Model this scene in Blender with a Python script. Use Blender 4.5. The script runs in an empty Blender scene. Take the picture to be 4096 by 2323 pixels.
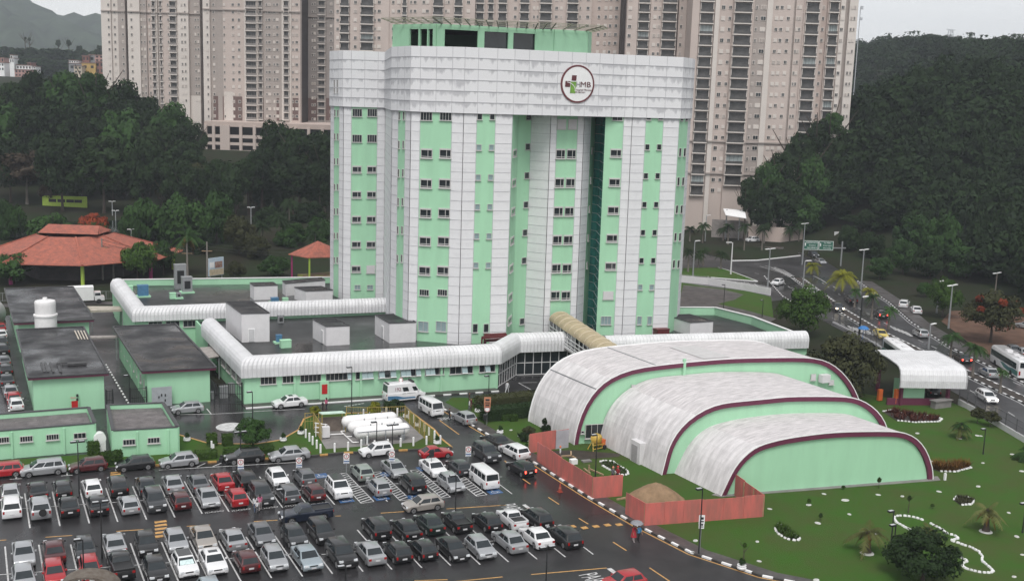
import bpy, bmesh, math, random
from mathutils import Vector, Matrix
R = math.radians
random.seed(7)
SC = bpy.context.scene
COL = SC.collection

F_PX, W_PX, H_PX = 4500.0, 4096.0, 2323.0
CAM_H = 41.0
PITCH = math.atan(778.5 / F_PX)
ROLL, YAW = R(-1.8), R(26.0)
SV = 4096 / 2567.0
_f = Vector((math.sin(YAW) * math.cos(PITCH), math.cos(YAW) * math.cos(PITCH), -math.sin(PITCH)))
_r = Vector((math.cos(YAW), -math.sin(YAW), 0))
_d = _f.cross(_r)
CX_ = math.cos(ROLL) * _r + math.sin(ROLL) * _d
CD_ = -math.sin(ROLL) * _r + math.cos(ROLL) * _d
CAMP = Vector((0, 0, CAM_H))

def ray(u, v):
    return CX_ * ((u * SV - W_PX / 2) / F_PX) + CD_ * ((v * SV - H_PX / 2) / F_PX) + _f
def g(u, v, z=0.0):
    d = ray(u, v); return CAMP + d * ((z - CAM_H) / d.z)
def gy(u, v, Y):
    d = ray(u, v); return CAMP + d * (Y / d.y)
def gx(u, v, X):
    d = ray(u, v); return CAMP + d * (X / d.x)
def pd(u, v, D):
    return CAMP + ray(u, v) * D
def gpl(u, v, p, q):
    d = ray(u, v); n = Vector((q[1] - p[1], -(q[0] - p[0]), 0))
    return CAMP + d * (n.dot(Vector((p[0], p[1], CAM_H)) - CAMP) / n.dot(d))
def proj(p):
    c = Vector(p) - CAMP; z = c.dot(_f)
    return ((W_PX / 2 + F_PX * c.dot(CX_) / z) / SV, (H_PX / 2 + F_PX * c.dot(CD_) / z) / SV, z)
def up(w, v):
    lo, hi = -30.0, 400.0
    for _ in range(50):
        m = (lo + hi) / 2
        if proj((w[0], w[1], m))[1] > v: lo = m
        else: hi = m
    return (lo + hi) / 2

cam = bpy.data.objects.new("camera", bpy.data.cameras.new("camera")); COL.objects.link(cam)
cam.data.sensor_width = 36.0; cam.data.lens = 36.0 * F_PX / W_PX
cam.data.clip_start = 0.5; cam.data.clip_end = 12000
m = Matrix((CX_, -CD_, -_f)).transposed().to_4x4(); m.translation = CAMP
cam.matrix_world = m
SC.camera = cam

MAT = {}
def mat(name, col, rough=0.6, metal=0.0, amt=0.12, scale=1.0, bump=0.0, bscale=None, coat=0.0, alt=None, spec=0.5, emit=0.0, stretch=None, uvrib=0.0, rvar=0.0, brick=None, trans=0.0):
    if name in MAT: return MAT[name]
    mt = bpy.data.materials.new(name); mt.use_nodes = True
    nt = mt.node_tree; nd = nt.nodes; lk = nt.links
    b = nd["Principled BSDF"]
    b.inputs["Roughness"].default_value = rough; b.inputs["Metallic"].default_value = metal
    b.inputs["Coat Weight"].default_value = coat; b.inputs["Coat Roughness"].default_value = 0.05
    b.inputs["Specular IOR Level"].default_value = spec
    col4 = (*col, 1)
    tc = nd.new("ShaderNodeTexCoord"); mp = nd.new("ShaderNodeMapping")
    if stretch: mp.inputs["Scale"].default_value = stretch
    lk.new(tc.outputs["Object"], mp.inputs["Vector"])
    nz = nd.new("ShaderNodeTexNoise"); nz.inputs["Scale"].default_value = scale; nz.inputs["Detail"].default_value = 6; nz.inputs["Roughness"].default_value = 0.62
    lk.new(mp.outputs[0], nz.inputs["Vector"])
    rp = nd.new("ShaderNodeValToRGB")
    a = alt if alt else tuple(c * (1 - amt) for c in col)
    hi = tuple(min(1, c * (1 + amt * 0.6)) for c in col)
    rp.color_ramp.elements[0].position = 0.36; rp.color_ramp.elements[0].color = (*a, 1)
    rp.color_ramp.elements[1].position = 0.64; rp.color_ramp.elements[1].color = (*hi, 1)
    lk.new(nz.outputs["Fac"], rp.inputs["Fac"])
    out = rp.outputs["Color"]
    bumpsrc = nz.outputs["Fac"]
    if brick:
        bt = nd.new("ShaderNodeTexBrick"); bt.inputs["Scale"].default_value = 1
        bt.inputs["Brick Width"].default_value = brick[0]; bt.inputs["Row Height"].default_value = brick[1]
        bt.inputs["Mortar Size"].default_value = brick[2]; bt.inputs["Color1"].default_value = (1, 1, 1, 1); bt.inputs["Color2"].default_value = (brick[3],) * 3 + (1,)
        bt.inputs["Mortar"].default_value = (brick[4],) * 3 + (1,)
        lk.new(tc.outputs["Object"], bt.inputs["Vector"])
        mx = nd.new("ShaderNodeMix"); mx.data_type = 'RGBA'; mx.blend_type = 'MULTIPLY'; mx.inputs[0].default_value = 1
        lk.new(out, mx.inputs[6]); lk.new(bt.outputs["Color"], mx.inputs[7]); out = mx.outputs[2]
    if uvrib:
        uv = nd.new("ShaderNodeUVMap"); sp = nd.new("ShaderNodeSeparateXYZ"); lk.new(uv.outputs[0], sp.inputs[0])
        m1 = nd.new("ShaderNodeMath"); m1.operation = 'MULTIPLY'; m1.inputs[1].default_value = 2 * math.pi / uvrib; lk.new(sp.outputs[0], m1.inputs[0])
        m2 = nd.new("ShaderNodeMath"); m2.operation = 'SINE'; lk.new(m1.outputs[0], m2.inputs[0])
        bp = nd.new("ShaderNodeBump"); bp.inputs["Strength"].default_value = 0.9; bp.inputs["Distance"].default_value = 0.05
        lk.new(m2.outputs[0], bp.inputs["Height"]); lk.new(bp.outputs[0], b.inputs["Normal"])
    elif bump:
        bp = nd.new("ShaderNodeBump"); bp.inputs["Strength"].default_value = bump; bp.inputs["Distance"].default_value = 0.05
        if bscale:
            n2 = nd.new("ShaderNodeTexNoise"); n2.inputs["Scale"].default_value = bscale; n2.inputs["Detail"].default_value = 3
            lk.new(mp.outputs[0], n2.inputs["Vector"]); bumpsrc = n2.outputs["Fac"]
        lk.new(bumpsrc, bp.inputs["Height"]); lk.new(bp.outputs[0], b.inputs["Normal"])
    if rvar:
        n3 = nd.new("ShaderNodeTexNoise"); n3.inputs["Scale"].default_value = scale * 0.35; n3.inputs["Detail"].default_value = 5
        lk.new(tc.outputs["Object"], n3.inputs["Vector"])
        mr = nd.new("ShaderNodeMapRange"); mr.inputs[1].default_value = 0.35; mr.inputs[2].default_value = 0.65
        mr.inputs[3].default_value = max(0.03, rough - rvar); mr.inputs[4].default_value = min(1, rough + rvar)
        lk.new(n3.outputs["Fac"], mr.inputs[0]); lk.new(mr.outputs[0], b.inputs["Roughness"])
    lk.new(out, b.inputs["Base Color"])
    if emit:
        b.inputs["Emission Color"].default_value = col4; b.inputs["Emission Strength"].default_value = emit
    MAT[name] = mt
    return mt

def leafmat(name, dark, light, scale=0.6, flower=None):
    mt = bpy.data.materials.new(name); mt.use_nodes = True; nd = mt.node_tree.nodes; lk = mt.node_tree.links
    b = nd["Principled BSDF"]; b.inputs["Roughness"].default_value = 0.75; b.inputs["Specular IOR Level"].default_value = 0.06
    tc = nd.new("ShaderNodeTexCoord"); nz = nd.new("ShaderNodeTexNoise"); nz.inputs["Scale"].default_value = scale; nz.inputs["Detail"].default_value = 4
    lk.new(tc.outputs["Object"], nz.inputs["Vector"])
    at = nd.new("ShaderNodeAttribute"); at.attribute_name = "tone"
    oi = nd.new("ShaderNodeObjectInfo")
    ad = nd.new("ShaderNodeMath"); ad.operation = 'MULTIPLY_ADD'; ad.inputs[1].default_value = 0.55; lk.new(at.outputs["Fac"], ad.inputs[0])
    m2 = nd.new("ShaderNodeMath"); m2.operation = 'MULTIPLY_ADD'; m2.inputs[1].default_value = 0.9; m2.inputs[2].default_value = -0.27
    lk.new(nz.outputs["Fac"], m2.inputs[0]); lk.new(m2.outputs[0], ad.inputs[2])
    a3 = nd.new("ShaderNodeMath"); a3.operation = 'MULTIPLY_ADD'; a3.inputs[1].default_value = 0.42; lk.new(oi.outputs["Random"], a3.inputs[0]); lk.new(ad.outputs[0], a3.inputs[2])
    rp = nd.new("ShaderNodeValToRGB"); rp.color_ramp.elements[0].color = (*dark, 1); rp.color_ramp.elements[1].color = (*light, 1)
    rp.color_ramp.elements[0].position = 0.12; rp.color_ramp.elements[1].position = 0.8
    lk.new(a3.outputs[0], rp.inputs[0]); lk.new(rp.outputs[0], b.inputs["Base Color"])
    MAT[name] = mt
    return mt

class MB:
    def __init__(s): s.v = []; s.f = []; s.mi = []; s.uv = []; s.hasuv = False; s.tone = None
    def poly(s, pts, mi=0, uv=None):
        i = len(s.v); s.v.extend([tuple(p) for p in pts]); s.f.append(tuple(range(i, i + len(pts)))); s.mi.append(mi)
        if uv: s.hasuv = True
        s.uv.append(uv)
    def box(s, c, d, mi=0, rz=0.0, top=None):
        cx, cy, cz = c; hx, hy, hz = d[0] / 2, d[1] / 2, d[2] / 2
        ca, sa = math.cos(rz), math.sin(rz); P = []
        for z in (-hz, hz):
            k = 1.0 if (top is None or z < 0) else top
            for x, y in ((-hx, -hy), (hx, -hy), (hx, hy), (-hx, hy)):
                P.append((cx + (x * ca - y * sa) * k, cy + (x * sa + y * ca) * k, cz + z))
        i = len(s.v); s.v.extend(P)
        for q in ((3, 2, 1, 0), (4, 5, 6, 7), (0, 1, 5, 4), (1, 2, 6, 5), (2, 3, 7, 6), (3, 0, 4, 7)):
            s.f.append(tuple(i + k for k in q)); s.mi.append(mi); s.uv.append(None)
    def beam(s, a, b, w, h=None, mi=0, upv=(0, 0, 1)):
        a, b = Vector(a), Vector(b); h = h or w; d = (b - a)
        if d.length < 1e-6: return
        d.normalize(); u = Vector(upv)
        if abs(d.dot(u)) > 0.98: u = Vector((1, 0, 0))
        x = d.cross(u).normalized() * (w / 2); y = x.cross(d).normalized() * (h / 2)
        P = [a - x - y, a + x - y, a + x + y, a - x + y, b - x - y, b + x - y, b + x + y, b - x + y]
        i = len(s.v); s.v.extend([tuple(p) for p in P])
        for q in ((3, 2, 1, 0), (4, 5, 6, 7), (0, 1, 5, 4), (1, 2, 6, 5), (2, 3, 7, 6), (3, 0, 4, 7)):
            s.f.append(tuple(i + k for k in reversed(q))); s.mi.append(mi); s.uv.append(None)
    def tube(s, pts, rad, n=8, mi=0, cap=True):
        pts = [Vector(p) for p in pts]; rad = rad if isinstance(rad, (list, tuple)) else [rad] * len(pts)
        rings = []
        for k, p in enumerate(pts):
            d = (pts[min(k + 1, len(pts) - 1)] - pts[max(k - 1, 0)]).normalized()
            u = Vector((0, 0, 1)) if abs(d.z) < 0.95 else Vector((1, 0, 0))
            x = d.cross(u).normalized(); y = x.cross(d)
            i = len(s.v)
            for a in range(n):
                t = 2 * math.pi * a / n; s.v.append(tuple(p + (x * math.cos(t) + y * math.sin(t)) * rad[k]))
            rings.append(i)
        for k in range(len(rings) - 1):
            for a in range(n):
                b_ = (a + 1) % n
                s.f.append((rings[k] + b_, rings[k] + a, rings[k + 1] + a, rings[k + 1] + b_)); s.mi.append(mi); s.uv.append(None)
        if cap:
            s.f.append(tuple(rings[0] + a for a in range(n))); s.mi.append(mi); s.uv.append(None)
            s.f.append(tuple(rings[-1] + a for a in reversed(range(n)))); s.mi.append(mi); s.uv.append(None)
    def prism(s, pts, z0, z1, mi=0, mtop=None, bottom=False):
        A = sum(pts[i][0] * pts[(i + 1) % len(pts)][1] - pts[(i + 1) % len(pts)][0] * pts[i][1] for i in range(len(pts)))
        if A < 0: pts = list(reversed(pts))
        n = len(pts)
        for i in range(n):
            a, b = pts[i], pts[(i + 1) % n]
            s.poly([(a[0], a[1], z0), (b[0], b[1], z0), (b[0], b[1], z1), (a[0], a[1], z1)], mi)
        s.poly([(p[0], p[1], z1) for p in pts], mi if mtop is None else mtop)
        if bottom: s.poly([(p[0], p[1], z0) for p in reversed(pts)], mi)
    def wall(s, a, b, z0, z1, th=0.2, mi=0):
        d = Vector((b[0] - a[0], b[1] - a[1], 0)).normalized(); n = Vector((-d.y, d.x, 0)) * (th / 2)
        s.prism([(a[0] - n.x, a[1] - n.y), (b[0] - n.x, b[1] - n.y), (b[0] + n.x, b[1] + n.y), (a[0] + n.x, a[1] + n.y)], z0, z1, mi, bottom=True)
    def lathe(s, prof, c=(0, 0, 0), n=16, mi=0):
        i0 = len(s.v)
        for r, z in prof:
            for a in range(n):
                t = 2 * math.pi * a / n; s.v.append((c[0] + r * math.cos(t), c[1] + r * math.sin(t), c[2] + z))
        for k in range(len(prof) - 1):
            for a in range(n):
                b_ = (a + 1) % n
                s.f.append((i0 + k * n + a, i0 + k * n + b_, i0 + (k + 1) * n + b_, i0 + (k + 1) * n + a)); s.mi.append(mi); s.uv.append(None)
        s.f.append(tuple(i0 + a for a in reversed(range(n)))); s.mi.append(mi); s.uv.append(None)
        k = len(prof) - 1
        s.f.append(tuple(i0 + k * n + a for a in range(n))); s.mi.append(mi); s.uv.append(None)
    def mesh(s, name, mats, smooth=None):
        if mats is None: mats = []
        me = bpy.data.meshes.new(name); me.from_pydata(s.v, [], s.f)
        for mt in (mats if isinstance(mats, (list, tuple)) else [mats]): me.materials.append(mt)
        if any(s.mi): me.polygons.foreach_set("material_index", s.mi)
        if s.hasuv:
            ul = me.uv_layers.new(name="UVMap"); k = 0
            for fi, f in enumerate(s.f):
                for j in range(len(f)):
                    if s.uv[fi]: ul.data[k].uv = s.uv[fi][j]
                    k += 1
        if s.tone:
            at = me.attributes.new("tone", 'FLOAT', 'FACE'); at.data.foreach_set("value", s.tone)
        if smooth is not None:
            me.polygons.foreach_set("use_smooth", [True] * len(me.polygons))
            if smooth < 180: me.set_sharp_from_angle(angle=R(smooth))
        me.update(); me.validate()
        return me
    def build(s, name, mats, parent=None, loc=None, rz=0.0, smooth=None):
        return link(name, s.mesh(name, mats, smooth), parent, loc, rz)

def link(name, me, parent=None, loc=None, rz=0.0):
    o = bpy.data.objects.new(name, me); COL.objects.link(o)
    if parent: o.parent = parent
    if loc is not None: o.location = loc
    if rz: o.rotation_euler = (0, 0, rz)
    return o
def tag(o, label, cat, group=None, kind=None):
    if label: o["label"] = label
    if cat: o["category"] = cat
    if group: o["group"] = group
    if kind: o["kind"] = kind
    return o
def thing(name, label, cat, loc=(0, 0, 0), rz=0.0, group=None):
    return tag(link(name, None, None, loc, rz), label, cat, group)
def structure(o): o["kind"] = "structure"; return o
def kids(o): return [c for c in bpy.data.objects if c.parent == o]
CH = {}
def reg(root, parts):  # remembers the parts of a prototype so copies do not search the whole file
    CH[root.name] = parts
def copy_tree(root, loc, rz=0.0, label=None, group=None, scale=None, deep=True):
    r = root.copy(); COL.objects.link(r); r.location = loc; r.rotation_euler = (0, 0, rz)
    if scale: r.scale = scale if not isinstance(scale, (int, float)) else (scale,) * 3
    if label: r["label"] = label
    if group: r["group"] = group
    def rec(src, dst):
        for c in CH.get(src.name, []):
            k = c.copy(); COL.objects.link(k); k.parent = dst
            rec(c, k)
    rec(root, r)
    return r
def lerp(a, b, t): return tuple(a[i] + (b[i] - a[i]) * t for i in range(len(a)))
GREEN = mat("green_paint", (0.345, 0.615, 0.410), 0.7, amt=0.055, scale=0.7, stretch=(1.0, 1.0, 0.16))
WHITEP = mat("white_paint", (0.62, 0.61, 0.62), 0.6, amt=0.06, scale=0.8)
WHITE2 = mat("bright_white_paint", (0.78, 0.78, 0.78), 0.5, amt=0.04, scale=1.5)
MAROON = mat("maroon_trim", (0.125, 0.022, 0.055), 0.55, amt=0.1, scale=2)
CORR = mat("corrugated_white_sheet", (0.66, 0.66, 0.675), 0.5, amt=0.10, scale=0.5, uvrib=0.55)
VAULT = mat("weathered_vault_sheet", (0.585, 0.565, 0.57), 0.6, amt=0.21, scale=0.8, stretch=(0.5, 2.2, 0.5), bump=0.06, bscale=3)
VAULTD = mat("grimy_vault_sheet", (0.585, 0.555, 0.56), 0.65, alt=(0.42, 0.40, 0.405), scale=0.8, stretch=(0.8, 4.2, 0.8), bump=0.15, bscale=3)
FELT = mat("wet_roof_felt", (0.022, 0.022, 0.024), 0.42, amt=0.45, scale=0.55, rvar=0.28, bump=0.25, bscale=1.2, brick=(1.7, 1.0, 0.03, 0.62, 2.0), spec=0.4)
FELT2 = mat("pale_roof_felt", (0.15, 0.135, 0.135), 0.6, amt=0.35, scale=0.9, brick=(2.4, 0.9, 0.02, 0.85, 0.5))
ROOFPOD = mat("podium_wet_roof", (0.026, 0.028, 0.029), 0.34, amt=0.45, scale=0.22, rvar=0.2, bump=0.1, bscale=1.5, brick=(3.0, 1.0, 0.02, 0.75, 1.7))
COPING = mat("dark_coping", (0.055, 0.055, 0.058), 0.5, amt=0.2, scale=3)
GLASS = mat("dark_glass", (0.022, 0.028, 0.032), 0.06, amt=0.3, scale=0.4, spec=0.6)
GLASSB = mat("pale_blue_glass", (0.24, 0.32, 0.33), 0.12, amt=0.15, scale=0.8)
TEAL = mat("teal_glass", (0.03, 0.20, 0.19), 0.08, amt=0.35, scale=0.5, spec=0.6)
FRAME = mat("pale_window_frame", (0.50, 0.49, 0.48), 0.5, amt=0.05, scale=4)
SHUT = mat("roller_shutter", (0.56, 0.54, 0.55), 0.6, amt=0.08, scale=4, stretch=(0.2, 0.2, 9))
BLACK = mat("black_metal", (0.018, 0.019, 0.02), 0.45, amt=0.2, scale=6)
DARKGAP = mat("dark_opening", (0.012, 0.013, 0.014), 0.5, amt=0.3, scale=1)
GREYMET = mat("grey_metal", (0.30, 0.31, 0.32), 0.45, metal=0.3, amt=0.1, scale=3)
CONC = mat("concrete", (0.20, 0.19, 0.185), 0.75, amt=0.2, scale=0.7)
ASPH = mat("wet_asphalt", (0.027, 0.026, 0.0275), 0.31, amt=0.4, scale=0.16, rvar=0.20, bump=0.12, bscale=14, spec=0.3)
ASPHD = mat("wet_road_asphalt", (0.036, 0.035, 0.037), 0.38, amt=0.35, scale=0.12, rvar=0.2, bump=0.10, bscale=14, spec=0.3)
PAVE = mat("wet_pavement", (0.07, 0.062, 0.060), 0.5, amt=0.35, scale=0.8, rvar=0.15, brick=(0.5, 0.5, 0.02, 0.85, 0.6))
LAWN = mat("lawn_grass", (0.036, 0.088, 0.013), 0.9, alt=(0.054, 0.078, 0.021), scale=0.22, bump=0.5, bscale=9, spec=0.1)
EARTH = mat("grassy_earth", (0.016, 0.026, 0.010), 0.95, alt=(0.024, 0.022, 0.015), scale=0.05, bump=0.3, bscale=2, spec=0.1)
DIRT = mat("brown_dirt", (0.115, 0.068, 0.048), 0.9, amt=0.3, scale=0.4, spec=0.15)
MUD = mat("dark_mud", (0.035, 0.026, 0.020), 0.7, amt=0.4, scale=0.9)
SAND = mat("builder_sand", (0.25, 0.17, 0.105), 0.95, amt=0.22, scale=1.2, bump=0.4, bscale=4, spec=0.1)
LINEW = mat("white_road_paint", (0.52, 0.52, 0.52), 0.45, amt=0.30, scale=2.5)
LINEY = mat("yellow_road_paint", (0.50, 0.28, 0.09), 0.5, amt=0.25, scale=2.5)
BLUEP = mat("blue_road_paint", (0.035, 0.10, 0.24), 0.5, amt=0.2, scale=2)
KERB = mat("kerb_concrete", (0.05, 0.047, 0.045), 0.6, amt=0.25, scale=2)
HOARD = mat("red_hoarding_board", (0.50, 0.125, 0.105), 0.55, alt=(0.34, 0.12, 0.10), scale=1.0, stretch=(1.2, 1.2, 0.25))
WOOD = mat("raw_timber", (0.33, 0.23, 0.14), 0.8, amt=0.25, scale=3)
TILE = mat("terracotta_tile", (0.40, 0.115, 0.072), 0.75, alt=(0.25, 0.085, 0.06), scale=1.1, bump=0.3, bscale=6, brick=(0.3, 0.5, 0.03, 0.85, 0.7))
LIME = mat("lime_paint", (0.36, 0.50, 0.07), 0.7, amt=0.1, scale=1)
MAGENTA = mat("magenta_paint", (0.30, 0.02, 0.13), 0.6, amt=0.1, scale=1)
YELLOW = mat("yellow_paint", (0.50, 0.33, 0.06), 0.5, amt=0.15, scale=2)
ORANGE = mat("orange_paint", (0.60, 0.13, 0.03), 0.5, amt=0.1, scale=2)
REDP = mat("red_paint", (0.45, 0.02, 0.02), 0.4, amt=0.1, scale=2)
BEIGEB = mat("beige_bridge_sheet", (0.42, 0.34, 0.22), 0.55, amt=0.15, scale=0.8)
TANKW = mat("tank_white", (0.74, 0.73, 0.73), 0.4, amt=0.06, scale=1)
BARK = mat("bark", (0.06, 0.045, 0.035), 0.9, amt=0.3, scale=3, bump=0.4)
PALEBARK = mat("pale_bark", (0.16, 0.14, 0.12), 0.9, amt=0.3, scale=3)
RUBBER = mat("tyre_rubber", (0.015, 0.015, 0.016), 0.7, amt=0.2, scale=4)
ALLOY = mat("alloy_rim", (0.45, 0.45, 0.46), 0.35, metal=0.7, amt=0.1, scale=5)
CHROME = mat("lamp_glass", (0.62, 0.64, 0.66), 0.12, amt=0.2, scale=9)
TAIL = mat("tail_lamp", (0.32, 0.012, 0.012), 0.2, amt=0.2, scale=9)
BRAKE = mat("lit_brake_lamp", (1.0, 0.05, 0.03), 0.3, amt=0.0, emit=3.0)
HEADLIT = mat("lit_head_lamp", (1.0, 0.86, 0.62), 0.3, amt=0.0, emit=6.0)
PLATE = mat("plate_grey", (0.55, 0.55, 0.56), 0.5, amt=0.1, scale=20)
PLASTIC = mat("black_plastic", (0.022, 0.022, 0.023), 0.5, amt=0.2, scale=6)
SKIN = mat("skin", (0.30, 0.17, 0.11), 0.6, amt=0.1, scale=8)

def cladding():
    mt = bpy.data.materials.new("stained_cladding"); mt.use_nodes = True; nd = mt.node_tree.nodes; lk = mt.node_tree.links
    b = nd["Principled BSDF"]; b.inputs["Roughness"].default_value = 0.55
    tc = nd.new("ShaderNodeTexCoord"); sp = nd.new("ShaderNodeSeparateXYZ"); lk.new(tc.outputs["Object"], sp.inputs[0])
    def M(op, a, b_=None, c=None):
        n = nd.new("ShaderNodeMath"); n.operation = op
        for i, x in enumerate((a, b_, c)):
            if x is None: continue
            if isinstance(x, (int, float)): n.inputs[i].default_value = x
            else: lk.new(x, n.inputs[i])
        return n.outputs[0]
    fr = M('FRACT', M('DIVIDE', M('SUBTRACT', sp.outputs[2], 38.3), 1.57))
    mp = nd.new("ShaderNodeMapping"); mp.inputs["Scale"].default_value = (0.8, 0.8, 0.22); lk.new(tc.outputs["Object"], mp.inputs[0])
    n1 = nd.new("ShaderNodeTexNoise"); n1.inputs["Scale"].default_value = 1.6; n1.inputs["Detail"].default_value = 7; lk.new(mp.outputs[0], n1.inputs[0])
    n2 = nd.new("ShaderNodeTexNoise"); n2.inputs["Scale"].default_value = 0.11; n2.inputs["Detail"].default_value = 3; lk.new(tc.outputs["Object"], n2.inputs[0])
    edge = M('ADD', M('MULTIPLY', n1.outputs["Fac"], 1.9), M('MULTIPLY', n2.outputs["Fac"], 1.3))
    s = M('MULTIPLY', M('SUBTRACT', M('ADD', fr, edge), 2.18), 3.2); s = M('MINIMUM', M('MAXIMUM', s, 0.0), 1.0)
    hi = M('MINIMUM', M('MAXIMUM', M('MULTIPLY', M('SUBTRACT', sp.outputs[2], 36.5), 0.8), 0.18), 1.0)
    top = M('LESS_THAN', sp.outputs[2], 46.1)
    s = M('MULTIPLY', M('MULTIPLY', s, hi), top)
    mx = nd.new("ShaderNodeMix"); mx.data_type = 'RGBA'; mx.inputs[6].default_value = (0.70, 0.70, 0.715, 1); mx.inputs[7].default_value = (0.48, 0.48, 0.50, 1)
    lk.new(s, mx.inputs[0]); lk.new(mx.outputs[2], b.inputs["Base Color"])
    MAT["stained_cladding"] = mt
    return mt
CLAD = cladding()
JOINT = mat("cladding_joint", (0.46, 0.46, 0.48), 0.6, amt=0.1, scale=2)

LEAF_D = leafmat("dark_leaves", (0.0072, 0.0130, 0.0072), (0.0216, 0.0396, 0.0144))
LEAF_M = leafmat("green_leaves", (0.0101, 0.0230, 0.0086), (0.0360, 0.0756, 0.0216))
LEAF_B = leafmat("bright_leaves", (0.0158, 0.0360, 0.0101), (0.0576, 0.1080, 0.0216))
LEAF_O = leafmat("olive_leaves", (0.0158, 0.0187, 0.0086), (0.0504, 0.0540, 0.0252))
LEAF_BN = leafmat("brown_twiggy_leaves", (0.020, 0.016, 0.011), (0.075, 0.058, 0.042))
LEAF_Y = leafmat("yellow_green_leaves", (0.0432, 0.0612, 0.0086), (0.1872, 0.1872, 0.0216))
LEAF_F = leafmat("flame_flowers", (0.06, 0.016, 0.009), (0.24, 0.050, 0.024))
LEAF_OP = leafmat("palm_olive_fronds", (0.035, 0.045, 0.014), (0.115, 0.125, 0.045))
LEAF_BR = leafmat("dry_fronds", (0.0504, 0.0288, 0.0108), (0.1584, 0.0792, 0.0252))
LEAF_H = leafmat("hedge_leaves", (0.0130, 0.0288, 0.0072), (0.0432, 0.0792, 0.0158), scale=2)
LEAF_R = leafmat("bromeliad_leaves", (0.0216, 0.0086, 0.0072), (0.0792, 0.0288, 0.0216), scale=2)

world = bpy.data.worlds.new("World"); SC.world = world; world.use_nodes = True
wn = world.node_tree.nodes; wl = world.node_tree.links
sky = wn.new("ShaderNodeTexSky"); sky.sky_type = 'NISHITA'; sky.sun_disc = False
SUN_EL, SUN_AZ = R(58), R(205)
sky.sun_elevation = SUN_EL; sky.sun_rotation = SUN_AZ; sky.air_density = 1.0; sky.dust_density = 1.5; sky.ozone_density = 1.0
hs = wn.new("ShaderNodeHueSaturation"); hs.inputs["Saturation"].default_value = 0.16
wl.new(sky.outputs[0], hs.inputs["Color"])
bg = wn["Background"]; bg.inputs["Strength"].default_value = 0.15
gm = wn.new("ShaderNodeGamma"); gm.inputs["Gamma"].default_value = 0.55; wl.new(hs.outputs[0], gm.inputs["Color"]); wl.new(gm.outputs[0], bg.inputs["Color"])
sl = bpy.data.lights.new("sun", 'SUN'); sl.energy = 0.9; sl.angle = R(25); sl.color = (1.0, 0.97, 0.93)
so = bpy.data.objects.new("sun", sl); COL.objects.link(so)
sd = Vector((math.sin(SUN_AZ) * math.cos(SUN_EL), math.cos(SUN_AZ) * math.cos(SUN_EL), math.sin(SUN_EL)))
so.rotation_euler = (-sd).to_track_quat('-Z', 'Y').to_euler()
SC.view_settings.view_transform = 'Standard'; SC.view_settings.look = 'None'; SC.view_settings.gamma = 1; SC.view_settings.exposure = 1.42
SC.cycles.use_denoising = True
SC.cycles.max_bounces = 6; SC.cycles.diffuse_bounces = 3; SC.cycles.glossy_bounces = 3; SC.cycles.transparent_max_bounces = 4; SC.cycles.volume_bounces = 0
def b1(x, y): return (x / 3.729, 1065.4 + y / 3.729)
def b2(x, y): return (641.8 + x / 3.729, 1065.4 + y / 3.729)
def b3(x, y): return (1283.5 + x / 3.729, 1065.4 + y / 3.729)
def b4(x, y): return (1925.3 + x / 3.729, 1065.4 + y / 3.729)
def z5(x, y): return (x / 3.319, 689.4 + y / 3.319)
def z6(x, y): return (641.8 + x / 3.319, 689.4 + y / 3.319)
def z7(x, y): return (1283.5 + x / 3.319, 689.4 + y / 3.319)
def z8(x, y): return (1925.3 + x / 3.319, 689.4 + y / 3.319)
def r2(x, y): return (641.8 + x / 3.872, y / 3.872)
def r3(x, y): return (1283.5 + x / 3.872, y / 3.872)
def r5(x, y): return (x / 3.872, 344.7 + y / 3.872)
def r7(x, y): return (1283.5 + x / 3.872, 344.7 + y / 3.872)
def r8(x, y): return (1925.3 + x / 3.872, 344.7 + y / 3.872)
def rr(x, y): return (1692.1 + x / 4.647, 501.4 + y / 4.647)   # avenue crop
def gh(x, y): return (2068.2 + x / 3.574, 658.1 + y / 3.574)   # gatehouse crop
def i1(x, y): return (783.4 + x / 4.383, 783.4 + y / 4.383)     # entrance crop
def tk(x, y): return (689.4 + x / 5.854, 971.4 + y / 5.854)     # gas tank crop
def ho(x, y): return (1284.8 + x / 5.808, 1034.1 + y / 5.808)   # hoarding crop
def G(uv, z=0.0): return g(uv[0], uv[1], z)

def sm(t): t = max(0.0, min(1.0, t)); return t * t * (3 - 2 * t)
def terr(x, y):
    s = (x - 150) * 0.88 - (y - 130) * 0.47
    z = (60 + 16 * sm((y - 300) / 300)) * sm((s - 24) / 125) * sm((y - 60) / 120 + 0.3)
    z += 38 * math.exp(-(((x - 276) / 46) ** 2 + ((y - 278) / 46) ** 2))* sm(s / 30)
    z += 4 * sm((y - 250) / 40) * (1 - sm((x - 100) / 60))
    z += 13 * sm((y - 345) / 100) * (1 - sm((x - 190) / 80))
    z += 26 * sm((y - 560) / 230) * (1 - sm((x - 120) / 160))
    return z - 0.06

xs = [-6000, -3500, -2000, -1200, -800, -600, -450] + [-350 + 15 * i for i in range(64)] + [640, 700, 800, 1000, 1400, 2200, 3600, 6000]
ys = [-3000, -1500, -700, -350, -180, -80, 0, 30] + [45 + 15 * i for i in range(58)] + [940, 1000, 1100, 1300, 1600, 2200, 3200, 4500, 7000]
b = MB()
for y in ys:
    for x in xs: b.v.append((x, y, terr(x, y)))
nx = len(xs)
for j in range(len(ys) - 1):
    for i in range(nx - 1):
        b.f.append((j * nx + i, j * nx + i + 1, (j + 1) * nx + i + 1, (j + 1) * nx + i)); b.mi.append(0); b.uv.append(None)
structure(b.build("ground", EARTH, smooth=180))

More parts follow.
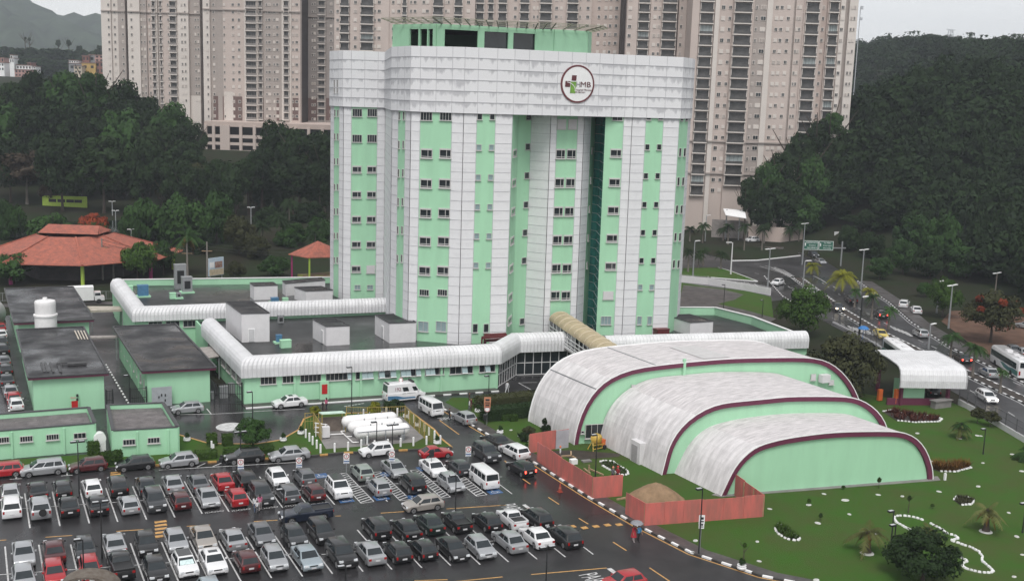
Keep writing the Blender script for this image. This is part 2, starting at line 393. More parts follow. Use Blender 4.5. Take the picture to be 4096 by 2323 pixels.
def flat(name, pts, z, m_, uvz=None):
    bb = MB(); A = sum(pts[i][0] * pts[(i + 1) % len(pts)][1] - pts[(i + 1) % len(pts)][0] * pts[i][1] for i in range(len(pts)))
    if A < 0: pts = pts[::-1]
    bb.poly([(p[0], p[1], z) for p in pts]); return structure(bb.build(name, m_))
def slab(name, pts, z1, mtop, mside=None, z0=-0.05):
    bb = MB(); bb.prism(pts, z0, z1, 1, 0); return structure(bb.build(name, [mtop, mside or KERB]))

edge = [(55.0, 135.5), (55.6, 128), (56.2, 118), (56.6, 108), (56.9, 97), (57.5, 88), (58.6, 80.5), (61.5, 74), (67, 67.5), (75, 61)]
flat("parking_lot", [(-60, 30), (75, 30)] + edge[::-1] + [(80, 139), (80, 149), (70, 148), (30, 150), (30, 214), (-60, 214)], 0.0, ASPH)
LK = [(112, 76), (121.2, 96.7), (127.4, 110.6), (135.5, 131), (142.3, 150.1), (149.5, 170), (158, 190), (172, 214), (188, 238), (204, 262)]
RK = [(132, 88), (139, 103), (144.7, 116.5), (153.7, 139.7), (164, 159), (175.6, 176.7), (190, 202), (204, 228), (222, 254)]
flat("avenue", LK + RK[::-1], 0.004, ASPHD)
flat("side_road", [(120, 205), (138, 198), (150, 186), (157, 187), (174, 216), (190, 240), (200, 262), (190, 268), (170, 246), (150, 232), (130, 226), (110, 226)], 0.0, ASPHD)
flat("plaza_paving", [G(rr(30, 1230)), G(rr(430, 1240)), G(rr(720, 1330)), G(rr(1080, 1440)), G(rr(1180, 1380)), G(rr(820, 1280)), G(rr(500, 1210)), G(rr(700, 1160)), G(rr(800, 1100)), G(rr(560, 1040)), G(rr(100, 990))], 0.02, PAVE)
slab("roundabout_lawn", [G(rr(60, 960)), G(rr(400, 1010)), G(rr(840, 1060)), G(rr(1120, 1130)), G(rr(1150, 1400)), G(rr(800, 1330)), G(rr(430, 1240)), G(rr(30, 1230))], 0.012, LAWN)
slab("traffic_island_lawn", [G(rr(60, 880)), G(rr(420, 905)), G(rr(960, 950)), G(rr(640, 830)), G(rr(500, 790)), G(rr(100, 800))], 0.14, LAWN)
slab("far_traffic_island_lawn", [G(rr(660, 710)), G(rr(960, 705)), G(rr(1460, 650)), G(rr(1400, 590)), G(rr(900, 545)), G(rr(100, 520)), G(rr(90, 560))], 0.14, EARTH)
slab("dirt_lot", [(149.5, 121), (160, 141), (171, 158), (182, 166), (200, 160), (205, 140), (190, 110), (165, 95), (142, 98)], 0.03, DIRT)
slab("roadside_pavement", [(145.2, 116.5), (154.2, 139.7), (164.5, 159), (176.1, 176.7), (190.5, 202), (193, 200.5), (179, 175.5), (167.2, 157.8), (157, 138.4), (148, 115)], 0.12, PAVE)
med = [(127.5, 92.5), (134.7, 108.0), (145.9, 148.9 - 14), (150, 152), (166.8, 189.2), (178, 212)]
med = [(128.4, 92.5), (135.6, 108.0), (141.6, 126), (146.2, 141), (151.5, 156), (160, 175), (168, 190), (178.5, 210)]
def offset(path, o):
    out = []
    for i, p in enumerate(path):
        a = path[max(0, i - 1)]; c = path[min(len(path) - 1, i + 1)]
        d = Vector((c[0] - a[0], c[1] - a[1], 0)).normalized(); out.append((p[0] + d.y * o, p[1] - d.x * o))
    return out
slab("median_strip", offset(med, -0.9) + offset(med, 0.9)[::-1], 0.13, MUD)
lawn_edge = [(p[0] + 1.6, p[1]) for p in edge]
slab("garden_lawn", lawn_edge + [(108, 70), (118.2, 94.2), (123.8, 108.6), (124.5, 112), (117.5, 116.5), (113, 124), (107, 134), (66.5, 133.5), (58.5, 137.5)], 0.10, LAWN)
slab("garden_footpath", edge + [(p[0] + 1.6, p[1]) for p in edge[::-1]], 0.12, PAVE)
isl = [G((1132, 1122)), G((1044, 1128)), G((862, 1136)), G((781, 1144)), G((588, 1155)), G((240, 1177)), G((-60, 1200)), G((-60, 1160)), G((236, 1140)), G((281, 1150)), G((447, 1132)), G((449, 1092)), G((525, 1114)), G((642, 1115)), G((703, 1105)), G((749, 1079)), G((762, 1052)), G((795, 1040)), G((1028, 1033)), G((1088, 1078)), G((1108, 1103))]
slab("island_lawn", isl, 0.13, LAWN)
gasyard = [G(tk(750, 900), .13), G(tk(2060, 800), .13), G(tk(2190, 730), .13), G(tk(1850, 420), .13), G(tk(1000, 420), .13), G(tk(570, 600), .13)]
flat("gas_yard_floor", gasyard, 0.15, CONC)
flat("work_yard_mud", [G(ho(520, 560), .1), G(ho(880, 540), .1), G(ho(1580, 600), .1), G(ho(1550, 640), .1), G(ho(900, 690), .1), G(ho(640, 600), .1)], 0.125, MUD)
slab("service_pavement", [(31.2, 143.4), (66.2, 140.5), (66, 138.6), (31.2, 141.6)], 0.12, PAVE)
slab("west_planting_strip", [(3.6, 139), (4.9, 139), (4.6, 214), (3.3, 214)], 0.14, MUD)
slab("park_footpath", [(-20, 226), (62, 214), (62, 217), (-20, 229)], 0.02, PAVE)

def kerb(name, path, h=0.16, w=0.22, step=1.0, mats=(WHITE2, KERB), z0=-0.02, gap=1):
    bb = MB(); L = 0
    for i in range(len(path) - 1):
        a, c = Vector((path[i][0], path[i][1], 0)), Vector((path[i + 1][0], path[i + 1][1], 0)); n = max(1, round((c - a).length / step))
        for k in range(n):
            p, q = a.lerp(c, k / n), a.lerp(c, (k + 0.985) / n); L += 1
            bb.beam((p.x, p.y, h / 2 + z0 / 2), (q.x, q.y, h / 2 + z0 / 2), w, h - z0, 0 if L % (gap + 1) == 0 else 1)
    return structure(bb.build(name, list(mats)))
kerb("garden_kerb", edge)
kerb("median_kerb", offset(med, -1.0)); kerb("median_kerb", offset(med, 1.0))
kerb("avenue_kerb", RK[1:7], mats=(WHITE2, KERB)); kerb("avenue_kerb", [(149.5, 170.3), (158, 190.3), (172, 214.3)])
isl2 = [(p[0], p[1]) for p in isl]
kerb("island_kerb", isl2[:6], mats=(LINEY, KERB), gap=2, h=0.17)
kerb("island_kerb", isl2[11:21] + isl2[:1], mats=(LINEY, LINEY), h=0.17)
kerb("service_kerb", [(31.2, 141.5), (52, 139.7)], mats=(WHITE2, WHITE2), h=.15)
kerb("service_kerb", [(52, 139.7), (66, 138.5)], mats=(WHITE2, KERB), step=1.2, h=.15)
kerb("alley_kerb", [(17.6, 147.5), (17.2, 172)], mats=(WHITE2, KERB), step=.8)
kerb("west_kerb", [(3.5, 139), (3.3, 214)], mats=(WHITE2, KERB), step=.7)
kerb("traffic_island_kerb", [G(rr(420, 905)), G(rr(960, 950)), G(rr(640, 830)), G(rr(500, 790))], mats=(WHITE2, WHITE2), h=.18)
kerb("far_island_kerb", [G(rr(660, 710)), G(rr(960, 705)), G(rr(1460, 650))], mats=(WHITE2, WHITE2), h=.2, w=.35)

Z1, Z2 = 0.008, 0.013
def stripe(bb, a, c, w, z=Z1, mi=0):
    a, c = Vector((a[0], a[1], 0)), Vector((c[0], c[1], 0)); d = (c - a).normalized(); n = Vector((-d.y, d.x, 0)) * (w / 2)
    P = [a - n, c - n, c + n, a + n]; bb.poly([(p.x, p.y, z) for p in P], mi)
wl_ = MB()
for a in [b1(280, 960), b1(560, 940), b1(835, 915), b1(1100, 900), b1(1370, 880), b1(1635, 860), b1(1890, 825), b1(2140, 805), b1(2405, 790), b2(250, 770), b2(490, 755), b2(735, 740)]:
    p = G(a); stripe(wl_, p, (p.x, p.y + 9.9), 0.13)
p = G(b1(-10, 975)); stripe(wl_, p, (p.x, p.y + 9.9), 0.13)
for a in [b2(1230, 712), b2(1700, 690), b2(2393, 640)]:
    p = G(a); stripe(wl_, p, (p.x, p.y + 9.4), 0.12)
p, q = G(b1(-60, 794)), G(b2(2300, 480)); stripe(wl_, p, q, 0.12)
xs_ = []
for a in [b1(85, 1540), b1(430, 1520), b1(755, 1515), b1(1080, 1510), b1(1365, 1500), b1(1680, 1485), b1(1965, 1470), b1(2260, 1470), b2(145, 1425), b2(435, 1410), b2(715, 1385), b2(1000, 1365), b2(1270, 1345), b2(1550, 1330), b2(1820, 1310), b2(2095, 1300), b2(2360, 1275), b3(235, 1250), b3(500, 1230), b3(760, 1205)]:
    p = G(a); stripe(wl_, p, (p.x, p.y + 9.7), 0.13); xs_.append(p)
stripe(wl_, (xs_[0].x - 8, xs_[0].y + 4.95), (xs_[10].x, xs_[10].y + 4.95), 0.12)
stripe(wl_, (xs_[11].x - 2.6, xs_[11].y + 4.9), (xs_[-1].x, xs_[-1].y + 4.9), 0.12)
for s_ in [(b1(90, 505), b1(210, 497)), (b1(157, 450), b1(150, 500)), (b1(570, 472), b1(680, 465)), (b1(625, 425), b1(628, 468)), (b1(1075, 440), b1(1130, 437)), (b1(1078, 390), b1(1088, 437)), (b1(1485, 418), b2(390, 345)), (b1(1840, 390), b1(1940, 345)), (b1(1990, 385), b1(2110, 335)), (b1(1530, 385), b1(1545, 410)),
           (z6(-20, 1133), z6(405, 1112)), (z5(1420, 1160), z5(1760, 1155)), (z5(1760, 1155), z5(2100, 1138)), (z5(1720, 1110), z5(1760, 1158)), (z6(1595, 1040), z6(1935, 1027)), (z6(1520, 1130), z6(1700, 1118)), (i1(2262, 770), i1(2400, 845)), (i1(2262, 770), i1(2470, 765)), (i1(1940, 905), i1(2400, 885))]:
    stripe(wl_, G(s_[0]), G(s_[1]), 0.13)
for k in range(6):
    p, q = lerp(z6(735, 1092), z6(905, 1064), k / 6), lerp(z6(735, 1092), z6(905, 1064), (k + .75) / 6); stripe(wl_, G(p), G(q), 0.25)
structure(wl_.build("parking_lines", LINEW))

ht = MB()
def hatch(pl, pr, Lh):
    a, c = G(pl), G(pr); x0, x1, y0 = a.x, c.x, (a.y + c.y) / 2
    for x in (x0, x1): stripe(ht, (x, y0), (x, y0 + Lh), 0.1, Z1)
    stripe(ht, (x0, y0), (x1, y0), 0.1, Z2)
    stripe(ht, (x0, y0 + Lh), (x1, y0 + Lh), 0.1, Z2)
    n = int(Lh / 0.62)
    for k in range(n):
        y = y0 + 0.25 + k * 0.62; stripe(ht, (x0, y), (x1, min(y + 0.55, y0 + Lh)), 0.16, Z2)
hatch(b2(980, 725), b2(1105, 715), 9.4); hatch(b2(1350, 705), b2(1440, 692), 9.2); hatch(b2(1735, 678), b2(1820, 672), 9.2); hatch(b2(2060, 660), b2(2160, 650), 9.0)
structure(ht.build("hatched_zone_lines", LINEW))
bl = MB()
for uv in (b2(620, 488), b2(855, 716), b2(1190, 695), b2(2250, 636), b2(1245, 470), b2(1590, 420), b2(1500, 690)):
    p = G(uv); x, y = p.x, p.y
    bl.poly([(x - .75, y - .1, Z1), (x + .75, y - .1, Z1), (x + .75, y + 1.3, Z1), (x - .75, y + 1.3, Z1)], 0)
    for a0 in range(10):
        t0, t1 = R(150 + a0 * 24), R(150 + (a0 + 1.05) * 24)
        stripe(bl, (x + .36 * math.cos(t0) - .05, y + .45 + .3 * math.sin(t0)), (x + .36 * math.cos(t1) - .05, y + .45 + .3 * math.sin(t1)), .1, Z2, 1)
    stripe(bl, (x - .1, y + .5), (x - .15, y + .98), .12, Z2, 1); stripe(bl, (x - .1, y + .55), (x + .3, y + .5), .1, Z2, 1); stripe(bl, (x + .3, y + .52), (x + .48, y + .2), .1, Z2, 1)
    stripe(bl, (x - .22, y + 1.1), (x - .06, y + 1.1), .14, Z2, 1)
structure(bl.build("accessible_bay_symbols", [BLUEP, LINEW]))

yl = MB()
for s_ in [(b1(425, 1045), b1(675, 1028)), (b1(1085, 990), b1(1345, 972)), (b1(1745, 943), b1(1965, 930)), (b2(-20, 898), b2(200, 885)), (b2(740, 848), b2(795, 845)), (b2(1165, 820), b2(1385, 805)), (b2(1780, 780), b2(2335, 745)), (b3(340, 672), b3(440, 738)), (b3(100, 500), b3(170, 548)), (b3(625, 868), b3(712, 922)), (b3(945, 1090), b3(1070, 1170)), (b3(1285, 1330), b3(1480, 1460)), (b3(180, 1393), b3(885, 1332)), (b2(1850, 1460), b2(2305, 1415)), (z6(1525, 1205), z6(1690, 1325)), (z6(1825, 1420), z6(1860, 1445)), (b3(-70, 330), b3(-35, 360)), (b2(1480, 1452), b2(1790, 1440)), (b1(-10, 1075), b1(60, 1070))]:
    stripe(yl, G(s_[0]), G(s_[1]), 0.15)
e2 = [(p[0] - 0.42, p[1]) for p in edge]
for i in range(len(e2) - 1): stripe(yl, e2[i], e2[i + 1], 0.16)
structure(yl.build("yellow_road_lines", LINEY))
hb = MB()
def hump(a, c, wid, n):
    a, c = G(a), G(c)
    for k in range(n):
        p, q = a.lerp(c, k / n), a.lerp(c, (k + .5) / n)
        hb.box(((p.x + q.x) / 2, (p.y + q.y) / 2, .02), (wid, abs(q.y - p.y) + .05, .06), 0); r_ = a.lerp(c, (k + .5) / n); s_ = a.lerp(c, (k + 1) / n)
        hb.box(((r_.x + s_.x) / 2, (r_.y + s_.y) / 2, .018), (wid - .02, abs(s_.y - r_.y) - .05, .05), 1)
hump(b1(1510, 1045), b1(1500, 880), 1.1, 5); hump(b1(1080, 485), b1(1080, 430), 1.0, 3)
for uv in (b3(565, 945), b3(678, 958), b3(785, 945), b3(892, 932), b3(1000, 928)):
    p = G(uv); hb.box((p.x, p.y, .015), (.62, .55, .04), 0)
structure(hb.build("speed_hump", [LINEY, ASPH]))

def text_mesh(s, size, name, m_, depth=0.0, align='CENTER'):
    cu = bpy.data.curves.new(name, 'FONT'); cu.body = s; cu.size = size; cu.align_x = align; cu.align_y = 'CENTER'; cu.extrude = depth
    o = bpy.data.objects.new(name, cu); COL.objects.link(o)
    dg = bpy.context.evaluated_depsgraph_get(); me = bpy.data.meshes.new_from_object(o.evaluated_get(dg)); bpy.data.objects.remove(o)
    me.materials.clear(); me.materials.append(m_); me.name = name
    return me
def ground_text(s, uv, size, rz, sx=1.0, sy=1.0, z=Z1):
    p = G(uv); o = link("road_lettering", text_mesh(s, size, "road_lettering", LINEW)); o.location = (p.x, p.y, z); o.rotation_euler = (0, 0, rz); o.scale = (sx, sy, 1); structure(o)
ground_text("PARE", b3(755, 1435), 1.0, R(-90), 1.05, 2.6)
ground_text("PARE", b3(-15, 772), 1.0, R(-90), 0.95, 2.6)
ground_text("PARE", z6(1580, 1190), 1.0, R(180), 0.9, 1.6)
st = MB()
stripe(st, G(b3(905, 1335)), G(b3(1000, 1405)), .45); stripe(st, G(b3(110, 740)), G(b3(195, 800)), .4)
structure(st.build("stop_line", LINEW))
for uv in (b1(2005, 808), b1(2255, 790), b2(120, 770), b2(345, 748), b2(600, 731)): ground_text("IDOSO", uv, 0.55, 0, 1.1, 1.0)

av = MB()
def along(path, step, ln, w):
    for i in range(len(path) - 1):
        a, c = Vector((*path[i], 0)), Vector((*path[i + 1], 0)); n = int((c - a).length / step)
        for k in range(n): stripe(av, a.lerp(c, k * step / (c - a).length), a.lerp(c, (k * step + ln) / (c - a).length), w, 0.012)
def solid(path, w):
    for i in range(len(path) - 1): stripe(av, path[i], path[i + 1], w, 0.012)
solid(offset(med, 1.5), .14); solid(offset(med, -1.5), .14)
mid_l = [lerp(a, c, .5) for a, c in zip(offset(med, -1.5), [(119.5, 96), (126.6, 110.6), (133, 126), (138.5, 141), (144, 156), (150.5, 173), (158.5, 190), (170, 211)])]
along(mid_l, 5, 2, .14)
along(offset(med, 4.6), 5, 2, .14)
solid([(p[0] - .6, p[1]) for p in RK[1:7]], .12)
for u0, v0, u1, v1, n in ((z8(690, 440)[0], z8(690, 440)[1], z8(880, 490)[0], z8(880, 490)[1], 6), (z8(1040, 440)[0], z8(1040, 440)[1], z8(1200, 500)[0], z8(1200, 500)[1], 5)):
    for k in range(n):
        p = g(u0 + (u1 - u0) * k / n, v0 + (v1 - v0) * k / n); stripe(av, (p.x - 1.0, p.y - 1.9), (p.x + 1.0, p.y + 1.9), .42, 0.012)
for k in range(9):   # hatched nose of the median
    a, c = lerp(rr(1120, 790), rr(1340, 905), k / 9), lerp(rr(1180, 785), rr(1390, 890), k / 9); stripe(av, G(a), G(c), .55, 0.012)
solid([G(rr(990, 770))[:2], G(rr(1250, 850))[:2], G(rr(1500, 980))[:2]], .2); solid([G(rr(1050, 765))[:2], G(rr(1260, 815))[:2], G(rr(1390, 890))[:2]], .2)
solid([G(rr(70, 890))[:2], G(rr(420, 915))[:2], G(rr(1050, 1000))[:2]], .16)
for k in range(8): a = lerp(rr(390, 915), rr(1000, 985), k / 8); stripe(av, G(a), G((a[0] + 16, a[1] + 10)), .3, .012)
for s_ in [(rr(930, 850), rr(980, 862)), (rr(1340, 1020), rr(1390, 1035)), (rr(920, 742), rr(1000, 744)), (rr(1700, 925), rr(1770, 970)), (rr(1610, 880), rr(1700, 925)), (rr(1840, 1005), rr(1880, 1028)), (rr(1940, 1070), rr(1980, 1095))]: stripe(av, G(s_[0]), G(s_[1]), .18, .012)
structure(av.build("avenue_markings", LINEW))
c0, c1 = g(541, 1071), g(615, 1068); rad = (c1 - c0).length / 2; cc = (c0 + c1) / 2
bb = MB(); bb.lathe([(rad, -.01), (rad, .02), (rad - .05, .03)], (cc.x, cc.y, 0), 40); structure(bb.build("white_painted_disc", LINEW))
def pane_window(w, h, n=3, frame=0.055, name="window", mats=None, dep=0.12):
    """frame mesh and pane mesh, facing -Y, centred on the origin; frame stands 0.05 proud of the wall"""
    f, p = MB(), MB(); y0 = -0.03
    for x in (-w / 2, w / 2): f.box((x, y0, 0), (frame, dep, h + frame))
    for z in (-h / 2, h / 2): f.box((0, y0, z), (w - frame, dep, frame))
    for k in range(1, n): f.box((-w / 2 + w * k / n, y0, 0), (frame * .8, dep * .8, h - frame))
    f.box((0, -.09, -h / 2 - .07), (w + .22, .2, .06))
    p.box((0, 0.0, 0), (w - frame, 0.04, h - frame))
    return f.mesh("window", [FRAME], None), p.mesh("pane", [GLASS], None)
WCACHE = {}
def wmesh(key, w, h, n, kind="std"):
    k = (key, round(w, 2), round(h, 2), n, kind)
    if k not in WCACHE:
        if kind == "box":      # window under a shutter box
            f, p = MB(), MB(); y0 = -.03; hh = h * .62; zc = -h * .12
            for x in (-w / 2, w / 2): f.box((x, y0, 0), (.09, .12, h))
            f.box((0, -.06, h / 2 - .12), (w, .18, .24)); f.box((0, y0, -h / 2 + .06), (w - .09, .14, .12)); f.box((0, -.1, -h / 2 - .03), (w + .25, .22, .06))
            f.box((0, -.02, -h * .30), (w - .1, .1, .08))
            for kx in range(1, n): f.box((-w / 2 + w * (kx / n + (.12 if n == 2 else 0)), y0, 0), (.07, .10, h - .3))
            p.box((0, 0, -.05), (w - .1, .04, h - .3))
            WCACHE[k] = (f.mesh("window", [FRAME]), p.mesh("pane", [GLASS]))
        elif kind == "shut":
            f, p = MB(), MB(); f.box((0, -.03, 0), (w, .12, h)); f.box((0, -.1, -h / 2 - .03), (w + .2, .22, .06)); p.box((0, -.1, 0), (w - .12, .04, h - .12))
            WCACHE[k] = (f.mesh("window", [FRAME]), p.mesh("shutter", [SHUT]))
        elif kind == "pale":
            a, c = pane_window(w, h, n); c.materials[0] = GLASSB; WCACHE[k] = (a, c)
        else: WCACHE[k] = pane_window(w, h, n)
    return WCACHE[k]
def put_window(parent, pos, ang, w, h, n=2, kind="std", key="h"):
    f, p = wmesh(key, w, h, n, kind); o = link("window", f, parent, pos, ang); link("shutter" if kind == "shut" else "pane", p, o)
    return o
def face_ang(a, c): return math.atan2(c[1] - a[1], c[0] - a[0])

tower = thing("hospital_tower", "tall green and white hospital tower with a round emblem near its top", "hospital")
TW = []   # (u at row 525, Y) -> plan points
def tp(u, Y): p = gy(u, 525, Y); return (p.x, p.y)
def tx(u, X): p = gx(u, 525, X); return (p.x, p.y)
fA = tp(1026.6, 156.0); rA = tp(1157, 151.0)
def onl(u, p, q): k = gpl(u, 525, p, q); return (k.x, k.y)
e0 = (fA[0] - .15, fA[1])
P = {
 'w0': tp(828.3, 194), 'w1': tp(836.8, 191.5), 'w2': tp(849.7, 189), 'w3': tp(860, 187.3), 'w4': tp(879.4, 186), 'w5': tp(943.5, 185.2), 'w6': tp(963.3, 185),
 'm0': onl(980.1, fA, (fA[0] - .8, fA[1] + 12)), 'm1': onl(995.6, fA, (fA[0] - .8, fA[1] + 12)), 'm2': onl(1013.2, fA, (fA[0] - .8, fA[1] + 12)), 'm3': fA,
 'm4': onl(1049.4, fA, rA), 'm5': onl(1127.9, fA, rA), 'm6': rA, 'm7': onl(1189.3, rA, tp(1277.7, 149.8)), 'm8': onl(1235.8, rA, tp(1277.7, 149.8)), 'm9': tp(1277.7, 149.8),
 'c0': tp(1294, 154.5), 'c1': tp(1324.8, 155.3), 'c2': tp(1372.6, 152.6), 'c3': tp(1388, 152.5), 'c4': tp(1439.8, 152.3), 'c5': tp(1455.3, 152.3), 'c6': tp(1472, 153.8), 'c7': tp(1483.7, 157.5), 'c8': tp(1497, 156),
 'r0': tp(1508, 150.3), 'r1': tp(1553.4, 149.5), 'r2': tp(1574, 148.9), 'r3': tp(1607.6, 148.6), 'r4': tp(1651.5, 148.2), 'r5': tp(1690.3, 147.8), 'r6': tp(1712.2, 150.5), 'r7': tp(1718, 153)}
facets = [('w0', 'w1', 'w'), ('w1', 'w2', 'g'), ('w2', 'w3', 'w'), ('w3', 'w4', 'w'), ('w4', 'w5', 'g'), ('w5', 'w6', 'w'), ('w6', 'm0', 'w'), ('m0', 'm1', 'w'), ('m1', 'm2', 'g'), ('m2', 'm3', 'w'), ('m3', 'm4', 'w'), ('m4', 'm5', 'g'), ('m5', 'm6', 'w'), ('m6', 'm7', 'w'), ('m7', 'm8', 'g'), ('m8', 'm9', 'w'),
          ('m9', 'c0', 'g'), ('c0', 'c1', 'g'), ('c1', 'c2', 'w'), ('c2', 'c3', 'w'), ('c3', 'c4', 'g'), ('c4', 'c5', 'w'), ('c5', 'c6', 'w'), ('c6', 'c7', 'g'), ('c7', 'c8', 't'), ('c8', 'r0', 't'), ('r0', 'r1', 'g'), ('r1', 'r2', 'w'), ('r2', 'r3', 'w'), ('r3', 'r4', 'g'), ('r4', 'r5', 'w'), ('r5', 'r6', 'g'), ('r6', 'r7', 'w')]
ZB, ZT = 38.25, 47.6
bw, bg_, bt, bj = MB(), MB(), MB(), MB()
cols = [38.25 - 1.405 * k for k in range(1, 26)]
runs, last_k = {'w': MB(), 'g': MB(), 't': MB()}, None
for a, c, kd in facets:
    p, q = P[a], P[c]
    if kd != last_k and runs.get(last_k) and runs[last_k].f:
        runs[last_k].build({'w': "cladding_column", 'g': "green_wall", 't': "stair_glazing"}[last_k], {'w': CLAD, 'g': GREEN, 't': TEAL}[last_k], tower); runs[last_k] = MB()
    last_k = kd
    runs[kd].poly([(p[0], p[1], 0), (q[0], q[1], 0), (q[0], q[1], ZB), (p[0], p[1], ZB)])
    d = Vector((q[0] - p[0], q[1] - p[1], 0)); n = Vector((d.y, -d.x, 0)).normalized()
    if kd in 'wt':
        for z in cols: bj.beam((p[0] + n.x * .012, p[1] + n.y * .012, z), (q[0] + n.x * .012, q[1] + n.y * .012, z), .05, .05)
    if kd == 'w':
        for e in (p, q): bj.box((e[0] + n.x * .0, e[1] + n.y * .0, ZB / 2), (.06, .06, ZB))
bk = [P['r7'], (P['r7'][0] - 1, 186), (P['r7'][0] - 9, 199), (P['w0'][0] + 8, 203), P['w0']]
for i in range(len(bk) - 1): bw.poly([(*bk[i], 0), (*bk[i + 1], 0), (*bk[i + 1], ZB), (*bk[i], ZB)])
runs['w'].build("cladding_column", CLAD, tower); bw.build("back_wall", CLAD, tower); bj.build("joint_strips", JOINT, tower)
keys = ['w0', 'w1', 'w2', 'w3', 'w4', 'w5', 'w6', 'm0', 'm1', 'm2', 'm3', 'm4', 'm5', 'm6', 'm7', 'm8', 'm9', 'r1', 'r2', 'r3', 'r4', 'r5', 'r6', 'r7']
cr = [P[k] for k in keys]
def outset(path, o):
    out = []
    for i, p in enumerate(path):
        a = path[max(0, i - 1)]; c = path[min(len(path) - 1, i + 1)]
        d1 = Vector((p[0] - a[0], p[1] - a[1], 0)); d2 = Vector((c[0] - p[0], c[1] - p[1], 0))
        d1 = d1.normalized() if d1.length > 1e-6 else d2.normalized(); d2 = d2.normalized() if d2.length > 1e-6 else d1
        n1, n2 = Vector((d1.y, -d1.x, 0)), Vector((d2.y, -d2.x, 0)); m_ = (n1 + n2)
        if m_.length < .2: m_ = n1
        m_.normalize(); k = o / max(.5, m_.dot(n1)); out.append((p[0] + m_.x * k, p[1] + m_.y * k))
    return out
co = outset(cr, .22)
band, bjn = MB(), MB()
for i in range(len(co) - 1):
    p, q = co[i], co[i + 1]
    band.poly([(*p, ZB), (*q, ZB), (*q, ZT), (*p, ZT)])
    d = Vector((q[0] - p[0], q[1] - p[1], 0)); n = Vector((d.y, -d.x, 0)).normalized() * .015
    for z in (46.12, 44.55, 42.98, 41.41, 39.84): bjn.beam((p[0] + n.x, p[1] + n.y, z), (q[0] + n.x, q[1] + n.y, z), .05, .10)
    m_ = max(1, round(d.length / 2.45))
    for k in range(m_):
        e = lerp(p, q, k / m_); bjn.box((e[0] + n.x * .7, e[1] + n.y * .7, (ZB + ZT) / 2), (.05, .05, ZT - ZB - .03))
    bjn.beam((p[0] + n.x, p[1] + n.y, ZB + .03), (q[0] + n.x, q[1] + n.y, ZB + .03), .06, .06)
for i in range(len(bk) - 1): band.poly([(*bk[i], ZB), (*bk[i + 1], ZB), (*bk[i + 1], ZT), (*bk[i], ZT)])
ring = co + bk[1:-1]
band.poly([(*p, ZB + .001) for p in reversed(ring)])
band.build("crown_band", CLAD, tower); bjn.build("crown_joint_strips", JOINT, tower)
rf = MB(); rf.poly([(*p, ZT - .9) for p in [co[0]] + co[1:] + bk[1:-1]]); rf.build("roof", FELT, tower)
pi_ = MB(); ci = outset(cr, -.1)
for i in range(len(co) - 1):
    pi_.poly([(*ci[i + 1], ZT - .9), (*ci[i], ZT - .9), (*ci[i], ZT), (*ci[i + 1], ZT)]); pi_.poly([(*co[i], ZT), (*co[i + 1], ZT), (*ci[i + 1], ZT), (*ci[i], ZT)])
pi_.build("parapet", WHITEP, tower)
def rows(fa, fb, fr, wf, vs, h, n, kind="std", key="h"):
    p, q = P[fa], P[fb]; L = math.hypot(q[0] - p[0], q[1] - p[1]); an = face_ang(p, q)
    nn = Vector((q[1] - p[1], -(q[0] - p[0]), 0)).normalized() * .02
    for v in vs:
        kd = kind
        if isinstance(v, tuple): v, kd = v
        for f_ in fr:
            e = lerp(p, q, f_); z = up(e, v)
            put_window(tower, (e[0] + nn.x, e[1] + nn.y, z), an, wf * L, h, n, kd, key)
rows('w4', 'w5', (.22, .80), .36, (283, 347.5), 1.25, 4)
rows('w4', 'w5', (.22, .80), .34, (425, 488, 550, 613), 1.3, 2, "box")
rows('w4', 'w5', (.22,), .34, (674,), 1.3, 2, "box"); rows('w4', 'w5', (.80,), .34, ((675, "shut"),), 1.4, 2)
rows('w4', 'w5', (.28, .78), .22, (720,), .8, 2, "pale")
rows('w1', 'w2', (.2, .78), .24, (284, 343, 405, 469, 530, 591, 652), 1.1, 1)
rows('m1', 'm2', (.18, .8), .2, (291, 363, 434, 506, 577, 648), 1.15, 1)
rows('m4', 'm5', (.2, .81), .36, (292,), 1.15, 4)
rows('m4', 'm5', (.23, .82), .35, (385, 460, 534, 604, 678), 1.45, 2, "box")
rows('m4', 'm5', (.23, .82), .30, (733,), .9, 4)
rows('m4', 'm5', (.22, .80), .32, ((818, "pale"),), 1.5, 2)
rows('m7', 'm8', (.15, .82), .25, (293, (370, "pale"), (445, "pale"), (519, "pale"), (592, "pale"), (665, "pale")), .82, 1)
rows('m7', 'm8', (.2, .8), .26, (822,), 1.3, 1)
rows('m9', 'c0', (.45,), .5, (384, 458, 530, 603, 672, 745, 803), 1.2, 1, "box")
rows('c0', 'c1', (.75,), .36, (293, 368, 440, 513, 583, 653, 805), .95, 1)
rows('c3', 'c4', (.22, .74), .42, ((312, "shut"), 386, 458, 530, 601, 672, 740), 1.55, 2, "box")
rows('r0', 'r1', (.64,), .58, (384, 457, 527, 597, 667), 1.35, 2, "box"); rows('r0', 'r1', (.64,), .55, (293,), 1.1, 2)
rows('r0', 'r1', (.58,), .58, ((740, "shut"),), 1.3, 2); rows('r0', 'r1', (.52,), .56, ((803, "pale"),), 1.3, 3)
rows('r3', 'r4', (.15, .82), .24, (294, 369, 441, 513, 583, 653, (720, "pale")), .85, 1); rows('r3', 'r4', (.2, .8), .24, ((803, "pale"),), 1.3, 1)
rows('r5', 'r6', (.25, .78), .24, (293, 382, 455, 525, 594, 662), 1.25, 1)
rows('c6', 'c7', (.4,), .16, (378, 452, 524, 596, 665), 1.0, 1)
for v in (231, 247):
    pass
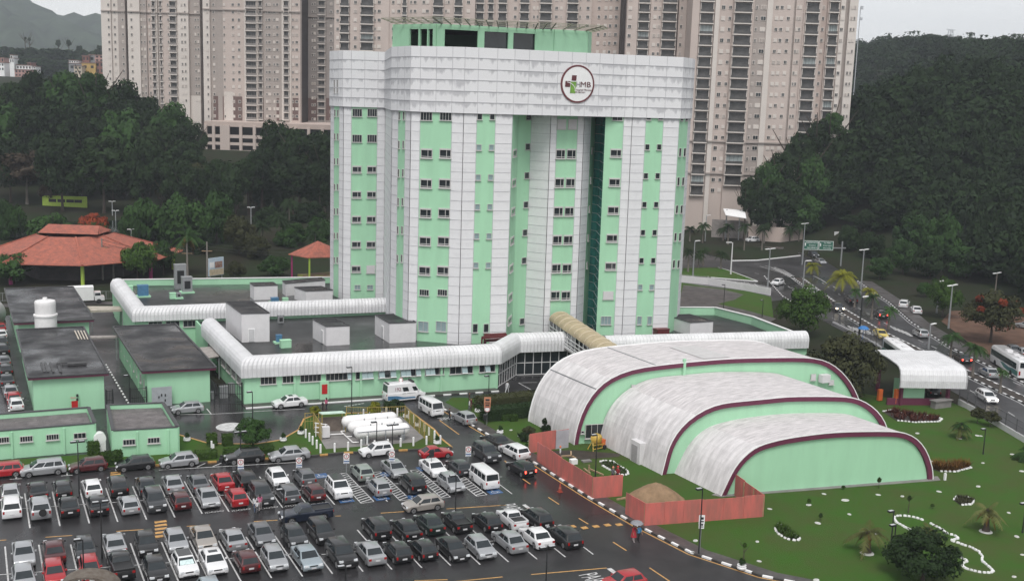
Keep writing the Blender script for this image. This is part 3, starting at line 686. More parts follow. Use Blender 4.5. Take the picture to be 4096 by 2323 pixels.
put_window(tower, (*lerp(co[1], co[2], .3), 41.6), face_ang(co[1], co[2]), .5, 2.2, 1); put_window(tower, (*lerp(co[1], co[2], .85), 41.6), face_ang(co[1], co[2]), .5, 2.2, 1)
PY = 158.0
def pp(u, Y=PY): p = gy(u, 118, Y); return (p.x, p.y)
ph = [pp(986, 166), pp(1093.8, PY), pp(1344, 156.6), pp(1388, 154.8), pp(1471, 154.4), pp(1480, 157.5), pp(1480, 176), pp(986, 182)]
zt = up(ph[1], 60); zo1 = up(ph[1], 73); zo0 = ZT - .6; print("penthouse top", zt)
pw = MB()
def pwall(a, c, opens):
    L = math.hypot(c[0] - a[0], c[1] - a[1]); last = 0
    for o0, o1 in opens + [(1, 1)]:
        if o0 > last:
            p, q = lerp(a, c, last), lerp(a, c, o0); pw.wall(p, q, ZT - 1, zt, .3)
        if o1 > o0:
            p, q = lerp(a, c, o0), lerp(a, c, o1); pw.wall(p, q, zo1, zt, .3); pw.wall(p, q, ZT - 1, zo0, .3)
        last = o1
fr = lambda u: (u - 1093.8) / (1344 - 1093.8)
pwall(ph[0], ph[1], [(.40, .60), (.64, .80), (.83, .93)])
pwall(ph[1], ph[2], [(fr(1113), fr(1194.5)), (fr(1211), fr(1271)), (fr(1284), fr(1340))])
for i in range(2, 7): pwall(ph[i], ph[i + 1], [])
pwall(ph[7], ph[0], [(.45, .70), (.74, .96)])
pw.build("penthouse_wall", GREEN, tower)
po = MB(); inn = [ph[0], ph[1], ph[2], ph[3], ph[4], ph[5], ph[6], ph[7]]
cen = (sum(p[0] for p in inn) / 8, sum(p[1] for p in inn) / 8)
po.prism([lerp(p, cen, .05) for p in [lerp(inn[1], inn[2], .45)] + inn[2:7] + [lerp(inn[7], inn[6], .45)]], ZT - .5, zo1 + .1, 0); po.build("penthouse_glazing", GLASS, tower)
pr = MB(); pr.prism([lerp(p, cen, .01) for p in inn], zt - .25, zt - .05, 0, bottom=True); pr.build("penthouse_roof", FELT2, tower)
pg = MB(); out = outset(inn + [inn[0]], 2.6)[:-1]; zp = zt + .25
path = [0, 1, 2, 3, 4, 5]
for i in path[:-1]:
    a, c, ao, cc_ = inn[i], inn[i + 1], out[i], out[i + 1]; L = math.hypot(c[0] - a[0], c[1] - a[1]); n = max(2, int(L / 1.5))
    for k in range(n + 1):
        p, q = lerp(lerp(a, c, k / n), cen, .1), lerp(ao, cc_, k / n); pg.beam((*p, zp - .5), (*q, zp + .5), .12, .16)
    for t in (.25, .5, .75, 1.0): pg.beam((*lerp(a, ao, t), zp - .2 + .7 * t), (*lerp(c, cc_, t), zp - .2 + .7 * t), .10, .09)
pg.build("pergola_slats", mat("pergola_slat", (0.27, 0.27, 0.20), .6, amt=.2, scale=2), tower)
c_ = gpl(1445.5, 211, P['m9'], P['r1']); an = face_ang(P['m9'], P['r1'])
dl = (gpl(1487, 211, P['m9'], P['r1']) - c_).length; dh = (up(c_, 163) - up(c_, 258)) / 2
emb = thing("emblem", "round white emblem with maroon ring, cross and lettering on the tower crown", "emblem"); emb.parent = tower
del emb["label"]; del emb["category"]
nrm = Vector((math.sin(an), -math.cos(an), 0))
emb.location = c_ + nrm * .34; emb.rotation_euler = (0, 0, an)
def disc(r0, r1, y, m_, name, ex=1.0):
    bb = MB(); n = 56
    for k in range(n):
        t0, t1 = 2 * math.pi * k / n, 2 * math.pi * (k + 1) / n
        A = [(r * math.cos(t) * dl, y, r * math.sin(t) * dh) for r, t in ((r0, t0), (r1, t0), (r1, t1), (r0, t1))]
        bb.poly([A[0], A[1], A[2], A[3]] if r0 > 0 else [(0, y, 0), A[1], A[2]])
        B = [(p[0], y + .16, p[2]) for p in (A[1], A[2])]; bb.poly([A[2], A[1], B[0], B[1]])
    return bb.build(name, m_, emb)
disc(0, .97, 0.0, WHITE2, "disc"); disc(.91, 1.0, -.03, mat("emblem_ring", (0.13, 0.03, 0.035), .5, amt=.1, scale=1), "ring")
def eb(name, x0, z0, x1, z1, m_, y=-.05, sk=0.0):
    bb = MB(); bb.poly([(x0 * dl, y, z0 * dh), (x1 * dl, y, z0 * dh), ((x1 + sk) * dl, y, z1 * dh), ((x0 + sk) * dl, y, z1 * dh)])
    return bb.build(name, m_, emb)
EMR = mat("emblem_maroon", (0.10, 0.02, 0.025), .5, amt=.1, scale=1); EMG = mat("emblem_green", (0.16, 0.33, 0.045), .5, amt=.25, scale=1)
eb("emblem_square", -.38, .17, -.10, .45, EMR, sk=.02); eb("emblem_square", -.76, -.17, -.46, .13, EMR, sk=.02); eb("emblem_square", -.45, -.49, -.13, .11, EMG, sk=.03)
bb = MB()
for k in range(8):
    t0, t1 = R(10 + k * 11), R(21 + k * 11)
    a, c = (-.75 + .60 * math.sin(t0), -.33 + .42 * math.cos(t0)), (-.75 + .60 * math.sin(t1), -.33 + .42 * math.cos(t1))
    bb.beam((a[0] * dl, -.08, a[1] * dh), (c[0] * dl, -.08, c[1] * dh), .09, .02, upv=(0, 1, 0))
bb.build("emblem_swoosh", WHITE2, emb)
def emt(s, x, z, size, m_, sx=1):
    o = link("emblem_lettering", text_mesh(s, size, "emblem_lettering", m_, 0.01, 'LEFT'), emb); o.location = (x * dl, -.07, z * dh); o.rotation_euler = (R(90), 0, 0); o.scale = (sx, 1, 1)
emt("H", -.12, -.03, dh * .40, GREYMET, 1.0); emt("MB", .14, -.03, dh * .40, EMR, 1.22)
emt("Hospital Municipal", -.14, -.30, dh * .125, EMR, 1.15); emt("de Barueri", -.14, -.42, dh * .125, EMR, 1.15)
def sweep(path, prof, ends=True, closed_ends_mi=0):
    """path of plan points, profile (outward offset, z); u coordinate runs along the path"""
    bb = MB(); rings = []; L = 0; us = []
    for k, (o, z) in enumerate(prof):
        rings.append([(p[0], p[1], z) for p in outset(path, o)])
    for i in range(len(path) - 1):
        ln = math.hypot(path[i + 1][0] - path[i][0], path[i + 1][1] - path[i][1])
        for k in range(len(prof) - 1):
            bb.poly([rings[k][i], rings[k][i + 1], rings[k + 1][i + 1], rings[k + 1][i]], 0, [(L, k), (L + ln, k), (L + ln, k + 1), (L, k + 1)])
        L += ln
    if ends:
        bb.poly([rings[k][0] for k in range(len(prof))][::1]); bb.poly([rings[k][-1] for k in reversed(range(len(prof)))])
    return bb
def gprof(z0, z1):
    h = z1 - z0
    return [(.62, z0), (.66, z0 + h * .45), (.60, z0 + h * .62), (.42, z0 + h * .78), (.12, z0 + h * .91), (-.28, z0 + h * .98), (-.7, z1), (-1.15, z0 + h * .97), (-1.55, z0 + h * .87), (-1.85, z0 + h * .7), (-1.95, z0 + h * .45), (-1.95, z0 + .2)]
ZR = 4.2   # podium roof
pod = thing("hospital_podium", "long low green podium with white corrugated vaulted galleries around the tower foot", "hospital wing")
g1 = [(31.6, 170.6), (31.6, 143.7), (66.5, 140.2), (72.3, 145.9), (81.0, 144.4)]
sweep(g1, gprof(3.65, 6.35)).build("gallery_roof", CORR, pod, smooth=40)
g2 = [(22.7, 207.8), (22.7, 179.4), (63.4, 175.8)]
sweep(g2, gprof(4.7, 6.9)).build("gallery_roof", CORR, pod, smooth=40)
g3 = [(84.0, 140.0), (116.4, 133.6)]
sweep(g3, gprof(3.9, 6.4)).build("gallery_roof", CORR, pod, smooth=40)
pw_ = MB()
def wl(a, c, z0, z1): pw_.wall(a, c, z0, z1, .25)
wl(g1[0], g1[1], 0, 3.8); wl((31.55, 143.7), (66.5, 140.2), 0, 3.8); wl((66.5, 140.2), (66.5, 141), 0, 3.8)
pw_.build("green_wall", GREEN, pod); pw_ = MB(); wl(g2[0], g2[1], 0, 4.9); wl((22.7, 179.4), (63.4, 175.8), 0, 5.0); wl((31.6, 170.6), (31.6, 179), 0, ZR + .3)
wl((22.9, 211.5), (61.5, 204.4), 0, 6.0); wl((22.9, 208), (22.9, 211.5), 0, 6.0)
q1, q2, q3, q4 = (108.5, 161.8), (117.2, 158.9), (118.5, 150), (116.4, 134)
pw_.build('green_wall', GREEN, pod); pw_ = MB()
for a, c in ((q1, q2), (q2, q3), (q3, q4)): wl(a, c, 0, 5.5)
pw_.build('green_wall', GREEN, pod); pw_ = MB(); wl(g3[0], g3[1], 0, 4.1)
for x, y in ((38.0, 143.0), (46.9, 142.1), (58.2, 141.0)):
    q = MB(); q.box((x, y - .1, 1.85), (.35, .25, 3.7)); q.build("pilaster", GREEN, pod)
pw_.build("green_wall", GREEN, pod)
cp = MB(); cp.wall((22.9, 211.5), (61.5, 204.4), 6.0, 6.12, .45); cp.build('parapet_cap', WHITE2, pod); cp = MB()
for a, c in ((q1, q2), (q2, q3), (q3, q4)): cp.wall(a, c, 5.5 if a[0] > 100 or c[0] > 100 else 6.0, 5.62 if a[0] > 100 or c[0] > 100 else 6.12, .45)
cp.build("parapet_cap", WHITE2, pod)
rp_ = MB()
rp_.poly([(x, y, ZR) for x, y in [(32, 144.2), (66, 141), (72.2, 146.6), (81, 145.2), (84.5, 141), (116, 135), (118, 150), (117, 158.7), (108.5, 161.5), (104, 164), (104, 181), (63.4, 181), (63.4, 175.9), (32, 178.8)]])
rp_.build("podium_roof", ROOFPOD, pod)
rp_ = MB(); rp_.poly([(x, y, ZR + .7) for x, y in [(23, 180.2), (63.2, 176.6), (63.5, 204), (61.5, 204.3), (23, 211.4)]]); rp_.build("podium_roof", ROOFPOD, pod)
def glazed(a, c, z0, z1, n, rowsn, parent):
    f, p = MB(), MB(); p.wall(a, c, z0, z1, .06)
    L = math.hypot(c[0] - a[0], c[1] - a[1]); d = ((c[0] - a[0]) / L, (c[1] - a[1]) / L); nn = (d[1] * .07, -d[0] * .07)
    for k in range(n + 1): e = lerp(a, c, k / n); f.box((e[0] + nn[0], e[1] + nn[1], (z0 + z1) / 2), (.1, .1, z1 - z0), rz=math.atan2(d[1], d[0]))
    for k in range(rowsn + 1):
        z = z0 + (z1 - z0) * k / rowsn; f.beam((a[0] + nn[0] * 1.05, a[1] + nn[1] * 1.05, z), (c[0] + nn[0] * 1.05, c[1] + nn[1] * 1.05, z), .08, .1)
    w = f.build("entrance_glazing", WHITEP, parent); p.build("glass_pane", GLASS, w)
glazed((66.5, 140.4), (72.3, 146.1), .1, 3.7, 8, 2, pod); glazed((72.3, 146.1), (84, 143.9), .1, 3.7, 9, 2, pod)
def win_strip(u0, u1, vt, vb, n, pale=()):
    a, c = (31.55, 143.7), (66.5, 140.2); p = gpl(*z6(u0, (vt + vb) / 2), a, c); q = gpl(*z6(u1, (vt + vb) / 2), a, c)
    h = 1.05; w = (q - p).length; an = face_ang(p, q); mid = (p + q) / 2; nn = Vector((math.sin(an), -math.cos(an), 0)) * .14
    o = put_window(pod, tuple(mid + nn), an, w, h, n, "std", "pod")
    for k in pale:   # sashes pushed open, catching the sky
        bb = MB(); bb.box((0, 0, 0), (w / n * .96, .05, h * .95), 1); bb.box((0, -.03, -h * .45), (w / n, .06, .08), 0); bb.box((0, -.03, h * .45), (w / n, .06, .08), 0)
        s_ = bb.build("open_sash", [WHITE2, GLASSB], o); s_.location = (-w / 2 + w * (k + .5) / n, -.3, .02); s_.rotation_euler = (R(-28), 0, 0)
win_strip(37, 165, 850, 892, 4); win_strip(220, 315, 838, 880, 3); win_strip(368, 538, 830, 870, 5); win_strip(580, 790, 818, 858, 6, (5,)); win_strip(828, 970, 808, 850, 3, (1, 2))
win_strip(1018, 1160, 798, 838, 3, (0, 2)); win_strip(1200, 1365, 785, 828, 4, (0, 1, 3)); win_strip(1405, 1560, 775, 815, 4, (0, 1)); win_strip(1610, 1800, 765, 805, 4, (2,)); win_strip(1855, 1985, 752, 792, 3, (1,))
for k in range(7):  # windows on the west wall under the gallery
    put_window(pod, (31.44, 146.5 + k * 3.3, 2.7), R(-90), 2.4, 1.1, 3)
for k in range(3): put_window(pod, (25.5 + k * 2.6, 179.0 - k * .23, 4.0), R(-5), 2.0, 1.0, 3)
bb = MB(); p = gpl(*z6(560, 965), (31.55, 143.7), (66.5, 140.2)); bb.box((p.x, p.y - .35, 1.3), (1.2, .45, 2.6), 0); o = bb.build("hydrant_niche", GREEN, pod)
bb = MB(); bb.box((p.x, p.y - .6, 1.55), (.75, .06, 1.3)); bb.build("red_panel", REDP, o)

hut_i = 0
def hut(l, f, r, vt, zr, label, door=None):
    L_, F_, R_ = (G(x, zr) for x in (l, f, r)); zt_ = up(F_, vt); B_ = L_ + R_ - F_
    t = thing("roof_hut", label, "roof hut", (F_.x, F_.y, zr), 0, "white plant huts on the podium roof")
    q = lambda p: (p.x - F_.x, p.y - F_.y)
    pts = [q(L_), q(F_), q(R_), q(B_)]; h = zt_ - zr
    bb = MB(); bb.prism(pts, 0, h, 0); bb.build("wall", WHITEP, t)
    ce = (sum(p[0] for p in pts) / 4, sum(p[1] for p in pts) / 4)
    bb = MB(); bb.prism([lerp(p, ce, .02) for p in pts], h - .02, h + .012, 0); bb.build("roof", FELT, t)
    cpb = MB()
    for i in range(4): cpb.wall(pts[i], pts[(i + 1) % 4], h - .03, h + .10, .14)
    cpb.build("roof_edge", COPING, t)
    if door:
        a, c = (pts[0], pts[1]) if door[0] == 'L' else (pts[1], pts[2])
        e = lerp(a, c, door[1]); an = face_ang(a, c); d2 = MB()
        d2.box((0, -.02, 1.0), (.95, .08, 2.0)); dd = d2.build("door", WHITE2, t, (e[0], e[1], 0.05), an)
        d3 = MB(); d3.box((0, -.08, 1.0), (.8, .06, 1.85)); d3.build("door_leaf", mat("hut_door", (.52, .52, .53), .6, amt=.08, scale=3), dd)
    return t
hut(z6(472, 522), z6(585, 588), z6(778, 578), z6(0, 430)[1], ZR, "middle white roof hut of the three in front of the tower", ('L', .72))
hut(z6(988, 490), z6(1110, 566), z6(1328, 556), z6(0, 402)[1], ZR, "white roof hut touching the left foot of the tower", ('L', .55))
hut(z5(1880, 450), z5(2012, 560), z6(113, 553), z5(0, 322)[1], ZR, "tallest white roof hut near the podium's left gallery", ('R', .35))
hut(z6(320, 200), z6(415, 234), z6(637, 224), z6(0, 135)[1], ZR + .7, "low wide white roof hut beside the back wing of the tower", None)
hut((627, 744), (637, 752), (696, 750), 717, ZR + .7, "small white roof hut left of the pair behind the rear gallery", None)
hut((708, 735), (716, 742), (815, 733), 711, ZR + .7, "half hidden white roof hut behind the low wide one", None)
hut(z7(1285, 440), z7(1478, 502), z7(1668, 490), z7(0, 396)[1], ZR, "white roof hut on the far right end of the podium roof", None)

def machine(uv, zr, size, m_, label, pad=True, name="air_conditioner", cat="air conditioner"):
    p = G(uv, zr); t = thing(name, label, cat, (p.x, p.y, zr))
    if pad: bb = MB(); bb.box((0, 0, .12), (size[0] + .7, size[1] + .5, .24)); bb.build("pad", GREEN, t)
    bb = MB(); z0 = .24 if pad else 0; bb.box((0, 0, z0 + size[2] / 2), size); bb.box((0, 0, z0 + size[2] + .06), (size[0] * 1.06, size[1] * 1.06, .12)); bb.build("casing", m_, t)
    if m_ is not GREYMET: return t
    bb = MB(); bb.box((0, -size[1] / 2 - .02, z0 + size[2] * .5), (size[0] * .6, .06, size[2] * .55)); bb.build("grille", DARKGAP, t)
    return t
BLUEM = mat("blue_machine_paint", (0.06, 0.17, 0.30), .5, amt=.15, scale=2)
machine(z5(1190, 180), ZR + .7, (1.7, 1.3, 1.7), BLUEM, "blue rooftop machine on a green pad near the corner gallery")
machine(z5(1075, 170), ZR + .7, (1.2, 1.0, 1.6), GREEN, "green rooftop cabinet left of the blue machine", False, "roof_cabinet", "cabinet")
machine(z5(1555, 145), ZR + .7, (1.7, 1.5, 2.5), GREYMET, "grey air duct head with a dark square mouth on the back roof", True, "air_duct", "air duct")
machine(z5(1500, 110), ZR + .7, (2.0, 1.3, 4.3), GREYMET, "tall grey ventilation tower at the back parapet", False, "ventilation_tower", "air duct")
machine(z5(1437, 195), ZR + .7, (1.0, .9, .9), GREEN, "small pale green box on the back roof", False, "roof_cabinet", "cabinet")
machine(z5(1487, 195), ZR + .7, (.7, .7, .7), GREYMET, "small dark air conditioner beside the pale green box")
machine(z6(190, 565), ZR, (.8, .7, .9), BLUEM, "small blue and grey air conditioner on the front roof")
machine(z6(245, 600), ZR, (1.5, 1.0, 1.0), GREEN, "pale green box on the front roof by the tallest hut", False, "roof_cabinet", "cabinet")
machine(z6(205, 395), ZR, (.9, .6, 1.1), GREYMET, "grey air conditioner against the green wall below the rear gallery", False)
machine(z6(155, 232), ZR + .7, (1.2, .9, .6), BLUEM, "flat blue machine behind the rear gallery")
machine(z6(243, 232), ZR + .7, (.9, .8, .8), GREEN, "green box next to the flat blue machine", False, "roof_cabinet", "cabinet")
machine(z6(1835, 560), ZR, (1.2, 1.1, 1.5), GREEN, "pale green cabinet at the foot of the tower's middle bay", False, "roof_cabinet", "cabinet")
machine(z6(1960, 548), ZR, (1.5, 1.3, 1.5), BLUEM, "blue machine under red pipes by the front gallery bend")
pb = MB()
for uv0, uv1, z in ((z6(1880, 520), z6(2085, 505), ZR + 1.7), (z6(1900, 500), z6(2080, 490), ZR + 1.9), (z6(1910, 545), z6(2085, 530), ZR + .9)):
    a, c = G(uv0, z), G(uv1, z); pb.beam(a, c, .4, .35)
    for e in (a, c): pb.beam((e.x, e.y, ZR), (e.x, e.y, z), .2)
tag(pb.build("red_pipe_frame", mat("dark_red_steel", (.11, .018, .02), .5, amt=.2, scale=2)), "dark red pipe frame on the roof before the tower's middle bay", "pipe frame")
machine(z7(1240, 495), ZR, (2.2, 1.4, .9), mat("dark_red_steel", (.11, .018, .02)), "dark red machine beside the right end roof hut", False)

br = thing("covered_footbridge", "beige barrel roofed footbridge from the tower to the vaulted hall", "footbridge")
A_, B_ = gy(1405, 781, 151.5), gy(1572, 852, 123.5); zc = (A_.z + B_.z) / 2; print("bridge", A_, B_)
A_.z = min(A_.z, 9.5); B_.z = A_.z - .2
d = (B_ - A_).normalized(); n_ = Vector((d.y, -d.x, 0)).normalized(); rad = 1.75
bb = MB(); N = 14; nseg = 12
for k in range(nseg):
    for j in range(N):
        t0, t1 = math.pi * j / N, math.pi * (j + 1) / N
        f_ = lambda s_, t: tuple(A_.lerp(B_, s_) + n_ * rad * math.cos(t) + Vector((0, 0, rad * .75 * (math.sin(t) - 1))))
        bb.poly([f_(k / nseg, t0), f_(k / nseg, t1), f_((k + 1) / nseg, t1), f_((k + 1) / nseg, t0)])
bb.build("barrel_roof", BEIGEB, br, smooth=60)
for k in range(nseg + 1):
    bb = MB(); f2 = lambda t: A_.lerp(B_, k / nseg) + n_ * (rad + .03) * math.cos(t) + Vector((0, 0, (rad + .03) * .75 * (math.sin(t) - 1) + .02)); 
    bb.tube([f2(math.pi * j / 10) for j in range(11)], .06, 5); bb.build("hoop", mat("pale_beige_hoop", (.52, .45, .33), .5, amt=.1, scale=2), br)
fl = MB(); za = A_.z - rad * .75
for s_ in (-1, 1):
    a, c = A_ + n_ * rad * .95 * s_, B_ + n_ * rad * .95 * s_
    for k in range(17): e = a.lerp(c, k / 16); fl.beam((e.x, e.y, za - 2.6), (e.x, e.y, za), .09)
    for z in (za, za - .9, za - 1.5, za - 2.0, za - 2.5): fl.beam((a.x, a.y, z), (c.x, c.y, z), .08, .1 if z > za - 2.4 else .5)
fl.build("side_lattice", WHITE2, br)
gl = MB()
for s_ in (-1, 1): a, c = A_ + n_ * rad * .9 * s_, B_ + n_ * rad * .9 * s_; gl.wall(a, a.lerp(c, .22), za - 2.4, za, .04)
gl.build("side_glass", GLASS, br)
fl = MB(); a, c = A_, B_; nn = n_ * rad; fl.prism([(a + nn).to_2d(), (c + nn).to_2d(), (c - nn).to_2d(), (a - nn).to_2d()], za - 2.85, za - 2.6, 0, bottom=True); fl.build("deck", CONC, br)

hall = thing("vaulted_hall", "white stepped vaulted hall with maroon edged green end walls", "hall")
Ed = Vector((-0.065, 1, 0))
def vault(pts, p, q, depth, rx, seam=None):
    W = [gpl(u, v, p, q) for u, v in pts]
    W[0].z = 0; W[-1].z = 0
    if rx: W[-1] = Vector((rx[0], rx[1], 0))
    # smooth the outline
    S_ = [W[0]]
    for i in range(1, len(W)): S_ += [W[i - 1].lerp(W[i], t) for t in (.5, 1)]
    for _ in range(2): S_ = [S_[0]] + [(S_[i - 1] + S_[i] * 2 + S_[i + 1]) / 4 for i in range(1, len(S_) - 1)] + [S_[-1]]
    bb = MB(); n = len(S_); b0 = [s - Ed * .25 for s in S_]; b1_ = [s + Ed * depth for s in S_]
    zmax = max(s.z for s in S_)
    for i in range(n - 1):
        flatp = (S_[i].z > zmax * .80 and S_[i + 1].z > zmax * .80)
        bb.poly([b0[i], b0[i + 1], b1_[i + 1], b1_[i]][::-1], 1 if flatp else 0)
    # thickness lip
    nrm = Vector((q[1] - p[1], -(q[0] - p[0]), 0)).normalized()
    cx = sum((s for s in S_), Vector()) / n; cx.z = 0
    inn_ = []
    for i in range(n):
        a, c = S_[max(0, i - 1)], S_[min(n - 1, i + 1)]; t = (c - a).normalized(); nn = nrm.cross(t)
        if nn.dot(cx - S_[i]) < 0: nn = -nn
        if i in (0, n - 1): nn = Vector((nn.x, nn.y, 0)).normalized()
        inn_.append(S_[i] + nn * .55)
    bb.build("vault_roof", [VAULT, VAULTD], hall, smooth=50)
    rim = MB()
    for i in range(n - 1):
        a0, a1 = b0[i], b0[i + 1]; c0_, c1_ = inn_[i] - Ed * .25, inn_[i + 1] - Ed * .25
        rim.poly([a0, a1, c1_, c0_]); rim.poly([c0_, c1_, c1_ + Ed * .3, c0_ + Ed * .3])
    rim.build("maroon_rim", MAROON, hall)
    ew = MB(); ew.poly([s.lerp(cx, .012) + Ed * .02 for s in S_]); ew.build("end_wall", GREEN, hall)
    wb = MB(); wb.poly([s + Ed * (depth - .02) for s in S_][::-1]); wb.build("back_wall", GREEN, hall)
    ed = MB()
    for i in range(n - 1): ed.beam(b0[i] + Vector((0, 0, .05)), b0[i + 1] + Vector((0, 0, .05)), .1, .1)
    ed.build("edge_flashing", WHITE2, hall)
    return S_
p3, q3_ = (70, 92.2), (95.7, 88.0); dv = (25.7, -4.2)
v3 = [b3(1935, 665), b3(1985, 560), b3(2035, 450), b3(2095, 350), b3(2200, 245), b3(2290, 190), b3(2393, 158), b4(160, 118), b4(400, 85), b4(600, 62), b4(850, 55), b4(1150, 52), b4(1270, 66), b4(1380, 120), b4(1460, 220), b4(1505, 340), b4(1525, 430), b4(1525, 495)]
S3 = vault(v3, p3, q3_, 8.2, None)
p2 = (67.9, 100.2); q2_ = (p2[0] + dv[0], p2[1] + dv[1])
v2 = [b3(1385, 465), b3(1420, 330), z7(1290, 1430), z7(1350, 1320), z7(1440, 1210), z7(1600, 1105), z7(1740, 1062), z7(1880, 1048), z7(2130, 1026), z8(130, 1008), z8(330, 1006), z8(560, 1006), z8(700, 1014), z8(800, 1052), z8(900, 1126), z8(960, 1215), z8(1000, 1330), z8(1010, 1450)]
w_ = gpl(*z8(1010, 1400), p2, q2_)
S2 = vault(v2, p2, q2_, 12.4, (w_.x, w_.y))
p1_ = (64, 113.2); q1_ = (p1_[0] + dv[0], p1_[1] + dv[1])
v1 = [b3(570, 185), z7(505, 1400), z7(530, 1250), z7(600, 1068), z7(700, 938), z7(800, 856), z7(980, 778), z7(1200, 750), z7(1420, 725), z7(1620, 708), z7(1820, 690), z8(0, 686), z8(200, 682), z8(380, 686), z8(500, 722), z8(600, 796), z8(680, 895), z8(735, 1000), z8(770, 1120), z8(780, 1240)]
w_ = gpl(*z8(785, 1200), p1_, q1_)
S1 = vault(v1, p1_, q1_, 10.6, (w_.x, w_.y))
sm_ = MB()
for i in (8, 14):
    s = S1[i]; sm_.beam(s + Vector((-.02, 0, .03)), s + Ed * 10.6 + Vector((-.02, 0, .03)), .12, .08)
sm_.build("seam_gutter", GREYMET, hall)
bm_ = MB()
for i in range(len(S1) - 1): bm_.beam(S1[i] + Ed * 10.5 + Vector((0, 0, .04)), S1[i + 1] + Ed * 10.5 + Vector((0, 0, .04)), .25, .12)
bm_.build("edge_flashing", WHITE2, hall)
k0 = min(range(len(S1)), key=lambda i: abs(S1[i].x - gpl(*z7(1640, 640), p1_, q1_).x)); 
pn = MB(); a, c = S1[k0], S1[k0 + 2]; pn.poly([tuple(e + Vector((0, 0, .06))) for e in (a + Ed * .6, c + Ed * .6, c + Ed * 7.5, a + Ed * 7.5)]); pn.build("grey_roof_panel", mat("grey_sheet", (.50, .49, .49), .6, amt=.06, scale=1), hall)
def onwall(uv, w, h, p, q, n, kind="std"):
    e = gpl(*uv, p, q); an = face_ang(p, q); return put_window(hall, (e.x + .02, e.y - .16, e.z), an, w, h, n, kind, "hall")
onwall(z7(702, 1292), 3.0, 1.7, p1_, q1_, 4); onwall(z7(1005, 935), .6, .8, p1_, q1_, 1, "shut"); onwall(z8(368, 845), .7, .8, p1_, q1_, 1, "shut"); onwall(z8(518, 888), .7, .6, p1_, q1_, 1, "shut"); onwall(z7(580, 1302), .35, .3, p1_, q1_, 1)
e = gpl(*z8(448, 850), p1_, q1_); bb = MB(); bb.box((e.x, e.y - .5, e.z), (1.3, .8, 1.0)); bb.build("wall_unit", WHITEP, hall)
e = gpl(*z7(1424, 800), p1_, q1_); bb = MB(); bb.box((e.x, e.y - .15, e.z), (.35, .3, 3.2)); bb.build("pilaster", GREEN, hall)
e = Vector((67.6, 104.8, 0)); bb = MB(); bb.box((e.x + .55, e.y, 1.3), (1.5, 2.0, 2.6)); bb.build("side_porch", WHITEP, hall)
bb = MB(); bb.box((e.x - .22, e.y + .1, 1.1), (.06, 1.2, 2.1)); bb.build("side_door", mat("hall_door", (.35, .34, .35), .5, amt=.1, scale=3), hall)
pl = MB(); pl.prism([(69.4, 92.6), (70, 91.7), (96.6, 87.2), (97.3, 88.3), (96, 88.6), (70.4, 92.8)], .0, .16, 0); pl.build("plinth", CONC, hall)

def outb(name, label, pts, ze, over, fascia=True):
    t = thing(name, label, "outbuilding"); cx, cy = sum(p[0] for p in pts) / 4, sum(p[1] for p in pts) / 4
    wallp = [(p[0] + (over if p[0] < cx else -over), p[1] + (over if p[1] < cy else -over)) for p in pts]
    bb = MB(); bb.prism(wallp, 0, ze - .1, 0); bb.build("wall", GREEN, t)
    bb = MB(); bb.prism(pts, ze - .3, ze, 0, 1, bottom=True); bb.build("roof", [MAROON, FELT], t)
    bb = MB()
    for i in range(4): bb.wall(pts[i], pts[(i + 1) % 4], ze - .02, ze + .14, .22)
    bb.build("roof_edge", COPING, t)
    return t, wallp
LA, wa = outb("outbuilding", "left front green outbuilding with a wet black flat roof and maroon eave", [(5.7, 147.6), (15.1, 147.0), (14.8, 177.2), (5.6, 177.8)], 4.7, .55)
LB, wb2 = outb("outbuilding", "far green outbuilding behind the white water tank", [(5.4, 183.0), (16.8, 182.2), (16.3, 213.6), (5.1, 214.6)], 4.7, .7)
MB_, wm = outb("outbuilding", "green outbuilding with a grey metal door between the alley and the podium", [(19.1, 146.6), (28.3, 145.7), (28.0, 175.3), (18.9, 176.0)], 4.7, .7)
def on_front(t, uv, w, h, y, m_, name, th=.12):
    e = gy(*uv, y); bb = MB(); bb.box((e.x, y, e.z), (w, th, h)); return bb.build(name, m_, t)
o = on_front(LA, z5(622, 1082), 1.0, 1.5, 147.55, GREEN, "hydrant_frame", .2); on_front(LA, z5(622, 1082), .75, 1.15, 147.4, REDP, "red_panel", .06)
for uv in (z5(597, 1020), z5(622, 1020)): on_front(LA, uv, .32, .25, 147.5, mat("sign_cream", (.45, .40, .30), .5), "wall_sign", .06)
for uv in (z5(643, 1000), z5(643, 1034)): on_front(LA, uv, .25, .3, 147.5, BLACK, "bell", .2)
on_front(MB_, z5(1347, 1020), 2.5, 2.9, 146.2, mat("grey_door_paint", (.33, .35, .37), .5, amt=.08, scale=2), "metal_door")
for uv in (z5(1322, 1015), z5(1345, 997), z5(1375, 997), z5(1375, 1040)): on_front(MB_, uv, .14, .3, 146.1, BLACK, "vent_slot", .06)
for k in range(8): put_window(MB_, (wm[0][0] - .03, wm[0][1] + 2.2 + 3.3 * k, 2.3), R(-90), .9, 1.2, 1)
for k in range(4): bb = MB(); bb.box((wm[0][0] - .08, wm[0][1] + 1 + 7 * k, 2.2), (.2, .25, 4.4)); bb.build("pilaster", GREEN, MB_)
for k, v in enumerate(((570, 470), (590, 500))):
    pass
rb = MB()   # pipes and hatch lying on the left roof
for k in range(4): a, c = G(z5(622 + k * 25, 468), 4.75), G(z5(655 + k * 25, 538), 4.75); rb.beam(a + Vector((0, 0, .1)), c + Vector((0, 0, .1)), .16, .12)
tag(rb.build("timber_battens", mat("pale_timber", (.5, .45, .38), .7, amt=.15, scale=2)), "four pale battens lying on the left front flat roof", "battens")
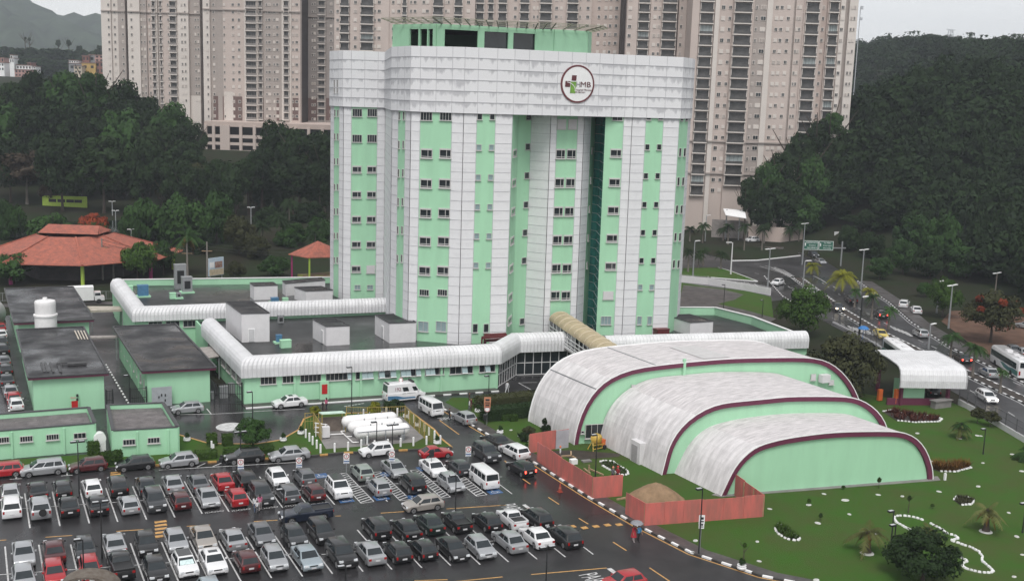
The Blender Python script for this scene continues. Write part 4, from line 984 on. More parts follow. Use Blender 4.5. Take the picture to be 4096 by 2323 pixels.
rb = MB(); p = G(z5(640, 745), 4.75); rb.box((p.x, p.y, 4.9), (2.3, .9, .28)); a, c = G(z5(470, 745), 4.8), G(z5(560, 738), 4.8); rb.beam(a + Vector((0, 0, .15)), c + Vector((0, 0, .15)), .12); a, c = G(z5(507, 690), 4.8), G(z5(510, 815), 4.8); rb.beam(a + Vector((0, 0, .1)), c + Vector((0, 0, .1)), .1)
for x in (345, 375, 420, 480): a, c = G(z5(x, 725), 4.8), G(z5(x + 25, 805), 4.8); rb.beam(a, c, .3, .06)
tag(rb.build("roof_hatch", mat("dark_hatch", (.05, .05, .052), .5, amt=.3, scale=2)), "dark hatch and pipes on the left front flat roof", "roof hatch")
def lowb(label, pts, h, wins, pil):
    t = thing("service_hut", label, "outbuilding"); bb = MB(); ins = []
    cx, cy = sum(p[0] for p in pts) / 4, sum(p[1] for p in pts) / 4
    inn_ = [(p[0] + (.25 if p[0] < cx else -.25), p[1] + (.25 if p[1] < cy else -.25)) for p in pts]
    for i in range(4): bb.wall(pts[i], pts[(i + 1) % 4], 0, h, .3)
    bb.build("wall", GREEN, t); bb = MB(); bb.prism(inn_, h - .8, h - .5, 0); bb.build("roof", FELT2, t)
    bb = MB()
    for i in range(4): bb.wall(pts[i], pts[(i + 1) % 4], h, h + .1, .42)
    bb.build("coping", COPING, t)
    y = pts[0][1]
    y0_ = Vector((0, -.2, 0))
    for uv, n in wins: e = gpl(*uv, pts[0], pts[1]) + y0_; put_window(t, (e.x, e.y, e.z), face_ang(pts[0], pts[1]), 1.25, .62, n, "std", "low")
    for uv in pil: e = gpl(*uv, pts[0], pts[1]) + y0_ * .8; bb = MB(); bb.box((e.x, e.y - .05, h / 2 - .1), (.22, .2, h - .2)); bb.build("pilaster", GREEN, t)
    return t
lowb("long low green hut at the left edge with four block windows", [(-8, 131.0), (11.7, 130.2), (11.7, 137.0), (-8, 137.9)], 3.2, [(b1(25, 133), 5), (b1(245, 122), 5), (b1(490, 105), 5), (b1(745, 92), 3)], [b1(110, 190), b1(597, 150)])
lowb("square low green hut with two barred windows by the hedge", [(13.3, 126.8), (20.1, 125.8), (20.1, 136.4), (13.9, 137.6)], 3.15, [(b1(1205, 152), 4), (b1(1435, 135), 4)], [b1(1282, 160), b1(1570, 140)])
p = gy(*z5(383, 430), 180.2); r_ = 1.5; zt_ = up(p, z5(0, 205)[1])
wt = thing("water_tank", "white cylindrical water tank standing between two flat roofs", "water tank", (p.x, p.y, 0))
bb = MB(); bb.lathe([(r_ + .08, 0), (r_ + .08, 6.1), (r_ + .22, 6.15), (r_ + .22, 6.4), (r_, 6.45)], n=28); bb.build("base_drum", TANKW, wt, smooth=40)
bb = MB(); bb.lathe([(r_ - .02, 6.45), (r_, zt_ - .7), (r_ + .02, zt_ - .32), (r_ - .08, zt_ - .14), (r_ - .3, zt_ - .08), (.35, zt_ - .02), (.33, zt_ + .35), (.05, zt_ + .4)], n=28); bb.build("drum", TANKW, wt, smooth=40)
bb = MB(); bb.tube([(-3, 196, 2.4), (3.0, 205, 2.4)], 2.3, 24); tag(bb.build("storage_tank", mat("grey_tank", (.38, .38, .38), .5, amt=.15, scale=1), smooth=40), "grey rounded storage tank cut by the left edge of the picture", "tank")
def canopy(label, uvs, z, th, m_, name="walkway_canopy", posts=True):
    P_ = [G(u, z) for u in uvs]; t = thing(name, label, "canopy"); bb = MB(); bb.prism([(p.x, p.y) for p in P_], z - th, z, 0, bottom=True); bb.build("canopy_roof", m_, t)
    if posts:
        for p in P_: bb = MB(); c = sum(P_, Vector()) / len(P_); q = p.lerp(c, .06); bb.beam((q.x, q.y, 0), (q.x, q.y, z - th), .14); bb.build("post", GREYMET, t)
canopy("beige walkway canopy joining the far outbuilding to the corner gallery", [z5(722, 258), z5(1010, 258), z5(1025, 285), z5(755, 295)], 3.6, .35, mat("canopy_beige", (.42, .38, .32), .6, amt=.2, scale=1.5))
canopy("grey pitched canopy between outbuilding and podium gallery", [z5(1660, 600), z5(1805, 592), z5(1825, 672), z5(1730, 688)], 3.4, .15, mat("canopy_grey", (.33, .30, .28), .6, amt=.2, scale=1.5))
canopy("thin flat canopy bridging the alley between two outbuildings", [z5(735, 505), z5(970, 500), z5(975, 512), z5(745, 520)], 3.6, .2, mat("canopy_grey", (.33, .30, .28), .6))
def gate(label, a, c, h, n, m_=BLACK, cat="gate", name="metal_gate"):
    t = thing(name, label, cat, (a[0], a[1], 0)); d = Vector((c[0] - a[0], c[1] - a[1], 0)); bb = MB()
    for k in range(n + 1): e = d * (k / n); bb.beam((e.x, e.y, .05), (e.x, e.y, h), .05)
    for z in (.1, h * .5, h): bb.beam((0, 0, z), (d.x, d.y, z), .06)
    bb.build("bars", m_, t); bb = MB()
    for e in (Vector(), d): bb.beam((e.x, e.y, 0), (e.x, e.y, h + .25), .16)
    bb.build("gate_post", m_, t)
    return t
gate("dark barred gate between the middle outbuilding and the podium corner", (28.0, 145.6), (31.3, 144.2), 2.6, 12)
gate("dark barred gate at the mouth of the alley by the left outbuilding", (14.7, 147.0), (15.5, 147.0), 2.4, 4)
gate("dark barred gate leaning at the left wall of the middle outbuilding", (17.6, 147.0), (19.6, 147.0), 2.4, 8)
for i, (uv, sz) in enumerate(((z5(1880, 1040), (1.1, .9, 1.5)), (z5(1960, 1000), (1.2, .9, 1.3)), (z5(1790, 1050), (.5, .5, .9)))):
    p = G(uv); bb = MB(); bb.box((p.x, p.y + 1.5, sz[2] / 2), sz); bb.box((p.x, p.y + 1.5, sz[2] + .03), (sz[0] + .06, sz[1] + .06, .06))
    tag(bb.build("stored_crate", GREYMET), ["grey crate behind the barred gate, largest of the stored ones", "grey crate behind the gate, nearest the podium corner", "small pale crate behind the gate beside the outbuilding"][i], "crate")
def paint(name, col, metal=0.35, rough=0.28):
    m_ = mat("paint_" + name, col, rough, metal=metal, amt=.05, scale=.8, coat=.7); nt = m_.node_tree
    bv = nt.nodes.new("ShaderNodeBevel"); bv.samples = 3; bv.inputs["Radius"].default_value = .09
    for k in ("Normal", "Coat Normal"): nt.links.new(bv.outputs[0], nt.nodes["Principled BSDF"].inputs[k])
    return m_
PAINT = {"silver": paint("silver", (.43, .44, .455), .55), "white": paint("white", (.70, .70, .71), 0), "black": paint("black", (.010, .010, .011), .1), "dark grey": paint("dark_grey", (.045, .048, .052), .4),
         "grey": paint("grey", (.16, .165, .175), .5), "red": paint("red", (.36, .012, .018), .1), "maroon": paint("maroon", (.075, .010, .012), .2), "dark green": paint("dark_green", (.010, .022, .018), .2),
         "beige": paint("beige", (.38, .35, .32), .4), "pale blue": paint("pale_blue", (.36, .42, .455), .5), "green silver": paint("green_silver", (.34, .385, .35), .5), "yellow": paint("yellow", (.55, .42, .06), .0), "dark blue": paint("dark_blue", (.012, .018, .035), .2)}
TY = {
 "hatchback": dict(L=3.95, W=1.68, H=1.46, zb=.93, zh=.80, xc=.98, xw=.30, xr=-1.42, xb=-1.80, zt=.95, r=.30, xf=1.28, xa=-1.22, panes=2),
 "sedan": dict(L=4.45, W=1.74, H=1.45, zb=.93, zh=.78, xc=1.12, xw=.42, xr=-.98, xb=-1.58, zt=.98, r=.31, xf=1.42, xa=-1.32, panes=2),
 "suv": dict(L=4.3, W=1.80, H=1.69, zb=1.08, zh=.98, xc=1.06, xw=.48, xr=-1.72, xb=-1.98, zt=1.08, r=.35, xf=1.38, xa=-1.30, panes=3),
 "wagon": dict(L=4.35, W=1.72, H=1.52, zb=.96, zh=.84, xc=1.12, xw=.45, xr=-1.70, xb=-2.0, zt=.98, r=.31, xf=1.38, xa=-1.28, panes=3),
 "minivan": dict(L=4.4, W=1.75, H=1.60, zb=1.0, zh=.86, xc=1.32, xw=.52, xr=-1.75, xb=-2.05, zt=1.02, r=.31, xf=1.42, xa=-1.35, panes=3),
 "pickup truck": dict(L=4.9, W=1.76, H=1.62, zb=1.06, zh=.98, xc=1.12, xw=.55, xr=-.38, xb=-.52, zt=1.08, r=.35, xf=1.55, xa=-1.5, panes=1, bed=True),
 "small pickup": dict(L=4.3, W=1.66, H=1.45, zb=.95, zh=.82, xc=1.0, xw=.36, xr=-.40, xb=-.55, zt=.98, r=.30, xf=1.32, xa=-1.2, panes=1, bed=True),
 "bus van": dict(L=4.4, W=1.74, H=1.97, zb=1.13, zh=1.06, xc=2.08, xw=1.85, xr=-2.0, xb=-2.12, zt=1.13, r=.33, xf=1.25, xa=-1.25, panes=4),
 "box hatchback": dict(L=3.75, W=1.58, H=1.44, zb=.90, zh=.78, xc=.88, xw=.28, xr=-1.52, xb=-1.76, zt=.92, r=.29, xf=1.15, xa=-1.18, panes=2),
 "coupe": dict(L=3.9, W=1.62, H=1.36, zb=.88, zh=.76, xc=.72, xw=.18, xr=-.85, xb=-1.72, zt=.90, r=.29, xf=1.25, xa=-1.15, panes=2),
 "ambulance": dict(L=5.6, W=2.0, H=2.5, zb=1.32, zh=1.05, xc=1.95, xw=1.25, xr=-2.62, xb=-2.72, zt=1.32, r=.36, xf=1.85, xa=-1.65, panes=0)}
def car_body(t):
    L, W = t["L"], t["W"]; zb, zh, xc, xb, zt, r = (t[k] for k in ("zb", "zh", "xc", "xb", "zt", "r"))
    ra = r + .07; x0 = -L / 2
    def sil(kx, dz, arch):
        P_ = [(L / 2 - .06, .24), (L / 2, .38), (L / 2 - .01, zh - .22), (L / 2 - .10, zh - .07), (L / 2 - .26, zh), ((L / 2 - .26 + xc) / 2, (zh + zb) / 2 + .035), (xc, zb), (xb, zb + .01), (min(xb, x0 + .22), zt), (x0 + .05, zt - .07), (x0 + .01, zt - .3), (x0, .40), (x0 + .06, .26)]
        P_ = [(x * kx, z - (dz if z > .6 else 0)) for x, z in P_]
        for ax in (t["xa"], t["xf"]):
            for k in range(8):
                th = math.pi - math.pi * k / 7; P_.append((ax + ra * math.cos(th), (max(.24, r + ra * math.sin(th) * 1.0) if arch else .24) if 0 < k < 7 else .24))
        return P_
    ys = [(-1, .955, .055, True), (-.965, .985, .01, True), (-.68, 1, -.012, False), (.68, 1, -.012, False), (.965, .985, .01, True), (1, .955, .055, True)]
    bb = MB(); n = None
    for yf, kx, dz, ar in ys:
        s = sil(kx, dz, ar); n = len(s)
        for x, z in s: bb.v.append((x, yf * W / 2, z))
    for k in range(5):
        for i in range(n):
            j = (i + 1) % n; bb.f.append((k * n + i, k * n + j, (k + 1) * n + j, (k + 1) * n + i)); bb.mi.append(0); bb.uv.append(None)
    bb.f.append(tuple(reversed(range(n)))); bb.f.append(tuple(5 * n + i for i in range(n))); bb.mi += [0, 0]; bb.uv += [None, None]
    # cabin
    H, xw, xr = t["H"], t["xw"], t["xr"]; wb, wt = W / 2 - .05, W / 2 - (.20 if H < 1.8 else .12)
    rings = [[(xb, wb, zb - .03), (xc, wb, zb - .03)], [(xr, wt, H - .07), (xw, wt, H - .07)], [(xr + .14, wt - .10, H - .01), (xw - .16, wt - .10, H - .01)]]
    i0 = len(bb.v)
    for (a, c) in rings:
        for x, y, z in ((a[0], -a[1], a[2]), (c[0], -c[1], c[2]), (c[0], c[1], c[2]), (a[0], a[1], a[2])): bb.v.append((x, y, z))
    for k in range(2):
        for i in range(4):
            j = (i + 1) % 4; bb.f.append((i0 + k * 4 + i, i0 + k * 4 + j, i0 + k * 4 + 4 + j, i0 + k * 4 + 4 + i)); bb.mi.append(0); bb.uv.append(None)
    bb.f.append(tuple(i0 + 8 + i for i in range(4))); bb.mi.append(0); bb.uv.append(None)
    if t.get("bed"):
        bx0, bx1 = x0 + .10, xb - .12
        bb.poly([(bx0, -W / 2 + .12, zt + .02), (bx1, -W / 2 + .12, zt + .02), (bx1, W / 2 - .12, zt + .02), (bx0, W / 2 - .12, zt + .02)], 1)
        for s_ in (-1, 1): bb.box(((bx0 + bx1) / 2, s_ * (W / 2 - .09), zt + .06), (bx1 - bx0, .09, .16), 0)
        bb.box((bx0 - .02, 0, zt + .06), (.08, W - .1, .16), 0)
    me = bb.mesh("body", [PAINT["silver"], PLASTIC], 38)
    bm = bmesh.new(); bm.from_mesh(me); bmesh.ops.recalc_face_normals(bm, faces=bm.faces); bm.to_mesh(me); bm.free()
    return me
def quad_panel(c00, c10, c11, c01, u0, u1, v0, v1, off, th=.012):
    def pt(u, v): a = Vector(c00).lerp(Vector(c10), u); b_ = Vector(c01).lerp(Vector(c11), u); return a.lerp(b_, v)
    P_ = [pt(u0, v0), pt(u1, v0), pt(u1, v1), pt(u0, v1)]; n = (P_[1] - P_[0]).cross(P_[3] - P_[0]).normalized() * off
    return [p + n for p in P_]
def car_parts(ty):
    t = TY[ty]; L, W, H = t["L"], t["W"], t["H"]; zb, zh, xc, xw, xr, xb, zt, r = (t[k] for k in ("zb", "zh", "xc", "xw", "xr", "xb", "zt", "r"))
    wb, wt = W / 2 - .05, W / 2 - (.20 if H < 1.8 else .12); z0, z1 = zb - .03, H - .07; x0 = -L / 2
    parts = [("body", car_body(t), [])]
    CG = mat("car_glass", (.020, .026, .030), .05, amt=.25, scale=.7, spec=.5)
    bb = MB(); bb.poly(quad_panel((xc, -wb, z0), (xc, wb, z0), (xw, wt, z1), (xw, -wt, z1), .06, .94, .05, .93, .012)); parts.append(("windscreen", bb.mesh("windscreen", CG), []))
    bb = MB(); bb.poly(quad_panel((xb, wb, z0), (xb, -wb, z0), (xr, -wt, z1), (xr, wt, z1), .07, .93, .10, .90, .012)); parts.append(("rear_window", bb.mesh("rear_window", CG), []))
    spans = {1: [(.08, .92)], 2: [(.09, .46), (.50, .90)], 3: [(.06, .30), (.335, .62), (.66, .93)], 4: [(.05, .26), (.29, .50), (.53, .74), (.77, .95)], 0: [(.50, .68), (.83, .97)]}[t["panes"]]
    for s_ in (-1, 1):
        bb = MB()
        for u0, u1 in spans:
            v0, v1 = (.10, .86) if t["panes"] else (.12, .62)
            if s_ < 0: bb.poly(quad_panel((xb, -wb, z0), (xc, -wb, z0), (xw, -wt, z1), (xr, -wt, z1), u0, u1, v0, v1, .012))
            else: bb.poly(quad_panel((xc, wb, z0), (xb, wb, z0), (xr, wt, z1), (xw, wt, z1), 1 - u1, 1 - u0, v0, v1, .012))
        parts.append(("side_window", bb.mesh("side_window", CG), []))
    for s_ in (-1, 1):
        bb = MB(); bb.box((L / 2 - .10, s_ * (W / 2 - .26), zh - .135), (.24, .36, .16), rz=-s_ * .22, top=.86); parts.append(("headlight", bb.mesh("headlight", CHROME), []))
        bb = MB(); tall = .26 if ty in ("hatchback", "suv", "wagon", "minivan", "bus van", "ambulance") else .19
        bb.box((x0 + .085, s_ * (W / 2 - .17), zt - .10 - tall / 2), (.15, .24 if tall < .2 else .16, tall)); parts.append(("tail_light", bb.mesh("tail_light", TAIL), []))
        bb = MB(); bb.box((xc - .28, s_ * (W / 2 + .07), zb + .10), (.12, .20, .15), top=.8); parts.append(("wing_mirror", bb.mesh("wing_mirror", PLASTIC), []))
    bb = MB(); bb.box((L / 2 + .005, 0, .44), (.03, .42, .13)); parts.append(("number_plate", bb.mesh("number_plate", PLATE), []))
    bb = MB(); bb.box((x0 - .005, 0, .60 if ty != "sedan" else .66), (.03, .42, .14)); parts.append(("number_plate", bb.mesh("number_plate", PLATE), []))
    bb = MB(); bb.box((L / 2 - .005, 0, .30), (.05, W * .62, .10)); bb.box((L / 2 - .03, 0, zh - .16), (.06, W * .40, .10)); parts.append(("grille", bb.mesh("grille", PLASTIC), []))
    tyre = MB(); tyre.tube([(0, -.1, 0), (0, .1, 0)], r, 18); tyre_m = tyre.mesh("tyre", RUBBER, 40)
    rims = {}
    for s_ in (-1, 1):
        rim = MB()
        for k in range(5):
            a = 2 * math.pi * k / 5; rim.beam((.05 * math.cos(a), .106 * s_, .05 * math.sin(a)), (r * .66 * math.cos(a), .106 * s_, r * .66 * math.sin(a)), .09, .03, upv=(0, 1, 0))
        n = 16
        for k in range(n):
            a0, a1 = 2 * math.pi * k / n, 2 * math.pi * (k + 1) / n
            rim.beam((r * .64 * math.cos(a0), .104 * s_, r * .64 * math.sin(a0)), (r * .64 * math.cos(a1), .104 * s_, r * .64 * math.sin(a1)), .05, .03, upv=(0, 1, 0))
        rims[s_] = rim.mesh("rim", ALLOY)
    for ax in (t["xa"], t["xf"]):
        for s_ in (-1, 1): parts.append(("wheel", tyre_m, [("rim", rims[s_])], (ax, s_ * (W / 2 - .13), r)))
    return parts
PROTO = {}
rng2 = random.Random(9)
USED = {}
def car(ty, colr, pos, heading, label, group, brake=False, lit=False, extra=None, cat="car"):
    if ty not in PROTO: PROTO[ty] = car_parts(ty)
    nm = {"bus van": "minibus", "ambulance": "ambulance", "box hatchback": "hatchback", "small pickup": "pickup_truck", "suv": "sport_utility_car"}.get(ty, ty.replace(" ", "_"))
    t = thing(nm, label, cat, (pos[0], pos[1], 0.005), heading, group); t.scale = (rng2.uniform(.96, 1.04), rng2.uniform(.98, 1.03), rng2.uniform(.96, 1.05)) if ty != 'ambulance' else (1, 1, 1)
    for pt in PROTO[ty]:
        o = link(pt[0], pt[1], t, pt[3] if len(pt) > 3 else None)
        if pt[0] == "body":
            o.material_slots[0].link = 'OBJECT'; o.material_slots[0].material = PAINT[colr]
        elif pt[0] == "tail_light" and brake: o.material_slots[0].link = 'OBJECT'; o.material_slots[0].material = BRAKE
        elif pt[0] == "headlight" and lit: o.material_slots[0].link = 'OBJECT'; o.material_slots[0].material = HEADLIT
        elif pt[0] == "wing_mirror" and colr in ("white", "silver", "red"): o.material_slots[0].link = 'OBJECT'; o.material_slots[0].material = PAINT[colr]
        for k, km in pt[2]: link(k, km, o)
    return t
rng = random.Random(3)
SHORT = {"suv": "SUV", "box hatchback": "boxy hatchback", "small pickup": "pickup", "pickup truck": "pickup truck", "bus van": "minibus"}
def desc(e): return e[1] + " " + SHORT.get(e[0], e[0])
def car_row(rowname, group, lst):
    """lst: (type, colour, (u,v) of the near lower edge, facing, [special label]) facing: T tail to camera, N nose to camera, L left, Rr right"""
    out = []
    for i, e in enumerate(lst):
        ty, colr, uv, fc = e[:4]; t = TY[ty]; p = G(uv, .12)
        if fc in "TN": pos = (p.x, p.y + t["L"] / 2); h = R(90 if fc == "T" else -90)
        else: pos = (p.x, p.y + t["W"] / 2); h = R(180 if fc == "L" else 0)
        lab = e[4] if len(e) > 4 and e[4] else None
        if not lab:
            l = desc(lst[i - 1]) if i else None; r_ = desc(lst[i + 1]) if i + 1 < len(lst) else None
            me_ = desc(e)
            if l and r_: lab = f"{me_} in the {rowname}, between {l} and {r_}"
            elif r_: lab = f"{me_} at the left end of the {rowname}, beside {r_}"
            else: lab = f"{me_} at the right end of the {rowname}, beside {l}"
        kw = e[5] if len(e) > 5 else {}
        o = car(ty, colr, pos, h + R(rng.uniform(-1.2, 1.2)), lab, group, **kw); out.append(o)
    return out
hedge = car_row("hedge row", "cars parked along the hedge", [
    ("wagon", "red", b1(25, 488), "L", "red wagon parked along the hedge, cut by the left edge of the picture"), ("minivan", "silver", b1(412, 470), "L"), ("box hatchback", "maroon", b1(832, 436), "L"), ("hatchback", "black", b1(1275, 420), "L"), ("hatchback", "silver", b1(1685, 392), "L"),
    ("wagon", "black", b2(-90, 352), "L"), ("sedan", "silver", b2(330, 332), "L"), ("box hatchback", "white", b2(1145, 290), "L", "white boxy hatchback parked along the kerb in front of the gas tanks"), ("coupe", "red", b2(1702, 312), "Rr", "red old coupe parked along the kerb by the road corner")])
rowa = car_row("far middle row", "cars in the far row of the middle parking block", [
    ("hatchback", "silver", b1(105, 722), "T"), ("sedan", "black", b1(365, 718), "T"), ("hatchback", "black", b1(602, 698), "T"), ("hatchback", "white", b1(880, 680), "T"), ("suv", "black", b1(1125, 676), "T"), ("sedan", "dark grey", b1(1395, 668), "T"), ("sedan", "silver", b1(1650, 655), "T"), ("sedan", "grey", b1(1890, 640), "T"), ("sedan", "red", b1(2120, 622), "T"),
    ("suv", "black", b2(-60, 612), "T"), ("hatchback", "white", b2(245, 585), "N"), ("hatchback", "grey", b2(500, 575), "T"), ("hatchback", "green silver", b2(1045, 528), "T"), ("sedan", "silver", b2(1360, 500), "N"), ("sedan", "white", b2(1730, 492), "N"), ("hatchback", "dark grey", b2(1960, 478), "T")])
rowc = car_row("near middle row", "cars in the near row of the middle parking block", [
    ("suv", "white", b1(120, 882), "T"), ("suv", "silver", b1(388, 892), "T", "silver SUV with a spare wheel on its tail door, beside the white SUV"), ("sedan", "black", b1(662, 872), "T"), ("sedan", "black", b1(935, 856), "T"), ("hatchback", "silver", b1(1228, 842), "T"), ("suv", "dark grey", b1(1478, 820), "N"), ("hatchback", "maroon", b1(1715, 803), "T"), ("sedan", "silver", b1(1985, 782), "N"), ("hatchback", "red", b1(2250, 772), "T"),
    ("suv", "dark grey", b2(95, 757), "N"), ("wagon", "grey", b2(345, 738), "T"), ("box hatchback", "maroon", b2(585, 718), "T"), ("suv", "white", b2(830, 698), "N", "white SUV with a black roof beside the first striped zone"), ("hatchback", "silver", b2(1205, 672), "T"), ("suv", "black", b2(1530, 650), "T"), ("hatchback", "silver", b2(1890, 638), "N"), ("bus van", "white", b2(2212, 606), "T", "white old minibus in the bay beside the last striped zone", dict(cat="van"))])
rowd = car_row("far front left row", "cars in the far row of the front left block", [
    ("sedan", "silver", b1(235, 1338), "N"), ("sedan", "maroon", b1(525, 1305), "T"), ("hatchback", "dark grey", b1(815, 1280), "N"), ("sedan", "silver", b1(1098, 1235), "T"), ("hatchback", "black", b1(1400, 1232), "N"), ("hatchback", "silver", b1(1680, 1200), "N"), ("sedan", "beige", b1(1945, 1180), "N"), ("sedan", "silver", b1(2225, 1183), "T"),
    ("sedan", "grey", b2(105, 1140), "N"), ("hatchback", "dark grey", b2(410, 1152), "N"), ("minivan", "black", b2(672, 1120), "N")])
rowf = car_row("front row", "cars in the front row nearest the camera", [
    ("hatchback", "silver", b1(235, 1565), "N"), ("box hatchback", "red", b1(525, 1515), "N"), ("box hatchback", "red", b1(865, 1480), "N"), ("pickup truck", "black", b1(1165, 1458), "T"), ("hatchback", "black", b1(1490, 1475), "N"), ("hatchback", "white", b1(1770, 1428), "N", "white hatchback with a black roof and a silver sunshade behind its windscreen"), ("sedan", "white", b1(2040, 1402), "N"), ("hatchback", "maroon", b1(2350, 1388), "T"),
    ("hatchback", "silver", b2(225, 1372), "N"), ("sedan", "pale blue", b2(540, 1368), "N"), ("suv", "black", b2(865, 1342), "N"), ("sedan", "silver", b2(1140, 1318), "T"), ("hatchback", "black", b2(1395, 1298), "T", "black hatchback in the front row, right of the silver sedan with red lamps"), ("hatchback", "black", b2(1632, 1278), "T", "black hatchback in the front row, left of the black sedan"), ("sedan", "black", b2(1925, 1282), "N"), ("hatchback", "silver", b2(2180, 1258), "N"),
    ("sedan", "silver", b3(75, 1208), "T"), ("sedan", "white", b3(328, 1168), "T"), ("wagon", "black", b3(595, 1162), "T")])
rowe = car_row("far front right row", "cars in the far row of the front right block", [
    ("suv", "black", b2(1195, 1082), "T"), ("sedan", "black", b2(1478, 1088), "T"), ("sedan", "dark green", b2(1700, 1040), "T"), ("small pickup", "black", b2(1955, 1015), "T"), ("hatchback", "black", b2(2240, 1004), "T"), ("small pickup", "white", b3(90, 988), "T", "white pickup with an empty black bed in the far row of the front right block"), ("wagon", "black", b3(325, 978), "T")])
PKG = "cars on the car park lanes"
car_row("lane", PKG, [("pickup truck", "dark blue", b2(490, 900), "L", "dark blue pickup truck driving left between the parking rows")])
car_row("lane", PKG, [("hatchback", "beige", b2(1590, 802), "L", "beige hatchback driving left past the accessible bays")])
car_row("lane", PKG, [("hatchback", "pale blue", b1(2020, 1700), "N", "pale blue hatchback roof peeping over the lower edge of the picture")])
car_row("lane", PKG, [("hatchback", "red", b3(1090, 1545), "L", "red car roof cut by the lower edge beside the road lettering")])
RD = "cars on the road beside the garden"
def free(ty, colr, uv, hd, label, group, **kw):
    p = G(uv, .12); return car(ty, colr, (p.x, p.y), R(hd), label, group, **kw)
free("sedan", "black", b2(2240, 185), 98, "black sedan driving away along the garden road, farthest of its line", RD)
free("suv", "dark grey", b2(2150, 300), -88, "dark grey SUV driving towards the camera behind the white minibus", RD, lit=False)
free("wagon", "white", b3(20, 275), 97, "white wagon driving away beside the red hoarding corner", RD)
free("hatchback", "black", b3(85, 435), 97, "black hatchback with red brake lamps lit beside the long red hoarding", RD, brake=True)
free("hatchback", "silver", z6(1730, 1215), 97, "silver hatchback stopped on the road before the hospital entrance", RD)
free("bus van", "white", z6(1455, 1140), -86, "white minibus coming out of the hospital entrance road", RD, cat="van")
car_row("kerb", "cars by the podium", [("sedan", "white", z6(295, 1098), "L", "white sedan with a black sunroof parked along the podium wall")])
car_row("kerb", "cars by the podium", [("hatchback", "silver", z5(1570, 1148), "L", "silver hatchback parked in front of the grey metal door")])
WST = "cars parked along the far left kerb"
cols_ = [("hatchback", "white", 1125), ("hatchback", "red", 1075), ("sedan", "silver", 1015), ("sedan", "dark grey", 925), ("hatchback", "black", 830), ("hatchback", "grey", 755), ("suv", "black", 668), ("hatchback", "dark grey", 592), ("hatchback", "white", 530), ("hatchback", "red", 470), ("sedan", "grey", 410), ("hatchback", "green silver", 352)]
nmz = ["white hatchback nearest the camera in the left kerb line", "red hatchback second from the front in the left kerb line", "silver sedan in the left kerb line behind the red hatchback", "dark grey sedan in the left kerb line beyond the silver sedan", "black hatchback in the left kerb line beyond the dark grey sedan", "grey hatchback in the left kerb line before the black SUV", "black SUV in the left kerb line beside the left outbuilding", "dark grey hatchback in the left kerb line beyond the black SUV", "white hatchback in the left kerb line before the far red one", "red hatchback far down the left kerb line by the water tank", "grey sedan far down the left kerb line", "pale green hatchback at the far end of the left kerb line"]
for i, (ty, cl, yv) in enumerate(cols_):
    y = G(z5(100, yv)).y
    u = {1125: 160, 1075: 140, 1015: 112, 925: 80, 830: 72, 755: 58, 668: 46, 592: 34, 530: 28, 470: 20, 410: 14, 352: 8}[yv]
    p = G(z5(u, yv), .12); car(ty, cl, (p.x - .3, p.y + 1.5), R(92), nmz[i], WST)
AV = "cars on the avenue"
dirn = 61
free("hatchback", "white", r8(92, 1425), 210, "white hatchback on the curve where the side road meets the avenue", AV)
free("sedan", "silver", z8(372, 155), 237, "silver sedan half hidden by the tree beside the median", AV)
free("suv", "dark grey", z8(578, 292), 241, "dark SUV with lit headlamps coming down the avenue", AV, lit=True)
free("suv", "black", z8(935, 345), 62, "black SUV with a red lamp lit going up the avenue", AV, brake=True)
free("pickup truck", "black", z8(690, 225), 60, "black pickup truck far up the avenue behind the median post", AV)
free("suv", "white", z8(1130, 262), 40, "white SUV parked on the roadside beyond the avenue", AV)
free("sedan", "white", z8(1232, 310), 52, "white sedan parked on the roadside next to the white SUV", AV)
free("sedan", "yellow", z8(935, 510), 241, "yellow and black sedan coming down the avenue near the crossing", AV)
free("wagon", "silver", z8(1268, 505), 64, "silver wagon going up the avenue at the crossing", AV)
free("sedan", "black", z8(1610, 715), 64, "black sedan with brake lamps lit behind the gatehouse roof", AV, brake=True)
free("sedan", "silver", z8(1835, 835), 64, "silver sedan going up the avenue beside the right hand bus", AV)
free("wagon", "white", z8(1815, 1035), 244, "white wagon with lit headlamps coming down the near carriageway", AV, lit=True)
free("suv", "white", r7(2330, 1008), 180, "white SUV on the far side road before the pink wall", AV)
free("hatchback", "silver", r8(508, 1222), 255, "silver hatchback far up the avenue below the green sign", AV)
free("suv", "dark grey", r8(440, 1155), 250, "dark grey SUV far up the avenue, left of the silver hatchback", AV)
free("sedan", "grey", z8(2030, 640), 60, "grey sedan parked on the dirt lot behind the right hand bus", AV)
free("sedan", "silver", z8(2120, 665), 60, "silver sedan parked on the dirt lot at the right edge", AV)
free("hatchback", "silver", z8(2150, 440), 100, "silver hatchback on the dirt lot by the flame tree, cut by the right edge", AV)
free("wagon", "black", gh(950, 1170), 60, "dark car under the gatehouse roof behind the green booth", AV)

